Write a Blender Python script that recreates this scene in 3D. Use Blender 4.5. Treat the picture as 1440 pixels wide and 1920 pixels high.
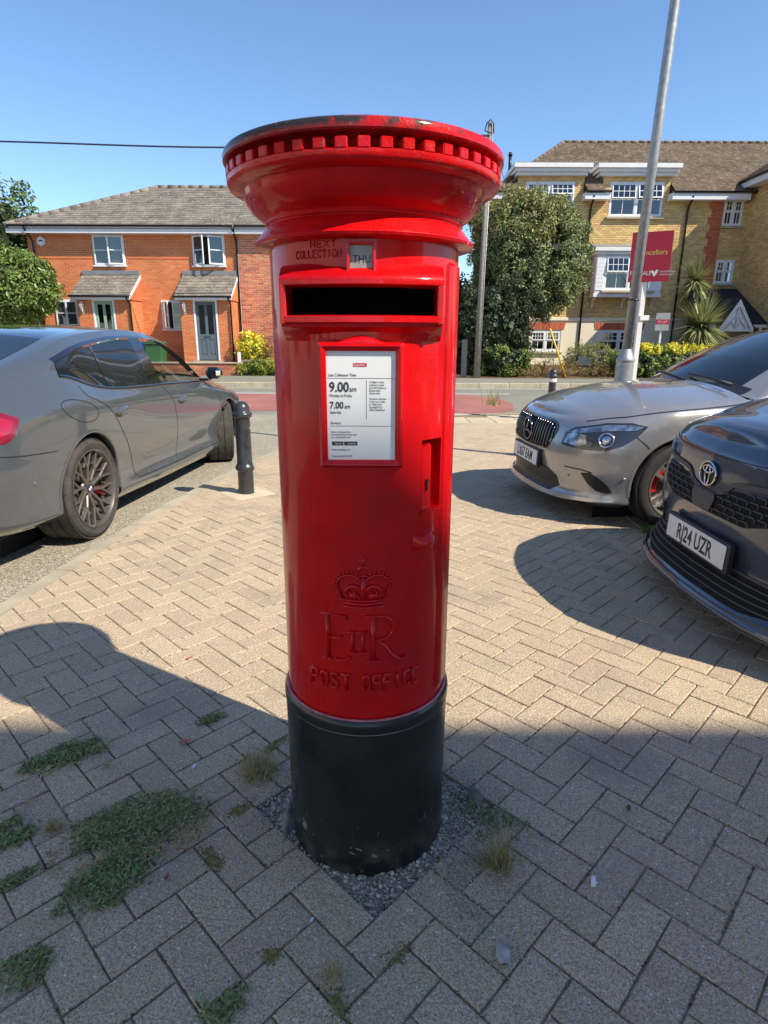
import bpy, bmesh, math, random
import numpy as np
from mathutils import Vector, Matrix, Euler
R = math.radians
scene = bpy.context.scene
for o in list(bpy.data.objects): bpy.data.objects.remove(o)

# ---------------------------------------------------------------- camera
cam = bpy.data.cameras.new('camera'); camo = bpy.data.objects.new('camera', cam)
scene.collection.objects.link(camo); scene.camera = camo
cam.sensor_fit = 'HORIZONTAL'; cam.sensor_width = 36.0; cam.lens = 28.31
cam.clip_start = 0.02; cam.clip_end = 2000
PITCH, ROLL, EYE = 0.285, 0.004, 1.326
fw = Vector((0, math.cos(PITCH), -math.sin(PITCH))); up0 = Vector((0, math.sin(PITCH), math.cos(PITCH))); rt0 = Vector((1, 0, 0))
rt = rt0 * math.cos(ROLL) + up0 * math.sin(ROLL); up = -rt0 * math.sin(ROLL) + up0 * math.cos(ROLL)
m = Matrix((rt, up, -fw)).transposed().to_4x4(); m.translation = (0, 0, EYE)
camo.matrix_world = m

# ---------------------------------------------------------------- light
SUN_EL, SUN_AZ = 44.0, 31.5          # azimuth: degrees from +x towards -y
sd = Vector((math.cos(R(SUN_AZ)) * math.cos(R(SUN_EL)), -math.sin(R(SUN_AZ)) * math.cos(R(SUN_EL)), math.sin(R(SUN_EL))))
sun = bpy.data.lights.new('sun', 'SUN'); sun.energy = 5.0; sun.angle = R(0.53); sun.color = (1.0, 0.91, 0.77)
suno = bpy.data.objects.new('sun', sun); scene.collection.objects.link(suno)
suno.rotation_euler = sd.to_track_quat('Z', 'Y').to_euler(); suno.location = sd * 60
w = bpy.data.worlds.new('World'); scene.world = w; w.use_nodes = True
nt = w.node_tree; bg = nt.nodes['Background']
sky = nt.nodes.new('ShaderNodeTexSky'); sky.sky_type = 'NISHITA'; sky.sun_disc = False
sky.sun_elevation = R(SUN_EL); sky.sun_rotation = math.atan2(sd.x, sd.y)
sky.altitude = 60; sky.air_density = 1.0; sky.dust_density = 0.0; sky.ozone_density = 6.0
nt.links.new(sky.outputs[0], bg.inputs[0]); bg.inputs[1].default_value = 0.148
vs = scene.view_settings; vs.view_transform = 'Standard'; vs.look = 'None'; vs.exposure = 0.5; vs.gamma = 1.0; vs.use_curve_mapping = False
scene.render.engine = 'CYCLES'

# ---------------------------------------------------------------- helpers
COL = scene.collection
rnd = random.Random(7)

def tag(o, label=None, cat=None, group=None, kind=None):
    if label: o['label'] = label
    if cat: o['category'] = cat
    if group: o['group'] = group
    if kind: o['kind'] = kind
    return o

def thing(name, loc, rz, label, cat, group=None):
    o = bpy.data.objects.new(name, None); COL.objects.link(o)
    o.empty_display_size = 0.1
    o.location = loc; o.rotation_euler = (0, 0, rz)
    return tag(o, label, cat, group)

def put(o, parent=None, world=False):
    COL.objects.link(o)
    if parent is not None:
        o.parent = parent
        if world and parent.type == 'EMPTY':
            o.matrix_parent_inverse = Matrix.Translation(-Vector(parent.location))
    return o

class MB:
    """collects vertices and faces, then links them as one mesh object"""
    def __init__(s): s.v = []; s.f = []; s.sm = []
    def add(s, v, f, smooth=False):
        n = len(s.v); s.v += [tuple(p) for p in v]
        s.f += [tuple(i + n for i in q) for q in f]; s.sm += [smooth] * len(f)
        return s
    def box(s, x0, x1, y0, y1, z0, z1, b=0.0):
        if b <= 0:
            v = [(x0,y0,z0),(x1,y0,z0),(x1,y1,z0),(x0,y1,z0),(x0,y0,z1),(x1,y0,z1),(x1,y1,z1),(x0,y1,z1)]
            return s.add(v, [(0,3,2,1),(4,5,6,7),(0,1,5,4),(1,2,6,5),(2,3,7,6),(3,0,4,7)])
        X, Y, Z = (x0, x1), (y0, y1), (z0, z1); v = []; idx = {}
        for i in (0,1):
            for j in (0,1):
                for k in (0,1):
                    sx, sy, sz = (1 if i == 0 else -1), (1 if j == 0 else -1), (1 if k == 0 else -1)
                    idx[i,j,k,0] = len(v); v.append((X[i], Y[j] + sy*b, Z[k] + sz*b))
                    idx[i,j,k,1] = len(v); v.append((X[i] + sx*b, Y[j], Z[k] + sz*b))
                    idx[i,j,k,2] = len(v); v.append((X[i] + sx*b, Y[j] + sy*b, Z[k]))
        f = []
        for i in (0,1): f.append([idx[i,0,0,0], idx[i,1,0,0], idx[i,1,1,0], idx[i,0,1,0]])
        for j in (0,1): f.append([idx[0,j,0,1], idx[1,j,0,1], idx[1,j,1,1], idx[0,j,1,1]])
        for k in (0,1): f.append([idx[0,0,k,2], idx[1,0,k,2], idx[1,1,k,2], idx[0,1,k,2]])
        for i in (0,1):
            for j in (0,1): f.append([idx[i,j,0,0], idx[i,j,1,0], idx[i,j,1,1], idx[i,j,0,1]])
            for k in (0,1): f.append([idx[i,0,k,0], idx[i,1,k,0], idx[i,1,k,2], idx[i,0,k,2]])
        for j in (0,1):
            for k in (0,1): f.append([idx[0,j,k,1], idx[1,j,k,1], idx[1,j,k,2], idx[0,j,k,2]])
        for i in (0,1):
            for j in (0,1):
                for k in (0,1): f.append([idx[i,j,k,0], idx[i,j,k,1], idx[i,j,k,2]])
        return s.add(v, f)
    def tube(s, path, r, n=8, caps=True, smooth=True):
        P = [Vector(p) for p in path]; rr = r if isinstance(r, (list, tuple)) else [r] * len(P)
        v = []; f = []; prev = None
        for i, p in enumerate(P):
            t = (P[min(i+1, len(P)-1)] - P[max(i-1, 0)]).normalized()
            a = prev if prev is not None else (Vector((0,0,1)) if abs(t.z) < .9 else Vector((1,0,0)))
            u = (a - t * a.dot(t)).normalized(); prev = u; w_ = t.cross(u)
            for k in range(n):
                an = 2*math.pi*k/n; v.append(p + (u*math.cos(an) + w_*math.sin(an)) * rr[i])
        for i in range(len(P)-1):
            for k in range(n): f.append((i*n+k, i*n+(k+1)%n, (i+1)*n+(k+1)%n, (i+1)*n+k))
        s.add(v, f, smooth)
        if caps: s.add([v[k] for k in range(n)], [tuple(range(n))[::-1]]); s.add(v[-n:], [tuple(range(n))])
        return s
    def lathe(s, prof, n=48, c=(0,0,0), smooth=True, a0=0.0, a1=2*math.pi):
        full = abs(a1 - a0 - 2*math.pi) < 1e-6; m_ = n if full else n + 1; v = []; f = []
        for r_, z in prof:
            for k in range(m_):
                a = a0 + (a1-a0)*k/n; v.append((c[0] + r_*math.cos(a), c[1] + r_*math.sin(a), c[2] + z))
        for i in range(len(prof)-1):
            for k in range(n):
                k2 = (k+1) % m_; f.append((i*m_+k, i*m_+k2, (i+1)*m_+k2, (i+1)*m_+k))
        return s.add(v, f, smooth)
    def grid(s, rows, smooth=True, flip=False, skip=None):
        nr, nc = len(rows), len(rows[0]); v = [p for r_ in rows for p in r_]; f = []
        for i in range(nr-1):
            for j in range(nc-1):
                if skip and skip(i, j): continue
                q = (i*nc+j, i*nc+j+1, (i+1)*nc+j+1, (i+1)*nc+j); f.append(q[::-1] if flip else q)
        return s.add(v, f, smooth)
    def prism(s, poly, fn, d0, d1):
        """poly of (u,v); fn(u,v,d) -> point"""
        n = len(poly); v = [fn(a, b, d0) for a, b in poly] + [fn(a, b, d1) for a, b in poly]
        f = [tuple(range(n)), tuple(range(2*n-1, n-1, -1))] + [(i, i+n, (i+1) % n + n, (i+1) % n) for i in range(n)]
        return s.add(v, f)
    def sphere(s, c, r, n=10, m_=6, sc=(1,1,1)):
        prof = [(max(1e-5, math.sin(math.pi*i/m_)), -math.cos(math.pi*i/m_)) for i in range(m_+1)]
        v = []; f = []
        for a, z in prof:
            for k in range(n): v.append((c[0]+r*sc[0]*a*math.cos(2*math.pi*k/n), c[1]+r*sc[1]*a*math.sin(2*math.pi*k/n), c[2]+r*sc[2]*z))
        for i in range(m_):
            for k in range(n): f.append((i*n+k, i*n+(k+1) % n, (i+1)*n+(k+1) % n, (i+1)*n+k))
        return s.add(v, f, True)
    def xf(s, mat, start=0):
        for i in range(start, len(s.v)): s.v[i] = tuple(mat @ Vector(s.v[i]))
        return s
    def mesh(s, name, mt, fix=True):
        me = bpy.data.meshes.new(name); me.from_pydata(s.v, [], s.f)
        me.polygons.foreach_set('use_smooth', s.sm)
        if mt is not None: me.materials.append(mt)
        if fix:
            bm = bmesh.new(); bm.from_mesh(me); bmesh.ops.remove_doubles(bm, verts=bm.verts, dist=1e-5)
            bmesh.ops.recalc_face_normals(bm, faces=bm.faces); bm.to_mesh(me); bm.free()
        me.update(); return me
    def build(s, name, mt, parent=None, world=False, fix=True, sharp=None):
        me = s.mesh(name, mt, fix); o = bpy.data.objects.new(name, me); put(o, parent, world)
        if sharp:
            me.set_sharp_from_angle(angle=R(sharp))
        return o

def copy_tree(o, parent=None):
    c = o.copy(); COL.objects.link(c)
    if parent is not None: c.parent = parent
    for ch in o.children: copy_tree(ch, c)
    return c

def pchip(xs, ys, x):
    xs = np.asarray(xs, float); ys = np.asarray(ys, float); x = np.asarray(x, float)
    h = np.diff(xs); d = np.diff(ys) / h; n = len(xs); mm = np.zeros(n)
    if n == 2: return ys[0] + (x - xs[0]) * d[0]
    for i in range(1, n-1):
        if d[i-1]*d[i] > 0:
            w1 = 2*h[i]+h[i-1]; w2 = h[i]+2*h[i-1]; mm[i] = (w1+w2)/(w1/d[i-1]+w2/d[i])
    mm[0] = d[0]; mm[-1] = d[-1]
    i = np.clip(np.searchsorted(xs, x) - 1, 0, n-2); t = (x - xs[i]) / h[i]
    return ((2*t**3-3*t**2+1)*ys[i] + (t**3-2*t**2+t)*h[i]*mm[i] + (-2*t**3+3*t**2)*ys[i+1] + (t**3-t**2)*h[i]*mm[i+1])

def text_obj(name, body, size, mt, parent, matrix, extrude=0.0004, align='LEFT', sx=1.0, bold=0.0, bend=None):
    cu = bpy.data.curves.new(name, 'FONT'); cu.body = body; cu.size = size; cu.extrude = extrude
    cu.align_x = align; cu.offset = bold; cu.resolution_u = 3
    t = bpy.data.objects.new(name, cu); COL.objects.link(t)
    dg = bpy.context.evaluated_depsgraph_get(); me = bpy.data.meshes.new_from_object(t.evaluated_get(dg))
    bpy.data.objects.remove(t); bpy.data.curves.remove(cu)
    me.name = name
    for v in me.vertices: v.co.x *= sx
    if bend: 
        for v in me.vertices: v.co = bend(v.co)
    else: me.transform(matrix)
    me.materials.clear(); me.materials.append(mt)
    o = bpy.data.objects.new(name, me); put(o, parent); return o

# ---------------------------------------------------------------- materials
MATS = {}
def mat(name, col, rough=.6, metal=0., spec=.5, coat=0., var=0., vs_=4., bump=0., bs=60., island=0., rvar=0., speck=None, tint=None, trl=0., stain=None, detail=6., bump2=None, flake=0.):
    m_ = bpy.data.materials.new(name); m_.use_nodes = True; t = m_.node_tree; N = t.nodes; L = t.links
    b = N['Principled BSDF']; b.inputs['Roughness'].default_value = rough; b.inputs['Metallic'].default_value = metal
    b.inputs['Specular IOR Level'].default_value = spec
    b.inputs['Coat Weight'].default_value = coat; b.inputs['Coat Roughness'].default_value = .10 if name.startswith('red_') else .03
    geo = N.new('ShaderNodeNewGeometry')
    def noise(scale, det=4.):
        n = N.new('ShaderNodeTexNoise'); n.inputs['Scale'].default_value = scale; n.inputs['Detail'].default_value = det
        L.new(geo.outputs['Position'], n.inputs['Vector']); return n
    def mixc(a, bb, fac, typ='MIX'):
        x = N.new('ShaderNodeMix'); x.data_type = 'RGBA'; x.blend_type = typ
        for sck, val in ((x.inputs['Factor'], fac), (x.inputs['A'], a), (x.inputs['B'], bb)):
            if hasattr(val, 'is_linked'): L.new(val, sck)
            else: sck.default_value = val if not isinstance(val, tuple) else (*val[:3], 1)
        return x.outputs['Result']
    def ramp(v, p0, p1):
        r_ = N.new('ShaderNodeMapRange'); r_.inputs['From Min'].default_value = p0; r_.inputs['From Max'].default_value = p1
        L.new(v, r_.inputs['Value']); return r_.outputs['Result']
    c = tuple(col)
    cur = None
    def as_sock(x): return x
    if var > 0:
        n = noise(vs_, detail); f = ramp(n.outputs['Fac'], .3, .7)
        cur = mixc(tuple(max(0, k*(1-var)) for k in c), tuple(min(1, k*(1+var)) for k in c), f)
    if tint:                       # second colour in patches: (colour, scale, lo, hi)
        n = noise(tint[1], 5.); f = ramp(n.outputs['Fac'], tint[2], tint[3])
        cur = mixc(cur if cur is not None else c, tint[0], f)
    if island > 0:
        oi = N.new('ShaderNodeObjectInfo'); ad = N.new('ShaderNodeMath'); ad.operation = 'ADD'
        L.new(geo.outputs['Random Per Island'], ad.inputs[0]); L.new(oi.outputs['Random'], ad.inputs[1])
        fr = N.new('ShaderNodeMath'); fr.operation = 'FRACT'; L.new(ad.outputs[0], fr.inputs[0])
        hv = N.new('ShaderNodeHueSaturation'); vv = ramp(fr.outputs[0], 0, 1)
        mr = N.new('ShaderNodeMapRange'); mr.inputs['To Min'].default_value = 1-island; mr.inputs['To Max'].default_value = 1+island
        L.new(fr.outputs[0], mr.inputs['Value']); L.new(mr.outputs[0], hv.inputs['Value'])
        m2 = N.new('ShaderNodeMath'); m2.operation = 'MULTIPLY'; m2.inputs[1].default_value = 7.31; L.new(fr.outputs[0], m2.inputs[0])
        m3 = N.new('ShaderNodeMath'); m3.operation = 'FRACT'; L.new(m2.outputs[0], m3.inputs[0])
        m4 = N.new('ShaderNodeMapRange'); m4.inputs['To Min'].default_value = .5 - .035*min(1, island*2.5); m4.inputs['To Max'].default_value = .5 + .035*min(1, island*2.5)
        L.new(m3.outputs[0], m4.inputs['Value']); L.new(m4.outputs[0], hv.inputs['Hue'])
        if cur is not None: L.new(cur, hv.inputs['Color'])
        else: hv.inputs['Color'].default_value = (*c, 1)
        cur = hv.outputs['Color']
    if speck:                      # (colour, scale, threshold)
        for cc, sc, th in (speck if isinstance(speck, list) else [speck]):
            vo = N.new('ShaderNodeTexVoronoi'); vo.inputs['Scale'].default_value = sc; L.new(geo.outputs['Position'], vo.inputs['Vector'])
            wn = N.new('ShaderNodeSeparateColor'); L.new(vo.outputs['Color'], wn.inputs[0])
            gt = N.new('ShaderNodeMath'); gt.operation = 'GREATER_THAN'; gt.inputs[1].default_value = th; L.new(wn.outputs[0], gt.inputs[0])
            cur = mixc(cur if cur is not None else c, cc, gt.outputs[0])
    if stain:                      # (colour, fac socket builder): dirt with its own shape
        cur = stain(N, L, geo, cur if cur is not None else c, mixc, ramp, noise)
    if cur is not None: L.new(cur, b.inputs['Base Color'])
    else: b.inputs['Base Color'].default_value = (*c, 1)
    if rvar > 0:
        n = noise(9., 5.); mr = N.new('ShaderNodeMapRange'); mr.inputs['From Min'].default_value = .3; mr.inputs['From Max'].default_value = .7
        mr.inputs['To Min'].default_value = max(0, rough-rvar); mr.inputs['To Max'].default_value = min(1, rough+rvar)
        L.new(n.outputs['Fac'], mr.inputs['Value']); L.new(mr.outputs[0], b.inputs['Roughness'])
    prev = None
    for bb, sc in ([(bump, bs)] if bump > 0 else []) + ([bump2] if bump2 else []):
        n = noise(sc, 5.); bp = N.new('ShaderNodeBump'); bp.inputs['Strength'].default_value = min(1, bb*20) if bb < .05 else 1
        bp.inputs['Distance'].default_value = bb if bb >= .05 else bb
        bp.inputs['Strength'].default_value = 1.0
        L.new(n.outputs['Fac'], bp.inputs['Height'])
        if prev is not None: L.new(prev, bp.inputs['Normal'])
        prev = bp.outputs['Normal']
    if prev is not None: L.new(prev, b.inputs['Normal'])
    if trl > 0:
        tr = N.new('ShaderNodeBsdfTranslucent'); mx = N.new('ShaderNodeMixShader'); mx.inputs[0].default_value = trl
        if cur is not None: L.new(cur, tr.inputs['Color'])
        else: tr.inputs['Color'].default_value = (*c, 1)
        L.new(b.outputs[0], mx.inputs[1]); L.new(tr.outputs[0], mx.inputs[2]); L.new(mx.outputs[0], N['Material Output'].inputs['Surface'])
    MATS[name] = m_; return m_

def glass(name, col=(.9,.95,.95), trans=.8, rough=.01):
    """thin window pane: glossy reflection over see-through"""
    m_ = bpy.data.materials.new(name); m_.use_nodes = True; t = m_.node_tree; N = t.nodes; L = t.links
    N.remove(N['Principled BSDF']); out = N['Material Output']
    g = N.new('ShaderNodeBsdfGlossy'); g.inputs['Roughness'].default_value = rough
    tr = N.new('ShaderNodeBsdfTransparent'); tr.inputs['Color'].default_value = (*[c*trans for c in col], 1)
    lw = N.new('ShaderNodeLayerWeight'); lw.inputs['Blend'].default_value = .5; fr = N.new('ShaderNodeMath'); fr.operation = 'POWER'; fr.inputs[1].default_value = 4.; L.new(lw.outputs['Facing'], fr.inputs[0])
    sc = N.new('ShaderNodeMath'); sc.operation = 'MULTIPLY_ADD'; sc.inputs[1].default_value = .9; sc.inputs[2].default_value = .09; sc.use_clamp = True
    L.new(fr.outputs[0], sc.inputs[0]); mx = N.new('ShaderNodeMixShader'); L.new(sc.outputs[0], mx.inputs[0])
    L.new(tr.outputs[0], mx.inputs[1]); L.new(g.outputs[0], mx.inputs[2]); L.new(mx.outputs[0], out.inputs['Surface'])
    MATS[name] = m_; return m_

# rim dirt of the pillar box: dark, flaking weathering near the top band
def cap_stain(N, L, geo, cur, mixc, ramp, noise):
    sp = N.new('ShaderNodeSeparateXYZ'); L.new(geo.outputs['Position'], sp.inputs[0])
    zf = ramp(sp.outputs['Z'], 1.650, 1.668)
    n = noise(34., 7.); xs = N.new('ShaderNodeMath'); xs.operation = 'MULTIPLY_ADD'; xs.inputs[1].default_value = -.85; xs.inputs[2].default_value = .44
    L.new(sp.outputs['X'], xs.inputs[0])
    ad = N.new('ShaderNodeMath'); ad.operation = 'ADD'; L.new(n.outputs['Fac'], ad.inputs[0]); L.new(xs.outputs[0], ad.inputs[1])
    f = ramp(ad.outputs[0], .88, 1.02)
    mu = N.new('ShaderNodeMath'); mu.operation = 'MULTIPLY'; mu.use_clamp = True; L.new(zf, mu.inputs[0]); L.new(f, mu.inputs[1])
    a = mixc(cur, (.035, .03, .028), mu.outputs[0])
    n2 = noise(60., 6.); f2 = ramp(n2.outputs['Fac'], .62, .70)
    m2 = N.new('ShaderNodeMath'); m2.operation = 'MULTIPLY'; m2.use_clamp = True
    zf2 = ramp(sp.outputs['Z'], 1.60, 1.66); L.new(zf2, m2.inputs[0]); L.new(f2, m2.inputs[1])
    return mixc(a, (.20, .075, .05), m2.outputs[0])
def base_stain(N, L, geo, cur, mixc, ramp, noise):
    sp = N.new('ShaderNodeSeparateXYZ'); L.new(geo.outputs['Position'], sp.inputs[0])
    zf = ramp(sp.outputs['Z'], .17, .05); n = noise(42., 8.); f = ramp(n.outputs['Fac'], .635, .68)
    zg = ramp(sp.outputs['Z'], .0, .09)
    mu = N.new('ShaderNodeMath'); mu.operation = 'MULTIPLY'; mu.use_clamp = True; L.new(zf, mu.inputs[0]); L.new(f, mu.inputs[1])
    m2 = N.new('ShaderNodeMath'); m2.operation = 'MULTIPLY'; m2.use_clamp = True; L.new(mu.outputs[0], m2.inputs[0]); L.new(zg, m2.inputs[1])
    a = mixc(cur, (.30, .30, .28), m2.outputs[0])
    n3 = noise(16., 6.); f3 = ramp(n3.outputs['Fac'], .45, .75); zf3 = ramp(sp.outputs['Z'], .12, .0)
    m3 = N.new('ShaderNodeMath'); m3.operation = 'MULTIPLY'; m3.use_clamp = True; L.new(zf3, m3.inputs[0]); L.new(f3, m3.inputs[1])
    return mixc(a, (.12, .10, .07), m3.outputs[0])

RED = (.58, .003, .005)
mat('red_paint', RED, .40, spec=.08, coat=.60, var=.12, vs_=14., bump=.0012, bs=38., rvar=.10, bump2=(.0011, 120.), tint=((.40, .004, .010), 7., .50, .78))
mat('red_cap', RED, .42, spec=.08, coat=.5, var=.15, vs_=14., bump=.0020, bs=45., rvar=.1, bump2=(.0008, 240.), stain=cap_stain)
mat('black_paint', (.009, .010, .013), .33, coat=.25, var=.3, vs_=9., bump=.0014, bs=30., rvar=.1, stain=base_stain)
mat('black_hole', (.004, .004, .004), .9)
mat('notice_paper', (.78, .79, .78), .35, var=.03, vs_=20., coat=.25)
mat('ink', (.03, .03, .035), .6)
mat('brand_red', (.55, .02, .06), .4)
mat('tab_grey', (.30, .30, .27), .4, var=.1, vs_=60.)
mat('paver', (.47, .365, .240), .9, spec=.2, var=.40, vs_=190., detail=4., island=.075, bump=.0040, bs=150., speck=[((.60, .51, .38), 420., .92), ((.25, .205, .155), 380., .90), ((.70, .66, .60), 230., .9935)], tint=((.33, .265, .195), 1.9, .54, .70))
mat('slab', (.52, .43, .28), .9, spec=.25, var=.12, vs_=4., island=.06, bump=.002, bs=160., speck=((.6, .55, .45), 260., .96))
mat('kerb', (.42, .37, .27), .9, spec=.25, var=.15, vs_=5., island=.06, bump=.002, bs=140.)
mat('joint_soil', (.25, .20, .135), .95, spec=.1, var=.4, vs_=18., bump=.006, bs=160., tint=((.17, .165, .07), 4., .58, .75))
mat('asphalt', (.32, .285, .21), .92, spec=.25, var=.15, vs_=1.2, bump=.004, bs=190., speck=[((.52, .47, .36), 120., .76), ((.13, .115, .095), 130., .82)])
mat('asphalt_far', (.23, .22, .175), .92, spec=.25, var=.12, vs_=.8, bump=.003, bs=150., speck=((.26, .25, .2), 150., .85))
mat('red_asphalt', (.34, .135, .115), .9, spec=.25, var=.18, vs_=1.0, bump=.003, bs=150., speck=((.34, .19, .16), 150., .85))
mat('red_asphalt_new', (.55, .085, .085), .9, spec=.25, var=.1, vs_=2., bump=.003, bs=150.)
mat('road_white', (.72, .71, .66), .8, var=.1, vs_=6.)
mat('soil', (.16, .10, .06), .95, spec=.1, var=.4, vs_=5., bump=.02, bs=30.)
mat('lawn', (.13, .14, .05), .95, spec=.1, var=.3, vs_=3., bump=.02, bs=40.)
mat('gravel', (.40, .345, .265), .9, spec=.2, var=.25, vs_=60., island=.45, bump=.001, bs=300.)
mat('gravel_bed', (.29, .25, .195), .95, spec=.1, var=.4, vs_=30., bump=.008, bs=120.)
mat('joint_grit', (.17, .135, .09), .95, spec=.1, island=.5)
mat('stone', (.34, .34, .32), .85, var=.25, vs_=40., island=.15, bump=.003, bs=90.)
mat('concrete_patch', (.55, .47, .32), .9, spec=.2, var=.12, vs_=8., bump=.003, bs=120.)
mat('brick_orange', (.62, .20, .074), .88, spec=.25, var=.10, vs_=1.4, island=.09, bump=.003, bs=70.)
mat('brick_orange_dark', (.50, .18, .09), .88, spec=.25, var=.14, vs_=1.4, island=.22, bump=.003, bs=70.)
mat('brick_yellow', (.70, .475, .20), .88, spec=.25, var=.14, vs_=1.1, island=.20, bump=.003, bs=70.)
mat('brick_red', (.52, .14, .07), .88, spec=.25, var=.14, vs_=2., island=.15, bump=.003, bs=70.)
mat('mortar', (.74, .42, .24), .95, spec=.15, var=.1, vs_=8.)
mat('mortar_pale', (.72, .58, .44), .95, spec=.15, var=.1, vs_=8.)
mat('mortar_tan', (.42, .31, .17), .95, spec=.15, var=.1, vs_=8.)
mat('render_cream', (.82, .74, .55), .9, spec=.2, var=.06, vs_=1.5, bump=.002, bs=80.)
mat('render_white', (.64, .60, .53), .9, spec=.2, var=.05, vs_=1.5)
mat('tile_grey', (.20, .175, .14), .9, spec=.2, var=.25, vs_=2.2, island=.16, bump=.004, bs=50., speck=((.40, .37, .30), 26., .955))
mat('tile_brown', (.155, .115, .080), .9, spec=.2, var=.2, vs_=1.6, island=.22, bump=.004, bs=50., speck=((.28, .23, .16), 16., .94))
mat('tile_dark', (.04, .04, .045), .8, spec=.3, island=.2, bump=.003, bs=50.)
mat('lead', (.20, .21, .22), .6, var=.15, vs_=4.)
mat('white_upvc', (.76, .77, .78), .35, spec=.5, var=.03, vs_=3.)
mat('white_paint', (.74, .73, .70), .5, var=.05, vs_=3.)
mat('gutter_black', (.012, .012, .013), .35)
mat('door_green', (.27, .40, .33), .4, var=.04, vs_=4.)
mat('door_slate', (.105, .135, .155), .4, var=.04, vs_=4.)
mat('curtain', (.45, .45, .42), .9, var=.1, vs_=6.)
mat('room_dark', (.03, .028, .026), .9, var=.3, vs_=1.)
mat('fence_wood', (.045, .028, .022), .85, var=.3, vs_=6., island=.2)
mat('metal_galv', (.36, .37, .37), .5, metal=.55, var=.18, vs_=22., rvar=.1, bump=.0006, bs=120.)
mat('pole_wood', (.27, .235, .20), .85, var=.25, vs_=14., bump=.004, bs=60.)
mat('cable', (.02, .02, .025), .5)
mat('yellow_plastic', (.75, .48, .02), .45)
mat('sign_red', (.40, .012, .035), .4, var=.04, vs_=5.)
mat('sign_gold', (.72, .55, .12), .45)
mat('sign_white', (.75, .74, .72), .5)
mat('bollard_paint', (.030, .032, .036), .33, spec=.5, coat=.2, var=.35, vs_=18., rvar=.12, bump=.0015, bs=45., speck=((.22, .20, .18), 26., .975))
mat('bin_green', (.05, .16, .055), .5, var=.1, vs_=5.)
mat('bin_blue', (.02, .11, .42), .5, var=.1, vs_=5.)
mat('rubber', (.035, .032, .030), .75, spec=.3, var=.2, vs_=25., bump=.0008, bs=160.)
mat('rubber_dust', (.060, .054, .048), .85, spec=.2, var=.25, vs_=18., bump=.0008, bs=160.)
mat('liner', (.008, .008, .008), .9)
mat('paint_nardo', (.064, .074, .082), .16, spec=.55, coat=1., var=.02, vs_=1.)
mat('paint_silver', (.36, .35, .34), .26, metal=.55, spec=.5, coat=1., var=.04, vs_=30.)
mat('paint_blue', (.052, .066, .10), .2, metal=.25, spec=.5, coat=1., var=.05, vs_=30.)
mat('gloss_black', (.006, .006, .007), .08, coat=1.)
mat('satin_black', (.014, .014, .015), .42)
mat('plastic_grey', (.055, .058, .062), .5, var=.1, vs_=20.)
mat('tint_glass', (.010, .014, .020), .02, spec=.55)
mat('alloy_dark', (.16, .14, .125), .34, metal=.6, var=.1, vs_=20.)
mat('alloy_silver', (.50, .47, .43), .28, metal=.8, var=.08, vs_=20.)
mat('alloy_black', (.02, .02, .02), .35, metal=.3)
mat('chrome', (.65, .65, .66), .1, metal=1.)
mat('disc', (.22, .21, .2), .35, metal=.9)
mat('caliper_red', (.55, .012, .012), .35)
mat('tail_red', (.20, .003, .012), .12, coat=1.)
mat('tail_lens', (.36, .004, .022), .10, coat=1.)
mat('chrome_dark', (.17, .17, .18), .18, metal=1.)
mat('lamp_silver', (.36, .38, .40), .18, metal=.85, var=.7, vs_=22., coat=1.)
mat('lamp_dark', (.045, .048, .052), .20, metal=.4, coat=1.)
mat('plate_white', (.72, .73, .71), .4, var=.03, vs_=20.)
mat('seat_dark', (.03, .03, .032), .7)
mat('emblem_blue', (.02, .12, .45), .3)
mat('leaf_laurel', (.15, .22, .045), .38, spec=.5, island=.45, trl=.22)
mat('leaf_evergreen', (.21, .25, .10), .5, spec=.4, island=.5, trl=.15)
mat('leaf_olive', (.27, .27, .085), .55, spec=.3, island=.45, trl=.2)
mat('leaf_hedge', (.18, .25, .05), .45, spec=.4, island=.45, trl=.2)
mat('leaf_dark', (.035, .055, .020), .5, spec=.35, island=.45, trl=.1)
mat('leaf_yellow', (.74, .66, .06), .5, spec=.4, island=.3, trl=.25)
mat('leaf_lime', (.34, .36, .05), .5, spec=.4, island=.35, trl=.25)
mat('leaf_dry', (.22, .13, .05), .8, spec=.2, island=.4, trl=.15)
mat('leaf_palm', (.36, .38, .16), .45, spec=.4, island=.4, trl=.12)
mat('leaf_tree', (.11, .16, .035), .5, spec=.35, island=.45, trl=.25)
mat('bark', (.10, .075, .055), .9, var=.3, vs_=12., bump=.006, bs=40.)
mat('grass_green', (.22, .275, .10), .6, spec=.3, island=.6, trl=.25)
mat('grass_dry', (.42, .34, .15), .8, spec=.2, island=.35, trl=.2)
mat('moss', (.20, .165, .06), .95, spec=.1, var=.4, vs_=60., island=.3)
mat('leaf_brown', (.42, .17, .085), .7, island=.3, var=.25, vs_=80.)
mat('litter_white', (.78, .80, .82), .5)
mat('interior', (.02, .02, .021), .8)
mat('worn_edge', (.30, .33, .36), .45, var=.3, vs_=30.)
mat('worn_red', (.50, .14, .15), .5, var=.35, vs_=40.)
mat('old_concrete', (.17, .16, .135), .9, spec=.2, var=.3, vs_=30., bump=.004, bs=60., tint=((.13, .17, .10), 9., .5, .7))
glass('clear_glass', (.93, .97, .96), .92)
glass('house_glass', (.85, .9, .9), .75)
glass('screen_glass', (.55, .62, .66), .6)
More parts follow.
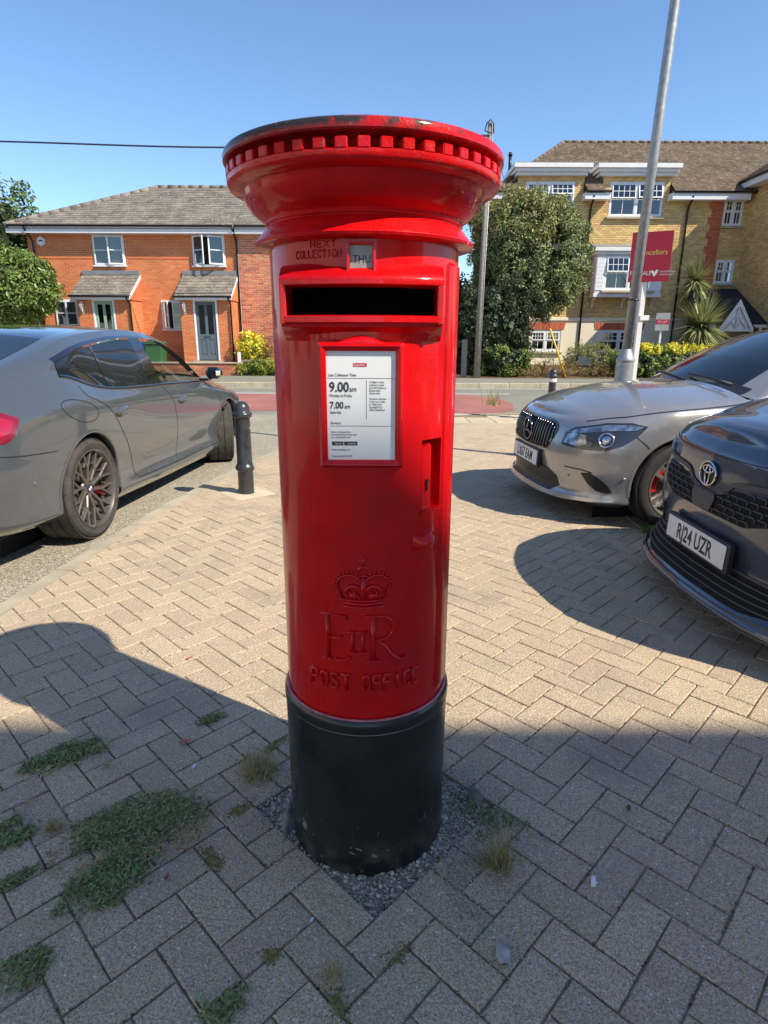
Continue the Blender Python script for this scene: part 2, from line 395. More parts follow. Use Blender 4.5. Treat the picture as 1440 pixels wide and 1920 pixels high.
# ================================================================ ground
def zg(y): return 0.0 if y < 4.5 else (-.15 if y > 11.5 else -.15 * (y - 4.5) / 7.0)
EDGE = [(-2.25,-14),(-2.12,-2),(-2.0,1.5),(-1.88,2.98),(-1.67,5.15),(-1.43,6.8),(-1.0,8.5),(-.25,10.1),(.75,11.3),(1.7,11.85),(3.,12.05)]
_ey = [p[1] for p in EDGE]; _ex = [p[0] for p in EDGE]
def ex(y): return float(pchip(_ey, _ex, y))
def sheet(name, xs, ys, zf, mt, x_lo=None, kind='structure'):
    mb = MB(); rows = []
    for y in ys:
        lo = x_lo(y) if x_lo else xs[0]
        rows.append([(lo + (xs[-1]-lo)*(x-xs[0])/(xs[-1]-xs[0]), y, zf(x, y)) for x in xs])
    mb.grid(rows, smooth=True); return tag(mb.build(name, mt), kind=kind)
L_ = lambda a, b, n: [a + (b-a)*i/n for i in range(n+1)]
sheet('ground', L_(-300, 300, 20), [-200, -60, -20, 4, 12, 19] + L_(22, 400, 12), lambda x, y: -.42 - (.0 if y < 200 else 0), MATS['soil'])
sheet('side_road', L_(-12, 14, 30), L_(-16, 12.2, 60), lambda x, y: zg(y) - .06, MATS['asphalt'])
sheet('main_road', L_(-70, 70, 60), L_(12.2, 18.5, 10), lambda x, y: -.209 + .0*y, MATS['asphalt_far'])
# red surfacing and white lines on the main road
mb = MB(); pts = [(-6.4,12.75),(.4,12.7),(1.1,12.5),(2.2,12.3),(2.75,12.9),(3.0,14.3),(2.9,15.5),(2.2,16.5),(-6.6,16.5)]
mb.add([(x, y, -.205) for x, y in pts], [tuple(range(len(pts)))]); tag(mb.build('red_road_surfacing', MATS['red_asphalt']), kind='structure')
mb = MB(); pts = [(-.6,12.6),(1.42,12.5),(1.55,12.95),(1.3,13.9),(.9,14.0),(-.6,13.95)]
mb.add([(x, y, -.201) for x, y in pts], [tuple(range(len(pts)))]); tag(mb.build('red_road_patch', MATS['red_asphalt_new']), kind='structure')
mb = MB(); mb.add([(-8,16.62,-.203),(3.4,16.62,-.203),(3.4,16.74,-.203),(-8,16.74,-.203)], [(0,1,2,3)]); tag(mb.build('white_road_line', MATS['road_white']), kind='structure')
mb = MB(); mb.add([(-40,18.2,-.203),(40,18.2,-.203),(40,18.28,-.203),(-40,18.28,-.203)], [(0,1,2,3)]); tag(mb.build('edge_line', MATS['road_white']), kind='structure')
mb = MB(); mb.add([(-2.2,12.28,-.203),(1.9,12.24,-.203),(1.9,12.34,-.203),(-2.2,12.38,-.203)], [(0,1,2,3)]); tag(mb.build('give_way_line', MATS['road_white']), kind='structure')

# ---- paved corner: bed, kerb stones, herringbone blocks
bed = sheet('paving_bed', L_(0, 1, 24), L_(-15, 12.0, 81), lambda x, y: zg(y) - .0050, MATS['joint_soil'], None)
me = bed.data
for v in me.vertices:
    lo = ex(v.co.y); v.co.x = lo + .03 + (14 - lo) * v.co.x
paving = bed; paving.name = 'paving'
def cut_pit():
    """open the bed where the gravel pit is"""
    bm = bmesh.new(); bm.from_mesh(me); fs = [f_ for f_ in bm.faces if abs(f_.calc_center_median().x) < 1.2 and abs(f_.calc_center_median().y - 1.45) < .9]
    a_ = Vector((math.cos(R(45.6)), math.sin(R(45.6)), 0)); b_ = Vector((-math.sin(R(45.6)), math.cos(R(45.6)), 0)); o_ = Vector((.55, 1.11, 0))
    for ax_, k in ((a_, -.4), (a_, .1), (b_, .4), (b_, .9)):
        fs = [f_ for f_ in bm.faces if abs(f_.calc_center_median().x) < 1.2 and abs(f_.calc_center_median().y - 1.45) < .9]
        bmesh.ops.bisect_plane(bm, geom=list(set(v for f_ in fs for v in f_.verts)) + list(set(e for f_ in fs for e in f_.edges)) + fs, plane_co=o_ + ax_*k, plane_no=ax_, dist=1e-6)
    dl = [f_ for f_ in bm.faces if -.4 < (f_.calc_center_median()-o_).dot(a_) < .1 and .4 < (f_.calc_center_median()-o_).dot(b_) < .9]
    bmesh.ops.delete(bm, geom=dl, context='FACES'); bm.to_mesh(me); bm.free()
cut_pit()
# kerb along the edge: one stone every 0.9 m
def curve_pt(s, pts=[]):
    if not pts:
        ys = np.linspace(-3, 12.05, 600); xs = pchip(_ey, _ex, ys); d = np.concatenate([[0], np.cumsum(np.hypot(np.diff(xs), np.diff(ys)))])
        # straight continuation to the right
        pts.extend([d, xs, ys, d[-1]])
    d, xs, ys, T = pts
    if s > T: return (float(xs[-1]) + (s - T), float(ys[-1]) + .004*(s-T))
    return (float(np.interp(s, d, xs)), float(np.interp(s, d, ys)))
kerb_line = thing('kerb', (0, 0, 0), 0, 'pale flush kerb stones curving round the paved corner', 'kerb'); del kerb_line['category']; kerb_line['kind'] = 'structure'
s_ = 0.
while s_ < 26:
    mb = MB(); rows_o = []; rows_i = []
    for k in range(5):
        a = curve_pt(s_ + .004 + .892*k/4); b = curve_pt(s_ + .02 + .892*k/4)
        t = Vector((b[0]-a[0], b[1]-a[1], 0)).normalized(); n = Vector((-t.y, t.x, 0))
        rows_o.append(Vector((a[0], a[1], 0)) + n*.075); rows_i.append(Vector((a[0], a[1], 0)) - n*.02)
    rows = []
    for o_, i_ in zip(rows_o, rows_i):
        z = zg(o_.y); rows.append([(o_.x, o_.y, z-.12), (o_.x, o_.y, z-.022), (o_.x*.96+i_.x*.04, o_.y*.96+i_.y*.04, z-.002), (i_.x, i_.y, z+.001), (i_.x, i_.y, z-.1)])
    mb.grid(rows, smooth=False); n = 5
    mb.add(rows[0], [(0,1,2,3,4)]); mb.add(rows[-1], [(4,3,2,1,0)])
    mb.build('kerb_stone', MATS['kerb'], kerb_line); s_ += .9

PA = R(45.6); ax = Vector((math.cos(PA), math.sin(PA), 0)); bx_ = Vector((-math.sin(PA), math.cos(PA), 0)); PO = Vector((.550, 1.110, 0)); PW = .1
def block_mesh(poly, z0=-.05, ch=.0035):
    """chamfered block from a convex polygon"""
    n = len(poly); c = sum((Vector(p) for p in poly), Vector((0,0)))/n; inn = []
    for i in range(n):
        a, b, d = Vector(poly[i-1]), Vector(poly[i]), Vector(poly[(i+1) % n])
        e1 = (b-a).normalized(); e2 = (d-b).normalized(); n1 = Vector((-e1.y, e1.x)); n2 = Vector((-e2.y, e2.x))
        q = n1 + n2; q = q / max(.4, q.dot(n1)); inn.append(b + q*ch)
    v = [(p[0], p[1], z0) for p in poly] + [(p[0], p[1], -ch*.8) for p in poly] + [(p.x, p.y, 0) for p in inn]
    f = [tuple(range(2*n, 3*n))] + [(i, (i+1) % n, n+(i+1) % n, n+i) for i in range(n)] + [(n+i, n+(i+1) % n, 2*n+(i+1) % n, 2*n+i) for i in range(n)]
    return v, f
def clip(poly, p, n):
    out = []
    for i in range(len(poly)):
        a, b = Vector(poly[i]), Vector(poly[(i+1) % len(poly)]); da, db = (a-p).dot(n), (b-p).dot(n)
        if da >= 0: out.append(a)
        if da*db < 0: out.append(a + (b-a)*(da/(da-db)))
    return out
g = .0021
full = MB(); v, f = block_mesh([(-.1+g,-.05+g),(.1-g,-.05+g),(.1-g,.05-g),(-.1+g,.05-g)]); full.add(v, f)
full_me = full.mesh('paving_block', MATS['paver'])
half = MB(); v, f = block_mesh([(-.05+g,-.05+g),(.05-g,-.05+g),(.05-g,.05-g),(-.05+g,.05-g)]); half.add(v, f)
half_me = half.mesh('paving_block_cut', MATS['paver'])
def in_pit(i, j): return -4 <= i < 1 and 4 <= j < 9
cells = []      # (cx, cy, angle, full?, corners)
prng = random.Random(3)
for i in range(-60, 150):
    for j in range(-110, 130):
        s = (i - j) % 4
        if s == 0: c2 = [(i, j), (i+1, j)]
        elif s == 3: c2 = [(i, j), (i, j+1)]
        else: continue
        keep = [c for c in c2 if not in_pit(*c)]
        if not keep: continue
        u0 = min(c[0] for c in keep); u1 = max(c[0] for c in keep)+1; v0 = min(c[1] for c in keep); v1 = max(c[1] for c in keep)+1
        ctr = PO + ax*((u0+u1)/2*PW) + bx_*((v0+v1)/2*PW)
        if not (.35 < ctr.y < 10.55 and ctr.x < 7.2 and ctr.x > -2.6): continue
        if ctr.x > 1.5 + ctr.y * .62 + .6: continue
        cells.append((ctr, 0 if (u1-u0) >= (v1-v0) else 1, len(keep) == 2, (u0, u1, v0, v1)))
def vis_rank(c):
    d = Vector((c[0].x, c[0].y, -EYE)); dep = d.dot(fw); x = d.dot(rt)/dep; y = d.dot(up)/dep
    if abs(x) > .68 or y < -.90: return 99 + d.length
    if (c[0].xy - Vector((-.045, 1.435))).length < .2: return 98
    return d.length
rest = MB(); single = []
bayk = lambda x, y: 1.84 < x < 1.985 and 3.0 < y < 8.2          # flush edging of the parking bay
for c in cells:
    ctr, rot, fl, (u0, u1, v0, v1) = c
    lo = ex(ctr.y)
    corners = [PO + ax*(u*PW) + bx_*(v*PW) for u, v in ((u0+.024,v0+.024),(u1-.024,v0+.024),(u1-.024,v1-.024),(u0+.024,v1-.024))]
    # clip at the kerb and at the slab row
    e0 = Vector((lo, ctr.y)); t = (Vector((ex(ctr.y+.1), ctr.y+.1)) - Vector((ex(ctr.y-.1), ctr.y-.1))).normalized(); nn = Vector((t.y, -t.x))
    near_edge = (ctr.xy - e0).dot(nn) < .20
    far_edge = ctr.y > 10.25
    bay = 1.65 < ctr.x < 2.15 and 2.9 < ctr.y < 8.3
    if (ctr.xy - e0).dot(nn) < -.12: continue
    if near_edge or far_edge or bay:
        polys = [[k.xy for k in corners]]
        if near_edge: polys = [clip(polys[0], e0 + nn*.026, nn)]
        if far_edge and len(polys[0]) > 2: polys = [clip(polys[0], Vector((0, 10.42)), Vector((0, -1)))]
        if bay and len(polys[0]) > 2: polys = [clip(polys[0], Vector((1.838, 0)), Vector((-1, 0))), clip(polys[0], Vector((1.987, 0)), Vector((1, 0)))]
        for p in polys:
            if len(p) > 2:
                ar = abs(sum(p[k].x*p[(k+1) % len(p)].y - p[(k+1) % len(p)].x*p[k].y for k in range(len(p))))/2
                if ar > .0012:
                    z = zg(ctr.y) + prng.uniform(-.0015, .0015); v, f = block_mesh([tuple(q) for q in p], ch=.003); rest.add([(a, b, h+z) for a, b, h in v], f)
        continue
    single.append(c)
single.sort(key=vis_rank)
for n, (ctr, rot, fl, _) in enumerate(single):
    z = zg(ctr.y) + prng.uniform(-.0018, .0018); M4 = Matrix.Translation((ctr.x, ctr.y, z)) @ Euler((prng.uniform(-.008,.008), prng.uniform(-.008,.008), PA + rot*math.pi/2 + prng.uniform(-.012,.012))).to_matrix().to_4x4()
    if n < 300:
        o = bpy.data.objects.new('paving_block', full_me if fl else half_me); put(o, paving); o.matrix_local = M4
    else:
        src = full if fl else half; rest.add([tuple(M4 @ Vector(q)) for q in src.v], src.f)
tag(rest.build('paving_blocks', MATS['paver'], paving, fix=False), kind='stuff')
# flush bay edging, slab row before the kerb
yk = 3.05
while yk < 8.0:
    mb = MB(); mb.box(1.845, 1.98, yk, yk+.89, zg(yk+.45)-.08, zg(yk+.45)+.002, .006); mb.build('edging_stone', MATS['kerb'], paving); yk += .895
for r_ in range(3):
    for k in range(20):
        x0 = -.75 + k*.45; y0 = 10.43 + r_*.45
        if x0 < ex(y0+.45) + .04: continue
        mb = MB(); z = zg(y0+.2) + prng.uniform(-.002, .002); mb.box(x0+.004, x0+.446, y0+.004, y0+.446, z-.06, z, .005); mb.build('paving_slab', MATS['slab'], paving)

tag(sheet('unseen_forecourt', L_(-2.0, 16, 12), L_(-14.5, .33, 10), lambda x, y: .001, MATS['slab']), kind='structure')  # unseen paving added behind the camera, pale to lift the foreground shade
# ---- far side of the main road
tag(sheet('pavement', L_(-70, 70, 40), [18.62, 20.0, 21.6], lambda x, y: -.06, MATS['asphalt_far']), kind='structure')
fk = thing('kerb', (0, 18.55, -.2), 0, 'far kerb of pale stones along the main road', 'kerb'); del fk['category']; fk['kind'] = 'structure'
for k in range(44):
    mb = MB(); x0 = -22 + k*.92; mb.box(x0, x0+.912, 18.5, 18.64, -.26, -.052, .012); mb.build('kerb_stone', MATS['kerb'], fk, world=True)
sheet('garden_bed', L_(.5, 60, 20), [20.9, 22.5, 26, 30], lambda x, y: .0 + (.02 if y > 21 else -.05), MATS['soil'])
sheet('front_garden', L_(-30, 1.4, 10), [22.15, 23, 24.4], lambda x, y: .34, MATS['asphalt_far'])

# ---- the pit round the pillar box: sunken bed, gravel, loose stones
def pit_pt(u, v): return PO + ax*(u*PW) + bx_*(v*PW)
mb = MB(); rows = []
for i in range(21):
    rows.append([tuple(pit_pt(-4.05+5.1*i/20, 3.95+5.1*j/20).xy) + (-.013 + .006*math.sin(i*1.7+j)*math.sin(j*1.3) + .010*max(0, 1-abs((pit_pt(-4.05+5.1*i/20, 3.95+5.1*j/20).xy - Vector((-.045, 1.435))).length-.215)/.05),) for j in range(21)])
mb.grid(rows); tag(mb.build('gravel_bed', MATS['gravel_bed']), kind='structure')
def rock(rng, r, sc=(1,1,.7)):
    bm = bmesh.new(); bmesh.ops.create_icosphere(bm, subdivisions=1, radius=r)
    for v in bm.verts: v.co *= rng.uniform(.72, 1.2); v.co.x *= sc[0]; v.co.y *= sc[1]; v.co.z *= sc[2]
    v = [tuple(q.co) for q in bm.verts]; f = [tuple(q.index for q in fa.verts) for fa in bm.faces]; bm.free(); return v, f
grng = random.Random(5); mb = MB(); rocks = [rock(grng, 1.) for _ in range(8)]
def scatter_rock(mb, x, y, z, r):
    v, f = grng.choice(rocks); a = grng.uniform(0, 6.3); ca, sa = math.cos(a), math.sin(a)
    mb.add([(x + r*(p[0]*ca-p[1]*sa), y + r*(p[0]*sa+p[1]*ca), z + r*p[2]) for p in v], f)
for k in range(9000):
    u, v = grng.uniform(-4, 1), grng.uniform(4, 9); p = pit_pt(u, v); d = (p.xy - Vector((-.045, 1.435))).length
    if d < .205: continue
    r = grng.choice([.0015, .002, .002, .0025, .003, .0035, .0045, .006]); scatter_rock(mb, p.x, p.y, -.010 + .008*max(0, 1-abs(d-.215)/.05) + grng.uniform(-.004, .004), r)
for k in range(3200):                      # grit spilt over the blocks on the right
    a = grng.gauss(0, .5); p = Vector((.16 + abs(grng.gauss(0, .15)), 1.27 + grng.gauss(-.02, .14), 0))
    scatter_rock(mb, p.x, p.y, .001, grng.choice([.0012, .0016, .002, .0026]))
for k in range(2600):                      # dust and grit over the edges of the pit
    e_ = grng.choice(((-4, None), (1, None), (None, 4), (None, 9))); o2 = abs(grng.gauss(0, .45)); u = (e_[0] + (-o2 if e_[0] < 0 else o2)) if e_[0] is not None else grng.uniform(-4, 1); v = (e_[1] + (-o2 if e_[1] == 4 else o2)) if e_[1] is not None else grng.uniform(4, 9)
    p = pit_pt(u, v); scatter_rock(mb, p.x, p.y, .0006, grng.choice([.001, .0013, .0016, .002, .0028]))
for k in range(900):
    scatter_rock(mb, grng.uniform(-1.2, 1.3), grng.uniform(.8, 2.6), .0008, grng.choice([.0008, .001, .0013, .0018]))
tag(mb.build('gravel', MATS['gravel'], fix=False), 'fine grey gravel round the foot of the red pillar box', 'gravel', kind='stuff')
mb = MB()
for k in range(9000):                      # loose sand and moss crumbs along the joints
    ctr, rot, fl_, _ = single[min(int(abs(grng.gauss(0, .5))*420), len(single)-1)]; a = PA + rot*math.pi/2; hl = .1 if fl_ else .05
    if grng.random() < .67: u, v = grng.uniform(-hl, hl), grng.choice((-.05, .05)) + grng.gauss(0, .0022)
    else: u, v = grng.choice((-hl, hl)) + grng.gauss(0, .0022), grng.uniform(-.05, .05)
    cl_ = math.sin(ctr.x*9+u*30)*math.sin(ctr.y*11+v*30)
    if cl_ < -.1 and grng.random() < .8: continue
    x, y = ctr.x + u*math.cos(a) - v*math.sin(a), ctr.y + u*math.sin(a) + v*math.cos(a); scatter_rock(mb, x, y, zg(y)-.001, grng.choice([.0012, .0016, .002, .0026, .0032]))
tag(mb.build('joint_sand', MATS['joint_grit'], paving, fix=False), kind='stuff')
def stone(name, x, y, z, r, sc, label, cat='stone', mt='stone', group=None):
    mb = MB(); bm = bmesh.new(); bmesh.ops.create_icosphere(bm, subdivisions=3, radius=r)
    for v in bm.verts:
        q = v.co.normalized(); k = 1 + .16*math.sin(q.x*5+r*900) + .12*math.sin(q.y*6.1+2) + .1*math.sin(q.z*7+q.x*3)
        v.co = Vector((q.x*r*k*sc[0], q.y*r*k*sc[1], q.z*r*k*sc[2]))
    mb.add([tuple(v.co + Vector((x, y, z + r*sc[2]*.7))) for v in bm.verts], [tuple(v.index for v in fa.verts) for fa in bm.faces], True); bm.free()
    return tag(mb.build(name, MATS[mt]), label, cat, group)
stone('loose_stone', .268, 1.012, 0, .019, (.8,1.15,.6), 'pale grey loose stone lying alone on the paving blocks')
stone('concrete_lump', -.264, 1.40, -.045, .052, (.5,1.1,.8), 'lump of old grey concrete against the black base of the pillar box', mt='old_concrete')
stone('concrete_lump', .27, 1.50, -.04, .050, (.9,.9,.6), 'mossy concrete lump beside the black base of the pillar box', mt='old_concrete')
for q, (x, y, r) in enumerate([(-.078,1.142,.010),(-.052,1.128,.0085),(-.040,1.112,.009),(-.047,1.152,.007),(-.02,1.142,.006),(-.005,1.152,.0055)]):
    stone('pebble', x, y, -.02, r, (1,1,.8), 'small pale pebble in the front corner of the gravel pit', 'pebble', group='pebbles in the corner of the gravel pit')
# ================================================================ pillar box
BX, BY, BR = -.0451, 1.435, .206
box = thing('pillar_box', (BX, BY, 0), 0, 'red cast iron pillar box with fluted round cap and black base', 'pillar box')
def cyl(th, z, r): a = R(th); return (r*math.sin(a), -r*math.cos(a), z)
RP, RC = MATS['red_paint'], MATS['red_cap']
mb = MB(); mb.lathe([(.2135,-.04),(.2135,.02),(.2125,.10),(.2135,.30),(.2145,.398),(.2125,.406),(.2125,.414),(.2165,.419),(.2175,.436),(.2155,.447),(.2095,.4535),(.20,.454)], 96); bs_ = mb.build('base', MATS['black_paint'], box, sharp=40)
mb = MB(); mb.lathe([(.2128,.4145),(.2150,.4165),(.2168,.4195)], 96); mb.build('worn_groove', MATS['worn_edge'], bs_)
mb = MB(); mb.lathe([(.2070,.4555),(.2095,.4547),(.2118,.4528)], 96); mb.build('worn_rim', MATS['worn_red'], bs_)
# body with letter slot and key pocket left open
ths = sorted(set([-180 + 4*i for i in range(91)] + [-46., 46., 37.5, 55.5])); zs = [.45, .49, .955, 1.03, 1.112, 1.2, 1.30, 1.352, 1.417, 1.46, 1.503]
ths = [t for t in ths if not any(0 < abs(t-q) < 1.2 for q in (-46., 46., 37.5, 55.5))]
mb = MB(); rows = [[cyl(t, z, BR - (.0025 if z < .47 else 0)) for t in ths] for z in zs]
def hole(i, j):
    zc = (zs[i]+zs[i+1])/2; tc = (ths[j]+ths[j+1])/2
    return (1.352 < zc < 1.417 and -46 < tc < 46) or (.955 < zc < 1.112 and 37.5 < tc < 55.5)
mb.grid(rows, True, True, hole); mb.build('body', RP, box, sharp=50)
# inside of the letter slot
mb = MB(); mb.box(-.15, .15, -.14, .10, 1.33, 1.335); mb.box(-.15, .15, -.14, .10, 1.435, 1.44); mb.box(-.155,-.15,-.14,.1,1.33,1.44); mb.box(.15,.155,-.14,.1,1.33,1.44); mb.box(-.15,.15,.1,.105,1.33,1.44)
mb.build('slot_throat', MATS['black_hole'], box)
# letter slot hood
HX = .160; nx = 22
def yf(x): return -.2325 + 1.65*x*x
def yb(x): return -math.sqrt(max(1e-6, (BR-.004)**2 - x*x))
xs_ = [-HX + 2*HX*i/nx for i in range(nx+1)]
def hood(prof, name):
    mb = MB(); rows = []
    for x in xs_:
        dip = .006*math.exp(-(x/.05)**2)
        rows.append([(x, (yf(x)+dy) if ref == 'f' else (yb(x)+dy), z - (dip if ref == 'b' and z > 1.44 else 0)) for ref, dy, z in prof])
    mb.grid(rows, True); mb.add(rows[0], [tuple(range(len(prof)))]); mb.add(rows[-1], [tuple(range(len(prof)))[::-1]])
    return mb.build(name, RP, box, sharp=28)
hood([('b',.02,1.463),('b',-.002,1.4605),('f',.030,1.452),('f',.008,1.4375),('f',.0015,1.431),('f',0,1.4265),('f',.0005,1.4185),('f',.004,1.4165),('b',.04,1.4165)], 'slot_hood')
hood([('b',.03,1.3625),('f',.006,1.3625),('f',.0005,1.3605),('f',0,1.3500),('f',.003,1.3475),('f',.011,1.3465),('f',.012,1.3405),('f',.017,1.3385),('f',.034,1.327),('b',-.006,1.314),('b',.02,1.309)], 'slot_lip')
for sx in (-1, 1):
    mb = MB(); x0, x1 = sorted((sx*HX, sx*(HX-.0125)))
    xm = sx*(HX-.006)
    mb.box(x0, x1, yf(xm), yb(xm)+.03, 1.345, 1.42, .002); mb.build('slot_side', RP, box)
# right-hand hinge strip, key pocket, keyhole plate, pull lug
mb = MB(); rows = []
for z in (.475, .49, .9, 1.3, 1.462, 1.47):
    k = 0 if .48 < z < 1.465 else 1
    rows.append([cyl(t, z + (.0 if z > .6 else .012*(t-58)/16*0), r_) for t, r_ in ((56.5,BR-.004),(57.5,BR+.004-.006*k),(59.5,BR+.0075-.008*k),(72,BR+.0075-.008*k),(75,BR+.003-.006*k),(77,BR-.004))])
mb.grid(rows, True, True); mb.add(rows[0], [tuple(range(6))]); mb.add(rows[-1], [tuple(range(6))]); mb.build('hinge_strip', RP, box, sharp=35)
mb = MB(); P4 = lambda t0, t1, z0, z1, r0, r1: [cyl(t0,z0,r0),cyl(t1,z0,r0),cyl(t1,z1,r0),cyl(t0,z1,r0),cyl(t0,z0,r1),cyl(t1,z0,r1),cyl(t1,z1,r1),cyl(t0,z1,r1)]
mb.add(P4(37.5,55.5,.955,1.112,BR,.172), [(4,5,6,7),(0,1,5,4),(1,2,6,5),(2,3,7,6),(3,0,4,7)]); mb.build('key_pocket', RP, box)
mb = MB(); mb.add([cyl(37.9,.957,BR-.001),cyl(47.5,.957,BR-.006),cyl(47.5,1.096,BR-.006),cyl(45,1.103,BR-.004),cyl(37.9,1.094,BR-.001),
                  cyl(37.9,.957,.18),cyl(47.5,.957,.18),cyl(47.5,1.096,.18),cyl(45,1.103,.18),cyl(37.9,1.094,.18)], [(0,1,2,3,4),(5,6,1,0),(6,7,2,1),(7,8,3,2),(8,9,4,3),(9,5,0,4)]); kp = mb.build('key_plate', RP, box)
mb = MB(); c = Vector(cyl(42.8, 1.014, BR-.002)); nrm = Vector((math.sin(R(42.8+8)), -math.cos(R(42.8+8)), 0)); tv = Vector((nrm.y, -nrm.x, 0))*-1
def kh(u, v, d): return tuple(c + tv*u + Vector((0,0,v)) + nrm*(d + .0012))
poly = [(.0052*math.cos(a)*(1 if math.sin(a) > -.5 else .6), .006 + .0052*math.sin(a)) for a in [R(-50+280*i/12) for i in range(13)]] + [(-.0032,-.013),(0,-.0155),(.0032,-.013)]
mb.prism([(u, v) for u, v in poly], kh, -.001, .0006); mb.build('keyhole', MATS['black_hole'], kp)
mb = MB(); rows = []
for i in range(11):
    t = 31.5 + 15.5*i/10; k = math.sin(math.pi*min(1, max(0, i/10)))**.6
    rows.append([cyl(t, .866 + .040*j/8 + .008*(i/10), BR - .003 + .036*k*math.sin(math.pi*min(1, j/8*1.0))**.75*(1.15-.3*j/8)) for j in range(9)])
mb.grid(rows, True); mb.build('pull_lug', RP, box)
# ledge of the key pocket
mb = MB(); mb.add(P4(37.0,56.3,.948,.956,BR-.002,BR+.0045), [(0,1,2,3),(4,5,6,7),(0,1,5,4),(1,2,6,5),(2,3,7,6),(3,0,4,7)]); mb.build('pocket_ledge', RP, box)
# day tab holder
mb = MB(); ZT0, ZT1 = 1.437, 1.4885
for sx, w_ in ((-1,.006),(1,.006)):
    xa = sx*.0275; mb.box(min(xa, xa-sx*w_), max(xa, xa-sx*w_), -.2165, -.18, ZT0-.004, ZT1+.003, .0015)
mb.box(-.0275,.0275,-.2165,-.18,ZT1,ZT1+.004,.0015); th_ = mb.build('tab_holder', RP, box)
mb = MB(); mb.box(-.0215,.0215,-.2085,-.19,ZT0,ZT1,.0005); tab = mb.build('day_tab', MATS['tab_grey'], box)
text_obj('tab_lettering', 'THU', .0195, MATS['ink'], tab, Matrix.Translation((.0015,-.2089,ZT0+.020)) @ Matrix.Rotation(R(90),4,'X'), .0002, 'CENTER', .88)
# collar and cap
mb = MB(); mb.lathe([(.2035,1.498),(.207,1.5005),(.2285,1.5015),(.2350,1.5035),(.2368,1.5085),(.2345,1.5130),(.2285,1.5180),(.2265,1.5215),(.2205,1.5275),(.2165,1.5335),(.2120,1.5375),(.2075,1.5415),(.2065,1.546)], 96); mb.build('collar', RC, box, sharp=35)
cp = MB(); cp.lathe([(.2065,1.540),(.2080,1.5440),(.2118,1.5450),(.2130,1.5480),(.2118,1.5510),(.2125,1.5525),(.2160,1.5555),(.2270,1.5625),(.2395,1.5735),(.2480,1.5850),(.2530,1.5965),(.2545,1.6055),(.2560,1.6085),(.2600,1.6100),(.2620,1.6085),(.2650,1.6100),(.2790,1.6125),(.2835,1.6155),(.2860,1.6200),(.2862,1.6285),(.2850,1.6300),(.2680,1.6310),(.2420,1.6330),(.2400,1.6550),(.2680,1.6560),(.2890,1.6570),(.2915,1.6600),(.2920,1.6690),(.2890,1.6755),(.2820,1.6790),(.2400,1.6850),(.1000,1.697),(.0005,1.700)], 120)
cap = cp.build('cap', RC, box, sharp=35)
mb = MB(); mb.box(-.0112,.0112,-.2868,-.240,1.6285,1.6480,.0024); tooth = mb.mesh('dentil', RC)
for k in range(46):
    o = bpy.data.objects.new('dentil', tooth); put(o, cap); o.rotation_euler = (0, 0, 2*math.pi*k/46 + .03)
# notice frame and sheet
FX0, FX1, FZ0, FZ1 = -.0862, .0832, 1.064, 1.3125; YS = -.2145
def frame_member(name, pts, w_):
    pass
mb = MB(); bw = .0165
outer = [(FX0,FZ0),(FX1,FZ0),(FX1,FZ1),(FX0,FZ1)]; inner = [(FX0+bw,FZ0+bw),(FX1-bw,FZ0+bw),(FX1-bw,FZ1-bw),(FX0+bw,FZ1-bw)]
mid = [(a[0]*.62+b[0]*.38, a[1]*.62+b[1]*.38) for a, b in zip(outer, inner)]
v = [(x, -.185, z) for x, z in outer] + [(x, -.2170, z) for x, z in outer] + [(x, -.2255, z) for x, z in mid] + [(x, -.2200, z) for x, z in inner] + [(x, -.2100, z) for x, z in inner]
f = []
for L0 in range(4):
    for i in range(4): f.append((L0*4+i, L0*4+(i+1) % 4, L0*4+4+(i+1) % 4, L0*4+4+i))
mb.add(v, f); nf = mb.build('notice_frame', RP, box)
bv = nf.modifiers.new('edge', 'BEVEL'); bv.width = .0016; bv.segments = 2; bv.limit_method = 'ANGLE'
mb = MB(); rows = []
for i in range(15):
    x = -.047 + .094*i/14 - .0015; h = .013*math.sin(math.pi*i/14)**1.3
    rows.append([(x, -.188, FZ1+h*.9+.001), (x, -.212, FZ1+h), (x, -.2195, FZ1+h*.75), (x, -.222, FZ1-.003)])
mb.grid(rows, True); mb.build('frame_crest', RP, nf)
SX0, SX1, SZ0, SZ1 = FX0+bw, FX1-bw, FZ0+bw, FZ1-bw
mb = MB(); mb.box(SX0-.002, SX1+.002, YS, YS+.004, SZ0-.002, SZ1+.002); sheet_o = mb.build('notice_sheet', MATS['notice_paper'], box)
def sp(cx, cy): return (SX0 + (cx-400)/462*(SX1-SX0), SZ1 - (cy-135)/735*(SZ1-SZ0))
def nt_(txt, cx, cy, hpx, mt='ink', al='LEFT', sx=.8, bold=0):
    x, z = sp(cx, cy); size = hpx/735*(SZ1-SZ0)/.70
    return text_obj('notice_lettering', txt, size, MATS[mt], sheet_o, Matrix.Translation((x, YS-.0006, z)) @ Matrix.Rotation(R(90),4,'X'), .0001, al, sx, bold)
nt_('Last Collection Time', 413, 300, 19, sx=.82, bold=.0)
nt_('9.00', 416, 402, 64, sx=.86, bold=.0006); nt_('am', 552, 402, 36, sx=.82); nt_('Monday to Friday', 418, 437, 19, sx=.80)
nt_('7.00', 418, 515, 45, sx=.86, bold=.0004); nt_('am', 518, 515, 30, sx=.8); nt_('Saturday', 420, 550, 19, sx=.82); nt_('Services', 422, 622, 18, sx=.82)
for i, t in enumerate(['A 4.00pm or later', 'collection is made', 'from the Postbox at', 'Bracken Bank', 'Warren Row']): nt_(t, 687, 343+18.8*i, 12.5, sx=.78)
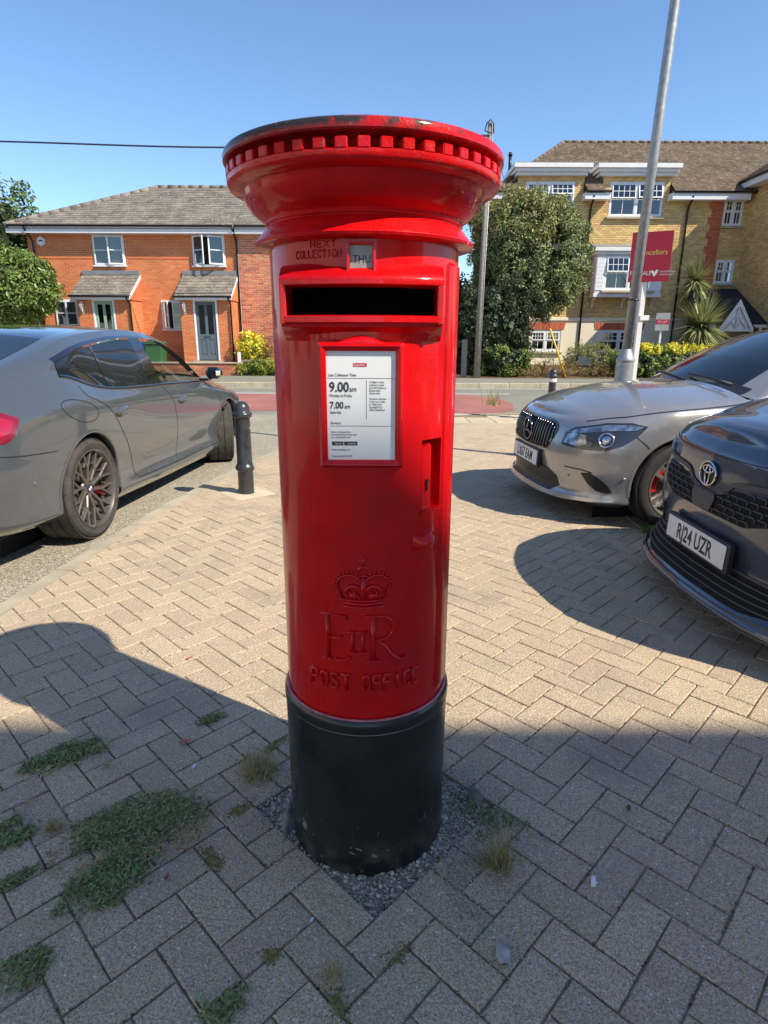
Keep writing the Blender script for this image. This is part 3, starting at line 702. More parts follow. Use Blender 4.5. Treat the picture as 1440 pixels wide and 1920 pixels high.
for i, t in enumerate(['The latest collection', 'in the area is made', 'at 5.30pm from', 'Sunninghill Post', 'Office, Kings Road']): nt_(t, 687, 455+18.6*i, 12.5, sx=.78)
for i, t in enumerate(['Find us on the app store.', 'For locating other services near', 'you - scan the QR code']): nt_(t, 425, 681+18.5*i, 12, sx=.80)
nt_('www.royalmail.com', 428, 806, 13, sx=.85); nt_('Postbox number SL5 18D', 428, 851, 12, sx=.78)
def nrect(cx0, cy0, cx1, cy1, mt, name='notice_rule', d=.0004):
    x0, z1 = sp(cx0, cy0); x1, z0 = sp(cx1, cy1); mb = MB(); mb.box(x0, x1, YS-d, YS+.001, z0, z1); return mb.build(name, MATS[mt], sheet_o)
nrect(405,312,850,314.5,'ink'); nrect(420,634,848,636.5,'ink'); nrect(666,326,668.5,586,'ink')
nrect(578,213,670,238,'brand_red','notice_logo'); nt_('Royal Mail', 583, 233, 15, 'plate_white', sx=.82)
for a, b in ((428,507),(512,603)): nrect(a,743,b,770,'ink','store_badge')
nt_('App Store', 450, 762, 12, 'plate_white', sx=.7); nt_('Google Play', 535, 762, 12, 'plate_white', sx=.7)

# embossed lettering: raised strokes that follow the cylinder
def relief(name, strokes, parent=box, h=.0085, mt=RP):
    """strokes: list of (points[(x,z)], width or [widths])"""
    mb = MB()
    for pts, wd in strokes:
        n = len(pts); wl = wd if isinstance(wd, list) else [wd]*n; rows = []
        for i, (x, z) in enumerate(pts):
            a = Vector(pts[max(0, i-1)]); b = Vector(pts[min(n-1, i+1)]); t = (b-a).normalized(); nn = Vector((-t.y, t.x)); row = []
            for k, (o_, hh) in enumerate(((-.5,-.25),(-.40,.55),(-.16,1.0),(.16,1.0),(.40,.55),(.5,-.25))):
                q = Vector((x, z)) + nn*(o_*wl[i]); row.append(cyl(math.degrees(q.x/BR), q.y, BR + h*hh))
            rows.append(row)
        mb.grid(rows, True)
        mb.add(rows[0], [tuple(range(6))]); mb.add(rows[-1], [tuple(range(6))[::-1]])
    return mb.build(name, mt, parent)
def arc(cx, cz, rx, rz, a0, a1, n=14): return [(cx + rx*math.cos(R(a0+(a1-a0)*i/n)), cz + rz*math.sin(R(a0+(a1-a0)*i/n))) for i in range(n+1)]
# E
ET, EB = .724, .612
e = relief('cipher_letter', [([(-.083,ET-.003),(-.083,EB+.004)], .0105), ([(-.097,ET),(-.040,ET-.002),(-.036,ET-.010)], [.0055,.005,.003]), ([(-.096,EB),(-.074,EB)], .005),
    ([(-.078,.667),(-.055,.668),(-.049,.674)], [.006,.006,.004]), (arc(-.051,EB+.016,.022,.016,-125,-20), [.005]*15)])
r_ = relief('cipher_letter', [([(.021,ET-.002),(.021,EB+.002)], .0125), ([(.004,ET),(.036,ET)] + arc(.036,ET-.029,.031,.029,90,-90) + [(.028,ET-.058)], [.0055]*2+[.0055,.006,.007,.008,.009,.010,.0105,.010,.009,.008,.007,.006,.0055,.0055,.005]+[.005]),
    ([(.034,ET-.060),(.048,.648),(.062,.626),(.078,.612),(.092,.609),(.098,.615)], [.006,.0095,.010,.009,.006,.003]), ([(.008,EB),(.036,EB)], .005)])
for cx in (-.025, -.002):
    relief('cipher_numeral', [([(cx,.682),(cx,.636)], .0085), ([(cx-.012,.684),(cx+.011,.684)], .005), ([(cx-.010,.634),(cx+.010,.634)], .004)], h=.0075)
# POST OFFICE, drawn on a slight arc
FONT = {'P':[([(0,0),(0,1)],1),([(0,1),(.5,1),(.62,.85),(.62,.65),(.5,.5),(0,.5)],1)],'O':[([(.3,0),(.08,.12),(0,.35),(0,.65),(.08,.88),(.3,1),(.52,.88),(.6,.65),(.6,.35),(.52,.12),(.3,0)],1)],
 'S':[([(.58,.85),(.4,1),(.15,1),(0,.82),(.08,.62),(.5,.42),(.6,.2),(.45,0),(.15,0),(0,.15)],1)],'T':[([(.33,0),(.33,1)],1),([(0,1),(.66,1)],1)],'F':[([(0,0),(0,1)],1),([(0,1),(.58,1)],1),([(0,.52),(.48,.52)],1)],
 'I':[([(0,0),(0,1)],1)],'C':[([(.6,.8),(.45,1),(.2,1),(0,.75),(0,.25),(.2,0),(.45,0),(.6,.2)],1)],'E':[([(0,0),(0,1)],1),([(0,1),(.58,1)],1),([(0,.52),(.48,.52)],1),([(0,0),(.58,0)],1)],
 'N':[([(0,0),(0,1),(.6,0),(.6,1)],1)],'X':[([(0,0),(.6,1)],1),([(0,1),(.6,0)],1)],'L':[([(0,1),(0,0),(.55,0)],1)]}
def emboss(word, x0, x1, zf, hgt, sw, h):
    n = len(word); step = (x1-x0)/n
    for i, ch in enumerate(word):
        if ch == ' ': continue
        cx = x0 + step*(i+.5); gw = step*.70; st = []
        for pts, _ in FONT[ch]:
            off = .5 if ch == 'I' else 0
            st.append(([(cx - gw*.5 + (px_/.62 if off == 0 else .5)*gw, zf(cx) + pz*hgt) for px_, pz in pts], sw))
        relief('raised_letter', st, h=h)
emboss('POST', -.136, -.028, lambda x: .536, .038, .0092, .0075)
emboss('OFFICE', -.006, .139, lambda x: .536, .038, .0086, .0075)
emboss('NEXT', -.104, -.046, lambda x: 1.4865, .0110, .0030, .0022)
emboss('COLLECTION', -.140, -.036, lambda x: 1.468, .0135, .0030, .0022)
# crown
CZ, CT = .742, .866
cr = relief('crown_band', [([(-.043,CZ+.006),(-.02,CZ+.0035),(0,CZ+.003),(.02,CZ+.0035),(.043,CZ+.006)], .007), ([(-.044,CZ+.022),(-.02,CZ+.0195),(0,CZ+.019),(.02,CZ+.0195),(.044,CZ+.022)], .006), ([(-.04,CZ+.014),(0,CZ+.011),(.04,CZ+.014)], .008)], h=.0075)
relief('crown_arch', [([(-.046,CZ+.024)] + arc(-.030,CZ+.055,.028,.026,200,35,12) + [(-.003,CZ+.066)], .006), ([(.046,CZ+.024)] + arc(.030,CZ+.055,.028,.026,-20,145,12) + [(.003,CZ+.066)], .006), ([(0,CZ+.022),(0,CZ+.070)], .014)], h=.008)
relief('crown_cap', [(arc(-.022,CZ+.036,.017,.018,170,20,10), .010), (arc(.022,CZ+.036,.017,.018,10,160,10), .010), ([(-.030,CZ+.032),(-.012,CZ+.030)], .016), ([(.012,CZ+.030),(.030,CZ+.032)], .016)], h=.007)
relief('crown_cross', [([(-.011,CZ+.077),(.011,CZ+.077)], .010), (arc(0,CZ+.090,.010,.009,180,0,8), .008), ([(0,CZ+.10),(0,CZ+.122)], .007), ([(-.010,CZ+.114),(.010,CZ+.114)], .008), ([(-.006,CZ+.121),(.006,CZ+.121)], .005)], h=.0045)
bead = MB(); bead.sphere((0,0,0), .0036, 8, 5); bead_me = bead.mesh('crown_bead', RP)
for sx in (-1, 1):
    for x, z in arc(.030, CZ+.055, .033, .031, -35, 150, 11) + [(.012, CZ+.030), (.020, CZ+.027), (.028, CZ+.029), (.036, CZ+.033), (.019, CZ+.039), (.030, CZ+.040)]:
        o = bpy.data.objects.new('crown_bead', bead_me); put(o, box); o.location = cyl(math.degrees(sx*x/BR), z, BR+.0028)
# ================================================================ houses
def rect_cut(u0, u1, v0, v1, holes):
    """split a rectangle into cells that avoid the holes"""
    us = sorted(set([u0, u1] + [min(max(h[k], u0), u1) for h in holes for k in (0, 1)])); vs2 = sorted(set([v0, v1] + [min(max(h[k], v0), v1) for h in holes for k in (2, 3)]))
    for a, b in zip(us, us[1:]):
        for c, d in zip(vs2, vs2[1:]):
            mu, mv = (a+b)/2, (c+d)/2
            if b-a > 1e-4 and d-c > 1e-4 and not any(h[0] < mu < h[1] and h[2] < mv < h[3] for h in holes): yield a, b, c, d
def brick_wall(parent, mp, u0, u1, v0, v1, holes, mt, mortar, flip=False, world=True, bl=.211, bh=.062, j=.0135, header=None):
    mb = MB()
    for a, b, c, d in rect_cut(u0, u1, v0, v1, holes):
        q = [mp(a,c,0), mp(b,c,0), mp(b,d,0), mp(a,d,0)]; mb.add(q, [(0,1,2,3)])
        # reveal sides of holes
    for h in holes:
        for (a, c), (b, d) in (((h[0],h[2]),(h[0],h[3])), ((h[1],h[2]),(h[1],h[3])), ((h[0],h[2]),(h[1],h[2])), ((h[0],h[3]),(h[1],h[3]))):
            mb.add([mp(a,c,.008), mp(b,d,.008), mp(b,d,-.12), mp(a,c,-.12)], [(0,1,2,3)])
    w_ = mb.build('wall', MATS[mortar], parent, world, fix=False)
    mb = MB(); row = 0; v = v0
    while v < v1 - .02:
        vt = min(v + bh, v1); u = u0 - (bl+j)/2*(row % 2)
        while u < u1:
            a, b = max(u, u0), min(u+bl, u1)
            if b - a > .02:
                segs = [(a, b)]
                for h in holes:
                    if h[2] < vt - .01 and h[3] > v + .01:
                        ns = []
                        for s0, s1 in segs:
                            if h[1] <= s0 or h[0] >= s1: ns.append((s0, s1))
                            else:
                                if h[0] - s0 > .02: ns.append((s0, h[0]))
                                if s1 - h[1] > .02: ns.append((h[1], s1))
                        segs = ns
                for s0, s1 in segs:
                    d = .007 + rnd.uniform(-.002, .002)
                    mb.add([mp(s0,v,0),mp(s1,v,0),mp(s1,vt,0),mp(s0,vt,0),mp(s0+.002,v+.002,d),mp(s1-.002,v+.002,d),mp(s1-.002,vt-.002,d),mp(s0+.002,vt-.002,d)], [(4,5,6,7),(0,1,5,4),(1,2,6,5),(2,3,7,6),(3,0,4,7)])
            u += bl + j
        v += bh + j; row += 1
    o = mb.build('brick_courses', MATS[mt], w_, fix=False); tag(o, kind='stuff'); return w_
def tiles(parent, o, ud, vd, u0f, u1f, vlen, tw, ch, mt, thick=.014, name='roof', world=True, und='tile_grey', taper=True):
    """overlapping tiles on a slope: o origin at the eave, ud along the eave, vd up the slope"""
    o, ud, vd = Vector(o), Vector(ud).normalized(), Vector(vd).normalized(); nn = ud.cross(vd)
    if nn.z < 0: nn = -nn
    mb = MB(); rows = []
    for v in (0, vlen): rows.append([tuple(o + ud*u0f(v) + vd*v - nn*.01), tuple(o + ud*u1f(v) + vd*v - nn*.01)])
    mb.grid(rows, False); rows2 = [[tuple(Vector(p) - nn*.08) for p in r_] for r_ in rows]; mb.grid(rows2, False)
    rf = mb.build(name, MATS[und], parent, world)
    mb = MB(); v = 0.; k = 0
    while v < vlen - .01:
        vt = min(v + ch*1.12, vlen); a0, a1 = u0f(v), u1f(v); b0, b1 = u0f(vt), u1f(vt); u = math.floor(a0/tw)*tw - (tw/2 if k % 2 else 0)
        while u < a1:
            s0, s1 = max(u, a0)+.002, min(u+tw, a1)-.002; t0, t1 = max(u, b0)+.002, min(u+tw, b1)-.002
            if s1 - s0 > .03 or t1 - t0 > .03:
                if t1 <= t0: t0 = t1 = min(max((t0+t1)/2, b0), b1)
                if s1 <= s0: s0 = s1 = min(max((s0+s1)/2, a0), a1)
                lift = thick + rnd.uniform(-.003, .004); sk = rnd.uniform(-.006, .006)
                p = [o+ud*s0+vd*(v+sk)+nn*lift, o+ud*s1+vd*(v-sk)+nn*(lift+rnd.uniform(-.002,.002)), o+ud*t1+vd*vt+nn*.001, o+ud*t0+vd*vt+nn*.001, o+ud*s0+vd*(v+sk)-nn*.004, o+ud*s1+vd*(v-sk)-nn*.004]
                mb.add([tuple(q) for q in p], [(0,1,2,3),(4,5,1,0),(4,0,3),(1,5,2)])
            u += tw
        v += ch; k += 1
    t = mb.build('roof_tiles', MATS[mt], rf, fix=False); tag(t, kind='stuff'); return rf
def bx(parent, name, mt, x0, x1, y0, y1, z0, z1, b=.004, world=True):
    mb = MB(); mb.box(x0, x1, y0, y1, z0, z1, b); return mb.build(name, MATS[mt], parent, world)
def hinge(mb, start, px, py, ang):
    if ang: mb.xf(Matrix.Translation((px, py, 0)) @ Matrix.Rotation(ang, 4, 'Z') @ Matrix.Translation((-px, -py, 0)), start)
def casement(parent, x0, x1, z0, z1, Y, opens=(0, 0), curtain=True, fr=.05):
    """white two-leaf casement window with a glazing bar across each leaf"""
    mb = MB(); y0, y1 = Y-.03, Y+.04
    mb.box(x0, x0+fr, y0, y1, z0, z1, .004); mb.box(x1-fr, x1, y0, y1, z0, z1, .004); mb.box(x0+fr, x1-fr, y0, y1, z1-fr, z1, .004); mb.box(x0+fr, x1-fr, y0, y1, z0, z0+fr, .004)
    wn = mb.build('window', MATS['white_upvc'], parent, True)
    xm = (x0+x1)/2
    for k, (a, b) in enumerate(((x0+fr*.6, xm-.002), (xm+.002, x1-fr*.6))):
        s = MB(); f2 = .048; ya, yb_ = Y-.052, Y-.012; za, zb = z0+fr*.7, z1-fr*.7
        s.box(a, a+f2, ya, yb_, za, zb, .004); s.box(b-f2, b, ya, yb_, za, zb, .004); s.box(a+f2, b-f2, ya, yb_, zb-f2, zb, .004); s.box(a+f2, b-f2, ya, yb_, za, za+f2, .004)
        zm = (za+zb)/2; s.box(a+f2, b-f2, ya+.005, yb_, zm-.016, zm+.016, .003)
        g_ = MB(); g_.box(a+f2-.005, b-f2+.005, ya+.018, ya+.024, za+f2-.005, zb-f2+.005)
        an = opens[k]; hx = a if k == 0 else b
        hinge(s, 0, hx, ya, -an if k == 0 else an); hinge(g_, 0, hx, ya, -an if k == 0 else an)
        s.build('sash', MATS['white_upvc'], wn); g_.build('pane', MATS['house_glass'], wn)
    mb = MB(); mb.box(x0-.03, x1+.03, Y-.11, Y+.03, z0-.045, z0, .008); mb.build('sill', MATS['white_upvc'], wn)
    mb = MB(); mb.box(x0+.02, x1-.02, Y+(.05 if curtain else .30), Y+(.055 if curtain else .31), z0+.02, z1-.02)
    if curtain: mb.build('blind', MATS['curtain'], wn)
    else: mb.build('dark_room', MATS['room_dark'], wn)
    return wn
def downpipe(parent, x, Y, z0, z1, r=.034, neck=.25):
    mb = MB(); mb.tube([(x-.02, Y-neck-.1, z1), (x, Y-neck-.06, z1-.1), (x+.02, Y-.10, z1-.38), (x+.02, Y-.07, z1-.5), (x+.02, Y-.07, z0)], r, 8); return mb.build('downpipe', MATS['gutter_black'], parent, True)
def gutter(parent, x0, x1, Y, z):
    mb = MB(); rows = [[(x, Y - .055*math.cos(R(a)), z - .055*math.sin(R(a))) for a in range(-10, 200, 20)] for x in (x0, x1)]; mb.grid(rows); o = mb.build('gutter', MATS['gutter_black'], parent, True); return o

FY = 24.0; GZ = .34
h1 = thing('terraced_house', (-9.3, FY, GZ), 0, 'orange brick cottage-style house with two tiled door canopies and white open casements', 'house')
fr_ = lambda u, v, d: (u, FY - d, v)
wins = [(-10.72,-9.57,3.75,4.80), (-7.07,-5.88,3.75,4.80), (-12.43,-11.55,1.60,2.55), (-8.41,-7.56,1.50,2.53)]
brick_wall(h1, fr_, -13.1, -5.42, GZ-.4, 4.86, wins, 'brick_orange', 'mortar')
mb = MB(); mb.add([(-13.1,FY,GZ-.5),(-13.1,30,GZ-.5),(-13.1,30,4.9),(-13.1,FY,4.9)], [(0,1,2,3)]); mb.build('side_wall', MATS['brick_orange_dark'], h1, True)
bx(h1, 'brick_band', 'brick_orange', -13.1, -10.8, FY-.022, FY, 3.99, 4.06); bx(h1, 'brick_band', 'brick_orange', -9.5, -7.15, FY-.022, FY, 3.99, 4.06)
casement(h1, *wins[0][:2], *wins[0][2:], FY-.01, (0, R(14))); casement(h1, *wins[1][:2], *wins[1][2:], FY-.01, (R(38), R(30)), False)
casement(h1, *wins[2][:2], *wins[2][2:], FY-.01, (0, R(6))); casement(h1, *wins[3][:2], *wins[3][2:], FY-.01, (R(42), R(10)), False)
SL = Vector((0, 27.3-23.5, 7.06-5.02)); vl = SL.length; hipf = lambda v: -13.62 + (13.62-9.25)*v/vl
tiles(h1, (0, 23.5, 5.02), (1,0,0), SL, hipf, lambda v: -5.44, vl, .30, .205, 'tile_grey')
mb = MB(); mb.add([(-13.62,23.5,5.02),(-9.25,27.3,7.06),(-13.62,31.1,5.02)], [(0,1,2)]); mb.add([(-9.25,27.3,7.06),(-5.44,27.3,7.06),(-5.44,31.1,5.02),(-13.62,31.1,5.02)], [(0,1,2,3)]); mb.build('rear_roof', MATS['tile_grey'], h1, True)
def ridge(parent, p0, p1, n, mt='tile_grey', r=.10):
    p0, p1 = Vector(p0), Vector(p1)
    for k in range(n):
        mb = MB(); a = p0.lerp(p1, k/n); b = p0.lerp(p1, (k+.97)/n); mb.tube([a, b], [r, r*.95], 8); mb.build('ridge_tile', MATS[mt], parent, True)
ridge(h1, (-9.25,27.3,7.05), (-5.44,27.3,7.05), 9); ridge(h1, (-13.6,23.52,5.04), (-9.25,27.3,7.05), 15)
bx(h1, 'fascia', 'white_upvc', -13.6, -5.44, 23.58, 23.61, 4.80, 5.03, .003); bx(h1, 'soffit', 'white_upvc', -13.6, -5.44, 23.61, 24.0, 4.805, 4.83, .002)
gutter(h1, -13.62, -5.44, 23.52, 5.06); downpipe(h1, -12.9, FY, 1.2, 5.0, neck=.38); downpipe(h1, -5.46, FY, GZ, 5.0, neck=.38)
mb = MB(); mb.prism([(.16*math.cos(R(30+60*i)), .16*math.sin(R(30+60*i))*1.05) for i in range(6)], lambda u, v, d: (-12.58+u, FY-.01-d, 4.57+v), 0, .06); al = mb.build('alarm_box', MATS['white_upvc'], h1, True)
mb = MB(); mb.box(-12.66,-12.5,FY-.074,FY-.0705,4.56,4.61); mb.build('alarm_lettering', MATS['plastic_grey'], al)
def porch(xl, xr, d0, d1, doormt, lampx, full):
    PYF = 23.0; pf = lambda u, v, d: (u, PYF - d, v)
    dz0, dz1 = .42, 2.53
    brick_wall(h1, pf, xl, xr, GZ-.02, 2.62, [(d0, d1, GZ-.02, dz1)], 'brick_orange', 'mortar')
    brick_wall(h1, lambda u, v, d: (xr + d, u, v), PYF+.0, FY, GZ-.02, 2.60, [], 'brick_orange', 'mortar')
    mb = MB(); mb.add([(xl,PYF,GZ),(xl,FY,GZ),(xl,FY,3.3),(xl,PYF,2.6)], [(0,1,2,3)]); mb.build('porch_side', MATS['brick_orange'], h1, True)
    # door with frame
    mb = MB(); fw_ = .065
    mb.box(d0, d0+fw_, PYF-.02, PYF+.09, dz0-.02, dz1, .004); mb.box(d1-fw_, d1, PYF-.02, PYF+.09, dz0-.02, dz1, .004); mb.box(d0+fw_, d1-fw_, PYF-.02, PYF+.09, dz1-fw_, dz1, .004)
    df = mb.build('door_frame', MATS['white_upvc'], h1, True)
    a, b, c, e = d0+fw_+.004, d1-fw_-.004, dz0, dz1-fw_-.004; xm = (a+b)/2; mb = MB(); st = .10; yd0, yd1 = PYF+.02, PYF+.065
    zmid = c + (e-c)*.40
    mb.box(a, a+st, yd0, yd1, c, e, .004); mb.box(b-st, b, yd0, yd1, c, e, .004); mb.box(xm-.05, xm+.05, yd0+.001, yd1, c+.12, e-.1, .004)
    mb.box(a+st, b-st, yd0+.002, yd1, c, c+.17, .004); mb.box(a+st, b-st, yd0+.002, yd1, e-.11, e, .004); mb.box(a+st, b-st, yd0+.002, yd1, zmid-.09, zmid+.09, .004)
    dr = mb.build('door', MATS[doormt], h1, True)
    for p, q in ((a+st, xm-.05), (xm+.05, b-st)):
        mb = MB(); mb.box(p, q, yd0+.022, yd0+.04, c+.17, zmid-.09); mb.box(p+.03, q-.03, yd0+.010, yd0+.03, c+.2, zmid-.12, .008); mb.build('door_panel', MATS[doormt], dr)
        mb = MB(); mb.box(p, q, yd0+.02, yd0+.028, zmid+.09, e-.11); mb.build('door_pane', MATS['house_glass'], dr)
    mb = MB(); mb.box(a+.02, b-.02, PYF+.3, PYF+.31, zmid, e); mb.build('hall_dark', MATS['room_dark'], dr)
    mb = MB(); mb.box(xm-.12, xm+.12, yd0-.012, yd0+.004, zmid-.03, zmid+.03, .004); mb.build('letter_plate', MATS['plastic_grey'], dr)
    bx(h1, 'door_step', 'kerb', d0-.08, d1+.08, PYF-.28, PYF+.0, GZ-.05, dz0-.03, .01)
    # canopy
    cx0, cx1 = xl-.12, xr+.05; o = (0, 22.72, 2.62); sl = Vector((0, 24.0-22.72, 3.46-2.62))
    tiles(h1, o, (1,0,0), sl, lambda v: cx0, lambda v: cx1, sl.length, .30, .2, 'tile_grey', name='canopy_roof')
    bx(h1, 'flashing', 'lead', cx0, cx1, 23.93, 24.0-.002, 3.44, 3.58, .003)
    bx(h1, 'canopy_fascia', 'white_upvc', cx0+.02, cx1-.02, 22.76, 22.79, 2.50, 2.60, .003); bx(h1, 'canopy_soffit', 'white_upvc', cx0+.02, cx1-.02, 22.79, 23.0, 2.51, 2.53, .002)
    gutter(h1, cx0-.02, cx1+.03, 22.72, 2.635)
    mb = MB(); mb.prism([(22.74,2.50),(22.74,2.60),(24.0,3.43),(24.0,3.30)], lambda u, v, d: (cx1+d, u, v), 0, .02); mb.build('barge_board', MATS['white_upvc'], h1, True)
    mb = MB(); mb.prism([(22.80,2.50),(24.0,3.29),(24.0,2.50)], lambda u, v, d: (cx1-.03+d, u, v), 0, .02); mb.build('canopy_cheek', MATS['brick_orange'], h1, True)
    mb = MB(); mb.tube([(xr-.05,22.72,2.58),(xr-.03,22.8,2.45),(xr-.02,22.93,2.38),(xr-.02,22.93,GZ)], .03, 8); mb.build('downpipe', MATS['gutter_black'], h1, True)
    # wall lantern
    ly = PYF-.11; mb = MB(); mb.lathe([(.0,.20),(.03,.19),(.085,.10),(.09,.085),(.07,.08)], 6, (lampx, ly, 2.24), False); mb.box(lampx-.02, lampx+.02, ly, PYF, 2.1, 2.15, .004); mb.lathe([(.0,-.10),(.03,-.09),(.035,-.075),(.05,-.06),(.05,-.05)], 6, (lampx, ly, 2.24), False); mb.box(lampx-.035, lampx+.035, PYF-.02, PYF, 2.02, 2.18, .004)
    for i in range(6):
        a0 = R(60*i); mb.tube([(lampx+.048*math.cos(a0), ly+.048*math.sin(a0), 2.19), (lampx+.078*math.cos(a0), ly+.078*math.sin(a0), 2.325)], .006, 4)
    ln = mb.build('wall_lantern', MATS['white_paint'], h1, True); mb = MB(); mb.lathe([(.044,-.05),(.072,.08)], 6, (lampx, ly, 2.24), False); mb.build('lantern_glass', MATS['curtain'], ln)
porch(-11.10, -9.15, -10.56, -9.76, 'door_green', -10.90, True); porch(-7.39, -5.53, -6.92, -6.06, 'door_slate', -7.22, True)
# neighbour with pale joints
h2 = thing('terraced_house', (-2.0, FY, GZ), 0, 'neighbouring red brick house with pale mortar joints beside the grey front door', 'house')
brick_wall(h2, lambda u, v, d: (u, FY-.06-d, v), -5.40, 1.2, GZ-.4, 4.86, [(-2.6,-1.3,3.7,4.8),(-2.6,-1.3,1.4,2.6)], 'brick_orange_dark', 'mortar_pale')
casement(h2, -2.6, -1.3, 3.7, 4.8, FY-.07); casement(h2, -2.6, -1.3, 1.4, 2.6, FY-.07)
tiles(h2, (0, 23.5, 5.02), (1,0,0), SL, lambda v: -5.40, lambda v: 1.4, vl, .30, .205, 'tile_grey')
mb = MB(); mb.add([(-5.4,27.3,7.06),(1.4,27.3,7.06),(1.4,31.1,5.02),(-5.4,31.1,5.02)], [(0,1,2,3)]); mb.build('rear_roof', MATS['tile_grey'], h2, True)
mb = MB(); mb.add([(1.2,FY,GZ-.4),(1.2,30.6,GZ-.4),(1.2,30.6,5.0),(1.2,27.3,7.2),(1.2,FY,5.0)], [(0,1,2,3,4)]); mb.build('gable_wall', MATS['brick_orange_dark'], h2, True)
ridge(h2, (-5.4,27.3,7.05), (1.4,27.3,7.05), 15); bx(h2, 'fascia', 'white_upvc', -5.40, 1.4, 23.58, 23.61, 4.80, 5.03, .003); bx(h2, 'soffit', 'white_upvc', -5.40, 1.4, 23.61, 24.0, 4.805, 4.83, .002); gutter(h2, -5.40, 1.4, 23.52, 5.06)
# low front wall, post-and-rail, alarm etc
lw = thing('garden_wall', (-6.4, 22.05, -.06), 0, 'low weathered brick wall below the grey front door', 'wall')
brick_wall(lw, lambda u, v, d: (u, 22.05-d, v), -30.0, -5.1, -.10, .33, [], 'brick_orange_dark', 'mortar')
bx(lw, 'coping', 'kerb', -30.0, -5.05, 22.0, 22.3, .33, .375, .006)
rl = thing('garden_rail', (-4, 22.2, 0), 0, 'thin dark timber rail on a white post by the yellow shrub', 'rail')
bx(rl, 'post', 'white_paint', -5.22, -5.12, 22.1, 22.2, -.06, .72, .006); bx(rl, 'rail', 'pole_wood', -5.2, 1.0, 22.13, 22.19, .40, .46, .006)
fe = thing('board_fence', (-16, 23.6, 0), 0, 'dark brown board fence under the laurel bush', 'fence')
for k in range(64): bx(fe, 'fence_board', 'fence_wood', -21.5+k*.14, -21.5+k*.14+.132, 23.2+.01*(k % 2), 23.225+.01*(k % 2), -.1, 2.45, .003)
def wheelie(x, y, mt, label):
    t = thing('wheelie_bin', (x, y, .04), 0, label, 'bin')
    mb = MB(); v = [(-.25,-.28,.06),(.25,-.28,.06),(.25,.26,.06),(-.25,.26,.06),(-.29,-.35,.94),(.29,-.35,.94),(.29,.33,.94),(-.29,.33,.94)]; mb.add(v, [(0,3,2,1),(4,5,6,7),(0,1,5,4),(1,2,6,5),(2,3,7,6),(3,0,4,7)]); bo = mb.build('bin_body', MATS[mt], t); bv = bo.modifiers.new('b', 'BEVEL'); bv.width = .03; bv.segments = 2
    mb = MB(); mb.box(-.31,.31,-.39,.36,.94,.99,.012); mb.box(-.27,.27,-.33,.3,.985,1.03,.02); mb.build('bin_lid', MATS[mt], t)
    mb = MB(); mb.tube([(-.24,.42,.95),(.24,.42,.95)], .018, 8); mb.build('bin_handle', MATS[mt], t)
    for sx in (-1, 1): mb = MB(); mb.tube([(sx*.27,.24,.1),(sx*.22,.24,.1)], .1, 14); mb.build('bin_wheel', MATS['rubber'], t)
wheelie(-8.28, 22.65, 'bin_green', 'green wheelie bin in front of the orange brick house'); wheelie(-8.98, 22.65, 'bin_blue', 'blue wheelie bin in front of the orange brick house')

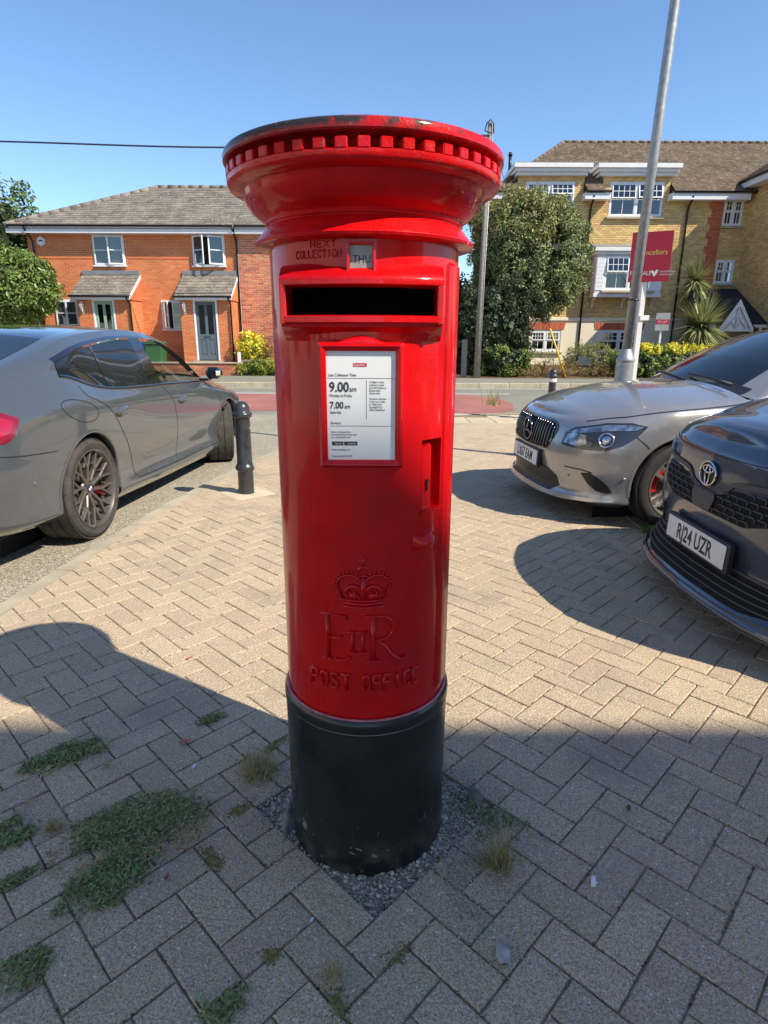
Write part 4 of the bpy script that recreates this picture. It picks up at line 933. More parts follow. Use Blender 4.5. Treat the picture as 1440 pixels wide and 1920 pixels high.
# ---------------------------------------------------------------- yellow brick flats
RY = 29.0
fl = thing('apartment_house', (10.5, RY, 0), 0, 'yellow brick flats with dormer windows, cream ground floor and brown tiled roof', 'building')
rf_ = lambda u, v, d: (u, RY - d, v)
def sash(parent, x0, x1, z0, z1, Y, cols=4, tilt=(0, 0), dark=True, rows=2):
    mb = MB(); f_ = .07; y0, y1 = Y-.03, Y+.05; xm = (x0+x1)/2
    for a, b, c, d in ((x0,x0+f_,z0,z1),(x1-f_,x1,z0,z1),(x0+f_,x1-f_,z1-f_,z1),(x0+f_,x1-f_,z0,z0+f_),(xm-.05,xm+.05,z0+f_,z1-f_)): mb.box(a, b, y0, y1, c, d, .004)
    wn = mb.build('window', MATS['white_upvc'], parent, True)
    for k, (a, b) in enumerate(((x0+f_, xm-.05), (xm+.05, x1-f_))):
        zm = z0 + (z1-z0)*.52
        s = MB(); fr = .05; ya, yb_ = Y-.045, Y-.01; za, zb = zm, z1-f_
        s.box(a, a+fr, ya, yb_, za, zb, .003); s.box(b-fr, b, ya, yb_, za, zb, .003); s.box(a+fr, b-fr, ya, yb_, zb-fr, zb, .003); s.box(a+fr, b-fr, ya, yb_, za, za+fr, .003)
        for q in range(1, cols): xq = a+fr+(b-a-2*fr)*q/cols; s.box(xq-.011, xq+.011, ya+.006, yb_-.004, za+fr, zb-fr)
        for q in range(1, rows): zq = za+fr+(zb-za-2*fr)*q/rows; s.box(a+fr, b-fr, ya+.007, yb_-.005, zq-.011, zq+.011)
        g_ = MB(); g_.box(a+fr*.8, b-fr*.8, ya+.016, ya+.022, za+fr*.8, zb-fr*.8)
        if tilt[k]:
            Mx = Matrix.Translation((0, ya, zb)) @ Matrix.Rotation(-tilt[k], 4, 'X') @ Matrix.Translation((0, -ya, -zb)); s.xf(Mx); g_.xf(Mx)
        s.build('upper_sash', MATS['white_upvc'], wn); g_.build('pane', MATS['house_glass'], wn)
        s = MB(); za, zb = z0+f_, zm-.004; ya, yb_ = Y-.02, Y+.02; xq = (a+b)/2
        s.box(a, a+.035, ya, yb_, za, zb, .003); s.box(b-.035, b, ya, yb_, za, zb, .003); s.box(a+.035, b-.035, ya, yb_, zb-.04, zb, .003); s.box(a+.035, b-.035, ya, yb_, za, za+.04, .003); s.box(xq-.012, xq+.012, ya+.006, yb_-.004, za+.04, zb-.04)
        s.build('lower_sash', MATS['white_upvc'], wn); g_ = MB(); g_.box(a+.03, b-.03, ya+.016, ya+.022, za+.03, zb-.03); g_.build('pane', MATS['house_glass'], wn)
    mb = MB(); mb.box(x0-.1, x1+.1, Y-.16, Y+.04, z0-.10, z0-.004, .01); mb.build('sill', MATS['kerb'], wn)
    mb = MB(); mb.box(x0, x1, Y+.4, Y+.41, z0, z1); mb.build('dark_room' if dark else 'blind', MATS['room_dark' if dark else 'curtain'], wn); return wn
W = [(6.08,8.20,6.65,7.70), (9.74,12.06,6.33,7.70), (6.2,8.3,3.45,4.9), (14.76,15.60,5.97,7.10), (14.76,15.60,3.60,4.60), (9.7,12.0,3.4,4.8)]
brick_wall(fl, rf_, 4.9, 15.86, 2.10, 6.95, [w_ for w_ in W], 'brick_yellow', 'mortar_tan')
brick_wall(fl, lambda u, v, d: (u, RY-.004-d, v), 5.72, 8.58, 6.95, 7.98, [W[0]], 'brick_yellow', 'mortar_tan'); brick_wall(fl, lambda u, v, d: (u, RY-.004-d, v), 9.40, 12.30, 6.95, 7.98, [W[1]], 'brick_yellow', 'mortar_tan')
for q, tl, dk in ((0,(0,R(12)),False), (1,(R(7),R(14)),True), (2,(0,0),True), (3,(0,0),True), (4,(0,0),True)): sash(fl, *W[q][:2], *W[q][2:], RY+.02, 4 if q < 3 else 2, tl, dk)
# rendered ground floor
GW = [(6.71,8.11,.63,1.57), (9.82,11.75,.59,1.58)]
mb = MB()
for a, b, c, d in rect_cut(4.9, 15.86, -.3, 2.0, GW): mb.add([rf_(a,c,.03), rf_(b,c,.03), rf_(b,d,.03), rf_(a,d,.03)], [(0,1,2,3)])
for h in GW:
    for (a, c), (b, d) in (((h[0],h[2]),(h[0],h[3])), ((h[1],h[2]),(h[1],h[3])), ((h[0],h[2]),(h[1],h[2])), ((h[0],h[3]),(h[1],h[3]))): mb.add([rf_(a,c,.03), rf_(b,d,.03), rf_(b,d,-.12), rf_(a,c,-.12)], [(0,1,2,3)])
mb.build('rendered_wall', MATS['render_cream'], fl, True, fix=False)
bx(fl, 'string_course', 'render_cream', 4.9, 15.86, RY-.09, RY, 1.99, 2.12, .012)
for h in GW:
    sash(fl, *h, RY+.02, 4, (0, 0), True)
    n = int((h[1]-h[0]+.3)/.075)
    for k in range(n):
        mb = MB(); a = h[0]-.15 + k*.075; c = (k+.5)/n-.5; mb.prism([(a+.004+.03*c,1.60),(a+.071+.03*c,1.60),(a+.071+.16*c,1.90),(a+.004+.16*c,1.90)], rf_, .032, .05+.003*(k % 2)); mb.build('arch_brick', MATS['brick_red'], fl, True)
# red quoins
for k in range(16):
    z = 2.16 + k*.30; x0 = 14.24 - (.12 if k % 2 else 0)
    for r_ in range(4):
        x1_ = 14.74; w2 = (x1_-x0)/2
        for c_ in range(2): bx(fl, 'quoin_brick', 'brick_red', x0+c_*w2+.005, x0+(c_+1)*w2-.005, RY-.018, RY-.002, z+r_*.075, z+r_*.075+.065, .002)
# eaves boxes, gutters, pipes
for a, b in ((4.55,5.60), (8.52,9.62), (12.25,15.6)):
    bx(fl, 'eaves_box', 'white_upvc', a, b, 28.50, RY, 6.93, 7.20, .006); gutter(fl, a-.02, b+.02, 28.46, 7.25)
downpipe(fl, 8.92, RY, 0, 7.1, .045, .4); downpipe(fl, 13.15, RY, 0, 7.1, .045, .4)
# roof
S2 = Vector((0, 32.6-28.42, 10.18-7.24)); v2 = S2.length
def segs(v): return 4.55 + (8.5-4.55)*v/v2
zd = lambda z: (z-7.24)/(10.18-7.24)*v2
vd_ = zd(8.36)
tiles(fl, (0,28.42,7.24), (1,0,0), S2, segs, lambda v: 5.70, 0.75, .165, .115, 'tile_brown', .012, und='tile_brown')
tiles(fl, (0,28.42,7.24), (1,0,0), S2, lambda v: 8.60, lambda v: 9.38, vd_, .165, .115, 'tile_brown', .012, und='tile_brown')
tiles(fl, (0,28.42,7.24), (1,0,0), S2, lambda v: 12.32, lambda v: 15.86+v*.5, vd_, .165, .115, 'tile_brown', .012, und='tile_brown')
oo = Vector((0,28.42,7.24)) + S2.normalized()*(vd_-.35)
tiles(fl, oo, (1,0,0), S2, lambda v: segs(v+vd_-.35), lambda v: 26.0, v2-vd_+.35, .165, .115, 'tile_brown', .012, und='tile_brown')
mb = MB(); mb.add([(4.55,28.42,7.24),(8.5,32.6,10.18),(4.55,36.8,7.24)], [(0,1,2)]); mb.add([(8.5,32.6,10.18),(26,32.6,10.18),(26,36.8,7.24),(4.55,36.8,7.24)], [(0,1,2,3)]); mb.build('rear_roof', MATS['tile_brown'], fl, True)
mb = MB(); mb.add([(4.9,RY,-.3),(4.9,36,-.3),(4.9,36,7.2),(4.9,RY,7.2)], [(0,1,2,3)]); mb.build('side_wall', MATS['brick_yellow'], fl, True)
ridge(fl, (8.5,32.6,10.18), (26,32.6,10.18), 44, 'tile_brown', .09); ridge(fl, (4.57,28.44,7.26), (8.5,32.6,10.18), 18, 'tile_brown', .09)
mb = MB(); mb.tube([(5.55,30.2,8.2),(5.55,30.2,9.0)], .07, 10); mb.tube([(5.55,30.2,8.98),(5.55,30.2,9.12)], [.1,.075], 10); mb.build('vent_pipe', MATS['gutter_black'], fl, True)
for a, b in ((5.46,8.80), (9.02,12.58)):
    mb = MB()
    for k, (e_, z0, z1) in enumerate(((.0,7.90,8.03),(.08,8.03,8.17),(.16,8.17,8.34))): mb.box(a+.16-e_, b-.16+e_, RY-.22-e_, RY+.9+.5*k, z0, z1-.002, .008)
    mb.build('dormer_cornice', MATS['white_paint'], fl, True)
    mb = MB(); mb.box(a+.02, b-.02, RY-.3, RY+1.55, 8.34, 8.385); mb.build('dormer_roof', MATS['lead'], fl, True)
    for x in (a+.27, b-.29): mb = MB(); mb.add([(x,RY-.01,6.95),(x,RY+.9,7.98),(x,RY-.01,7.98)], [(0,1,2)]); mb.add([(x+.02,RY-.01,6.95),(x+.02,RY+.9,7.98),(x+.02,RY-.01,7.98)], [(0,1,2)]); mb.build('dormer_cheek', MATS['lead'], fl, True)
# oriel bay
bx0, bx1, by = 9.22, 12.22, 28.38
mb = MB(); mb.box(bx0, bx1, by, RY, 2.98, 3.12, .01); mb.box(bx0+.04, bx1-.04, by+.03, RY, 3.12, 3.24, .01); mb.box(bx0-.06, bx1+.06, by-.06, RY, 4.72, 4.86, .01); mb.box(bx0-.14, bx1+.14, by-.14, RY, 4.86, 5.0, .01)
for a, b in ((bx0+.02,bx0+.42),(bx1-.42,bx1-.02)): mb.box(a, b, by+.02, by+.10, 3.24, 4.72, .006)
oriel = mb.build('oriel_bay', MATS['white_paint'], fl, True)
for sx, xx in ((-1, bx0+.03), (1, bx1-.06)):
    for k in range(9): mb = MB(); mb.box(xx, xx+.03, by+.10, RY, 3.25+k*.163, 3.25+k*.163+.155, .008); mb.build('cladding_board', MATS['white_upvc'], oriel)
for xs3 in (bx0+.05, bx1-.40):
    for k in range(9): mb = MB(); mb.box(xs3, xs3+.35, by+.005, by+.03, 3.26+k*.16, 3.26+k*.16+.15, .006); mb.build('shutter_slat', MATS['white_upvc'], oriel)
sash(fl, bx0+.42, bx1-.42, 3.26, 4.70, by+.06, 4, (R(9), 0), True)
mb = MB(); mb.prism([(by-.1,5.0),(RY,5.22),(RY,5.0)], lambda u, v, d: (bx0-.1+d, u, v), 0, bx1-bx0+.2); mb.build('oriel_roof', MATS['lead'], fl, True)
for x in (bx0+.15, (bx0+bx1)/2, bx1-.15):
    mb = MB(); mb.prism([(by+.1,2.98),(RY,2.98),(RY,2.5),(RY-.1,2.55),(RY-.16,2.75),(RY-.35,2.86)], lambda u, v, d: (x-.04+d, u, v), 0, .08); mb.build('bracket', MATS['white_paint'], fl, True)
# projecting wing on the right
brick_wall(fl, lambda u, v, d: (15.86 - d, u, v), 23.5, RY, 2.1, 7.4, [], 'brick_yellow', 'mortar_tan')
mb = MB(); mb.add([(15.85,23.5,-.3),(15.85,RY,-.3),(15.85,RY,2.1),(15.85,23.5,2.1)], [(0,1,2,3)]); mb.add([(15.86,23.5,-.3),(26,23.5,-.3),(26,23.5,7.4),(15.86,23.5,7.4)], [(0,1,2,3)]); mb.build('wing_wall', MATS['brick_yellow'], fl, True)
bx(fl, 'wing_eaves', 'white_upvc', 15.30, 15.9, 23.0, 28.9, 7.40, 7.62, .01)
mb = MB(); mb.tube([(15.26,23.0,7.68),(15.26,28.9,7.68)], .06, 8); mb.build('gutter', MATS['gutter_black'], fl, True)
tiles(fl, (15.24,29.3,7.70), (0,-1,0), Vector((4.4,0,3.0)), lambda v: v*.35, lambda v: 6.4, 4.3, .165, .115, 'tile_brown', .012, und='tile_brown')
# entrance porch with white gable
tiles(fl, (0,26.15,1.83), (1,0,0), Vector((0,29.0-26.15,3.42-1.83)), lambda v: 13.35, lambda v: 15.84, 3.2, .165, .12, 'tile_dark', .012, name='porch_roof', und='tile_dark')
gx, gz0, gz1, gy = 14.42, 1.62, 2.78, 25.95
mb = MB()
for sx in (-1, 1): mb.prism([(gx, gz1), (gx+sx*.72, gz0), (gx+sx*.60, gz0-.02), (gx, gz1-.24)], lambda u, v, d: (u, gy-d, v), 0, .05)
mb.box(gx-.72, gx+.72, gy-.04, gy+.03, gz0-.1, gz0, .005); mb.box(gx-.03, gx+.03, gy-.03, gy+.02, gz0, gz1-.2, .004)
for sx in (-1, 1):
    mb.tube([(gx+sx*.42,gy,gz0+.02),(gx+sx*.20,gy,gz0+.30),(gx+sx*.03,gy,gz0+.52)], .028, 6); mb.tube([(gx+sx*.05,gy,gz0+.08),(gx+sx*.22,gy,gz0+.30)], .026, 6)
mb.build('porch_gable', MATS['white_paint'], fl, True)
mb = MB(); mb.add([(gx-.66,gy+.05,gz0),(gx+.66,gy+.05,gz0),(gx,gy+.05,gz1-.06)], [(0,1,2)]); mb.build('gable_board', MATS['white_upvc'], fl, True)
for sx in (-1, 1):
    mb = MB(); mb.add([(gx,gy-.06,gz1+.02),(gx,28.6,gz1+.02),(gx+sx*.80,28.6,gz0-.08),(gx+sx*.80,gy-.06,gz0-.08)], [(0,1,2,3)]); mb.add([(gx,gy-.06,gz1+.05),(gx,28.6,gz1+.05),(gx+sx*.80,28.6,gz0-.05),(gx+sx*.80,gy-.06,gz0-.05)], [(0,1,2,3)]); mb.build('gable_roof', MATS['tile_dark'], fl, True)
for x in (13.5, 15.25, 15.6): bx(fl, 'porch_post', 'white_paint', x-.05, x+.05, 26.2, 26.3, -.1, 1.75, .006)
bx(fl, 'porch_beam', 'white_paint', 13.35, 15.84, 26.18, 26.32, 1.68, 1.80, .006)
bx(fl, 'porch_wall', 'render_cream', 13.4, 15.84, 27.6, 27.65, -.2, 1.9, .005)

# ---------------------------------------------------------------- unseen building added behind the camera to shade the foreground, narrowed for more skylight
SHY, SHZ, SX0_, SX1_ = -3.4, 8.95, 3.6, 15.5
sh = thing('unseen_shade_building', (9, SHY, 0), 0, 'unseen cream rendered building added to cast the shadow over the near paving', 'building')
SW = [(x, x+1.5, z, z+1.4) for x in (4.6, 7.4, 10.2, 13.0) for z in (3.6, 6.2)] + [(4.4,8.6,.5,2.7), (10.2,14.6,.5,2.7)]
mb = MB()
for a, b, c, d in rect_cut(SX0_, SX1_, -.2, SHZ-.25, SW): mb.add([(a,SHY,c),(b,SHY,c),(b,SHY,d),(a,SHY,d)], [(0,1,2,3)])
mb.build('wall', MATS['render_cream'], sh, True)
for a, b, c, d in SW:
    mb = MB()
    for q in ((a,a+.07,c,d),(b-.07,b,c,d),(a+.07,b-.07,c,c+.07),(a+.07,b-.07,d-.07,d),((a+b)/2-.03,(a+b)/2+.03,c+.07,d-.07)): mb.box(q[0], q[1], SHY-.08, SHY-.01, q[2], q[3], .004)
    o = mb.build('window', MATS['white_upvc'], sh, True); mb = MB(); mb.box(a+.05, b-.05, SHY-.07, SHY-.06, c+.05, d-.05); mb.build('pane', MATS['tint_glass'], o)
bx(sh, 'eaves', 'white_upvc', SX0_-.2, SX1_+.2, SHY, -3.0, SHZ-.24, SHZ-.005, .01)
mb = MB(); mb.add([(SX0_-.3,-3.0,SHZ),(SX1_+.3,-3.0,SHZ),(SX1_+.3,-7.4,SHZ+2.4),(SX0_-.3,-7.4,SHZ+2.4)], [(0,1,2,3)]); mb.add([(SX0_-.3,-7.4,SHZ+2.4),(SX1_+.3,-7.4,SHZ+2.4),(SX1_+.3,-11.8,SHZ),(SX0_-.3,-11.8,SHZ)], [(0,1,2,3)]); mb.build('roof', MATS['tile_brown'], sh, True)
mb = MB(); mb.add([(SX0_,-11.4,-.2),(SX1_,-11.4,-.2),(SX1_,-11.4,SHZ),(SX0_,-11.4,SHZ)], [(0,1,2,3)])
for x in (SX0_, SX1_): mb.add([(x,SHY,-.2),(x,-11.4,-.2),(x,-11.4,SHZ),(x,-7.4,SHZ+2.3),(x,SHY,SHZ)], [(0,1,2,3,4)])
mb.build('rear_wall', MATS['render_cream'], sh, True)

# ---------------------------------------------------------------- unseen pale house, added to bounce warm sunlight into the foreground shade
wh_ = thing('unseen_bounce_house', (-9.2, -5, -.1), 0, 'unseen pale rendered house added across the side road to bounce sunlight into the shade', 'house')
HW = [(y, y+1.3, z, z+1.3) for y in (-13, -9.6, -6.2, -2.8, .6) for z in (.9, 3.6)]; HX_ = -9.2
mb = MB()
for a, b, c, d in rect_cut(-15.0, 3.6, -.2, 5.6, HW): mb.add([(HX_,a,c),(HX_,b,c),(HX_,b,d),(HX_,a,d)], [(0,1,2,3)])
mb.build('wall', MATS['render_white'], wh_, True)
for a, b, c, d in HW:
    mb = MB()
    for q in ((a,a+.07,c,d),(b-.07,b,c,d),(a+.07,b-.07,c,c+.07),(a+.07,b-.07,d-.07,d),((a+b)/2-.03,(a+b)/2+.03,c+.07,d-.07)): mb.box(HX_-.08, HX_-.01, q[0], q[1], q[2], q[3], .004)
    o = mb.build('window', MATS['white_upvc'], wh_, True); mb = MB(); mb.box(HX_-.07, HX_-.06, a+.05, b-.05, c+.05, d-.05); mb.build('pane', MATS['tint_glass'], o)
mb = MB(); mb.add([(-8.8,-15.3,5.6),(-8.8,3.9,5.6),(-13,3.9,8.2),(-13,-15.3,8.2)], [(0,1,2,3)]); mb.add([(-13,3.9,8.2),(-13,-15.3,8.2),(-17.2,-15.3,5.6),(-17.2,3.9,5.6)], [(0,1,2,3)]); mb.build('roof', MATS['tile_grey'], wh_, True)
mb = MB(); mb.add([(-16.8,-15,-.2),(-16.8,3.6,-.2),(-16.8,3.6,5.6),(-16.8,-15,5.6)], [(0,1,2,3)])
for y in (-15.0, 3.6): mb.add([(-9.2,y,-.2),(-16.8,y,-.2),(-16.8,y,5.6),(-13,y,8.1),(-9.2,y,5.6)], [(0,1,2,3,4)])
mb.build('rear_wall', MATS['render_white'], wh_, True)
# ================================================================ vegetation
def leaves(name, mt, parent, pts, nrm, size, rng, aspect=2.0, droop=0.0, align=.6, world=True, curl=.15):
    """one small folded leaf (two quads) at every point; numpy for speed"""
    n = len(pts); P = np.asarray(pts, float); Nn = np.asarray(nrm, float)
    rs = np.random.RandomState(rng); rv = rs.normal(size=(n, 3)); N2 = Nn*align + rv*(1-align); N2 /= np.linalg.norm(N2, axis=1, keepdims=True) + 1e-9
    d = rs.normal(size=(n, 3)); d[:, 2] -= droop; d -= N2 * np.sum(d*N2, axis=1, keepdims=True); d /= np.linalg.norm(d, axis=1, keepdims=True) + 1e-9
    s = np.cross(N2, d); L = size * rs.uniform(.65, 1.35, size=(n, 1)); w_ = L/aspect/2
    up_ = N2 * L * curl
    V = np.stack([P, P + d*L*.5 + s*w_ + up_*.6, P + d*L, P + d*L*.5 - s*w_ + up_*.6], 1).reshape(-1, 3)
    F = np.arange(n*4).reshape(-1, 4); tri = np.concatenate([F[:, [0,1,2]], F[:, [0,2,3]]]).reshape(-1, 3)
    order = np.argsort(np.concatenate([np.arange(n)*2, np.arange(n)*2+1])); tri = tri[order]
    me = bpy.data.meshes.new(name); me.vertices.add(len(V)); me.vertices.foreach_set('co', V.ravel()); me.loops.add(tri.size); me.loops.foreach_set('vertex_index', tri.ravel())
    me.polygons.add(len(tri)); me.polygons.foreach_set('loop_start', np.arange(len(tri))*3); me.polygons.foreach_set('loop_total', np.full(len(tri), 3)); me.update(calc_edges=True); me.validate()
    me.materials.append(MATS[mt]); o = bpy.data.objects.new(name, me); put(o, parent, world); return o
def crown_pts(c, rad, n, rng, clumps=40, clump_r=.3, depth=.35, flat=None, power=2.):
    """points gathered in clumps near the surface of an uneven ellipsoid / box"""
    rs = np.random.RandomState(rng); c = np.array(c); rad = np.array(rad)
    q = rs.normal(size=(clumps, 3)); q = np.sign(q)*np.abs(q)
    if power > 2: q = q/ (np.sum(np.abs(q)**power, axis=1, keepdims=True))**(1/power)
    else: q /= np.linalg.norm(q, axis=1, keepdims=True)
    rr = (1 - depth*rs.uniform(0, 1, size=(clumps, 1))**1.6) * rs.uniform(.88, 1.06, size=(clumps, 1)); C_ = q*rr
    k = rs.randint(0, clumps, n); cs = rs.uniform(.6, 1.3, size=clumps)*clump_r
    off = rs.normal(size=(n, 3)); off /= np.linalg.norm(off, axis=1, keepdims=True); off *= rs.uniform(.3, 1, size=(n, 1))**.5 * cs[k][:, None]
    P = c + C_[k]*rad + off; N = off/np.linalg.norm(off, axis=1, keepdims=True)*.8 + C_[k]*.7
    N[:, 2] += .25
    return P, N/np.linalg.norm(N, axis=1, keepdims=True)
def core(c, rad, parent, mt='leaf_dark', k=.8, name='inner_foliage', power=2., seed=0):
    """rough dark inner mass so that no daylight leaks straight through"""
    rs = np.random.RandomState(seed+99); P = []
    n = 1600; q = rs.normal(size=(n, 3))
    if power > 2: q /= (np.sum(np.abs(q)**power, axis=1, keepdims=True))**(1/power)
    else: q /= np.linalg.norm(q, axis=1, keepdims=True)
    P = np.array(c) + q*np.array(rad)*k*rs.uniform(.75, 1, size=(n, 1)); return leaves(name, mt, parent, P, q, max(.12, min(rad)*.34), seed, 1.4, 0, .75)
def trunk(parent, x, y, z0, z1, r, mt='bark', lean=(0, 0), limbs=5, seed=1, spread=.6):
    g_ = random.Random(seed); mb = MB(); n = 6; pts = [(x + lean[0]*i/n + g_.uniform(-.02, .02), y + lean[1]*i/n, z0 + (z1-z0)*i/n) for i in range(n+1)]
    mb.tube(pts, [r*(1-.45*i/n) for i in range(n+1)], 9)
    for k in range(limbs):
        a = g_.uniform(0, 6.28); b = pts[g_.randint(3, n)]; e_ = (b[0]+spread*math.cos(a)*g_.uniform(.7,1.3), b[1]+spread*math.sin(a), b[2]+spread*g_.uniform(.5,1.3)); mid_ = ((b[0]+e_[0])/2, (b[1]+e_[1])/2, (b[2]+e_[2])/2+.1)
        mb.tube([b, mid_, e_], [r*.45, r*.3, r*.1], 6)
    return mb.build('trunk', MATS[mt], parent, True)
def bush(name, loc, rad, n, leafmt, size, label, cat, seed, clumps=60, cr=.28, aspect=2., power=2., stem=True, inner='leaf_dark', group=None, depth=.3, align=.6, droop=0.):
    t = thing(name, (loc[0], loc[1], loc[2]-rad[2]), 0, label, cat, group)
    P, N = crown_pts(loc, rad, n, seed, clumps, cr, depth, power=power); P[:, 2] = np.maximum(P[:, 2], loc[2]-rad[2]-.02)
    leaves('foliage', leafmt, t, P, N, size, seed, aspect, droop, align)
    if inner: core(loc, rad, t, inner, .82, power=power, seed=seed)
    if stem: trunk(t, loc[0], loc[1], loc[2]-rad[2]-.1, loc[2], max(.03, rad[0]*.06), seed=seed, spread=min(rad)*.6)
    return t
bush('laurel_bush', (-12.35, 20.6, 2.78), (1.75, 1.2, 1.10), 30000, 'leaf_laurel', .13, 'glossy clipped laurel bush spilling over the dark board fence', 'bush', 11, 420, .20, 2.3, droop=.3, depth=.10)
t = thing('leafy_tree', (-19.5, 32, 0), 0, 'dark tree rising behind the laurel bush at the corner of the orange brick house', 'tree')
P, N = crown_pts((-19.6,32,6.2), (2.9,2.4,2.2), 9000, 12, 60, .55, .5); leaves('crown', 'leaf_tree', t, P, N, .22, 12, 2., .2); core((-19.6,32,6.0), (2.7,2.2,2.0), t, k=.7, seed=12); trunk(t, -19.6, 32, -.1, 6, .22, seed=12, spread=1.4)
t = thing('round_tree', (5.3, 24.2, 0), 0, 'large rounded evergreen tree behind the telegraph pole, hiding half the flats', 'tree')
c_ = (5.33, 24.2, 3.98); P1, N1 = crown_pts(c_, (2.25,1.9,2.15), 62000, 21, 460, .27, .20); leaves('crown', 'leaf_evergreen', t, P1, N1, .095, 21, 2.0, .1)
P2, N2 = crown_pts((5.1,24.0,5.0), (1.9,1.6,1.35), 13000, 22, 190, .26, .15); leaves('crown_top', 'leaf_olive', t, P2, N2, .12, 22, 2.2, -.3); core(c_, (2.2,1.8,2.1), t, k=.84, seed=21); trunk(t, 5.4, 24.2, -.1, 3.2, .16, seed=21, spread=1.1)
bush('tall_hedge', (3.75, 22.3, 1.42), (1.35, .8, 1.4), 15000, 'leaf_dark', .075, 'tall dark ivy hedge behind the telegraph pole', 'hedge', 31, 170, .2, 1.5, 5., stem=False, depth=.2)
bush('low_hedge', (4.15, 21.45, .42), (.85, .42, .50), 5000, 'leaf_hedge', .07, 'low green hedge at the foot of the telegraph pole', 'hedge', 32, 80, .14, 1.6, 4., stem=False)
bush('twiggy_shrub', (5.55, 21.6, .38), (.95, .4, .50), 1500, 'leaf_olive', .06, 'sparse twiggy shrub in front of the cream wall by the yellow stay guard', 'shrub', 33, 70, .16, 2.2, 3., stem=True, inner=None)
bush('brown_shrub', (5.9, 21.3, .18), (1.9, .3, .26), 2600, 'leaf_dry', .06, 'dry brown scrub along the back of the far pavement', 'shrub', 34, 90, .14, 2.2, 4., stem=False, inner=None)
bush('olive_shrub', (7.25, 21.7, .52), (.95, .5, .55), 3600, 'leaf_olive', .07, 'olive shrub between the yellow stay guard and the lamp post', 'shrub', 35, 80, .16, 2.2, 3., stem=True, inner=None)
bush('golden_hedge', (9.55, 21.5, .40), (1.9, .5, .50), 9000, 'leaf_hedge', .075, 'clipped green hedge with bright yellow top behind the lamp post', 'hedge', 36, 130, .15, 1.5, 5., stem=False)
P, N = crown_pts((9.9,21.45,.88), (1.45,.45,.13), 2600, 37, 70, .12, .3, power=4.); o = leaves('golden_tips', 'leaf_yellow', bpy.data.objects['golden_hedge'], P, N, .085, 37, 1.6)
bush('clipped_hedge', (12.6, 22.2, .46), (1.5, .5, .50), 7000, 'leaf_hedge', .075, 'plain green hedge in front of the spiky palms', 'hedge', 38, 120, .15, 1.5, 5., stem=False)
bush('clipped_hedge', (16.2, 22.4, .40), (2.2, .5, .46), 6000, 'leaf_hedge', .085, 'green hedge before the flats porch', 'hedge', 42, 120, .15, 1.5, 5., stem=False)
bush('yellow_shrub', (-4.82, 22.75, .85), (.50, .40, .46), 1700, 'leaf_yellow', .15, 'bright yellow variegated shrub beside the grey front door', 'shrub', 39, 50, .16, 2.2, inner='leaf_lime', depth=.4)
bush('grey_shrub', (-4.25, 22.6, .70), (.42, .3, .42), 700, 'leaf_dry', .09, 'thin greyish shrub growing out of the yellow one', 'shrub', 43, 40, .16, 2.6, inner=None, depth=.6)
bush('garden_hedge', (-3.7, 21.95, .20), (1.5, .26, .27), 6000, 'leaf_lime', .07, 'low yellowish green hedge below the yellow shrub', 'hedge', 40, 110, .12, 1.8, 4., stem=False, inner='leaf_hedge')
# cordyline palms: long blades in a ball on a stem
def cordyline(x, y, zc, r, n, seed, label, z0):
    t = thing('cordyline_palm', (x, y, z0), 0, label, 'palm', 'spiky palms by the flats'); g_ = random.Random(seed); mb = MB()
    for k in range(n):
        th = g_.uniform(0, 6.283); el = math.asin(g_.uniform(-.85, 1)); L = r*g_.uniform(.75, 1.15); d = Vector((math.cos(th)*math.cos(el), math.sin(th)*math.cos(el), math.sin(el))); s = d.cross(Vector((0,0,1)))
        s = s.normalized() if s.length > .05 else Vector((1,0,0)); w_ = r*.035*g_.uniform(.7,1.2); sag = r*.22*(1-abs(d.z))*g_.uniform(.4,1.4); rows = []
        for i in range(5):
            q = i/4; p = Vector((x, y, zc)) + d*(L*(.04+.96*q)) - Vector((0,0,sag*q*q)); ww = w_*(.7+.6*q if q < .35 else 1.2*(1-q)+.02); rows.append([tuple(p - s*ww), tuple(p + s*ww)])
        mb.grid(rows, False)
    mb.build('spiky_leaves', MATS['leaf_palm'], t, True, fix=False)
    mb = MB(); mb.tube([(x+.06,y,z0),(x+.03,y,(z0+zc)/2),(x,y,zc)], [.11,.09,.08], 9); mb.build('stem', MATS['bark'], t, True)
cordyline(12.5, 25.0, 1.70, 1.38, 620, 51, 'lower spiky palm with a wide ball of leaves before the flats', 0)
cordyline(12.16, 25.3, 3.42, .98, 420, 52, 'upper spiky palm head on a tall stem against the yellow brick wall', 0)

# weeds and grass on the paving
def tuft(name, x, y, n, L, spread, mt, label, cat, seed, lie=.5, w_=.0016):
    g_ = random.Random(seed); mb = MB()
    for k in range(n):
        a = g_.uniform(0, 6.283); l = L*g_.uniform(.5, 1.2); ox, oy = g_.gauss(0, spread*.25), g_.gauss(0, spread*.25); out = g_.uniform(.25, 1)*lie; d = Vector((math.cos(a), math.sin(a), 0)); s = Vector((-d.y, d.x, 0))*w_*g_.uniform(.6, 1.3); rows = []
        for i in range(4):
            q = i/3; p = Vector((x+ox, y+oy, .001)) + d*(l*out*q) + Vector((0, 0, l*(1-out)*(q - .55*out*q*q))); rows.append([tuple(p - s*(1-q*.85)), tuple(p + s*(1-q*.85))])
        mb.grid(rows, False)
    return tag(mb.build(name, MATS[mt], fix=False), label, cat)
tuft('dry_grass_tuft', .305, 1.262, 240, .115, .06, 'grass_dry', 'straw coloured grass tuft spreading from a joint near the gravel pit', 'grass tuft', 61, .85, .0014)
tuft('dry_grass_tuft', -.395, 1.605, 340, .085, .12, 'grass_dry', 'flattened brown dead grass clump behind the gravel pit', 'grass tuft', 62, .94, .0014)
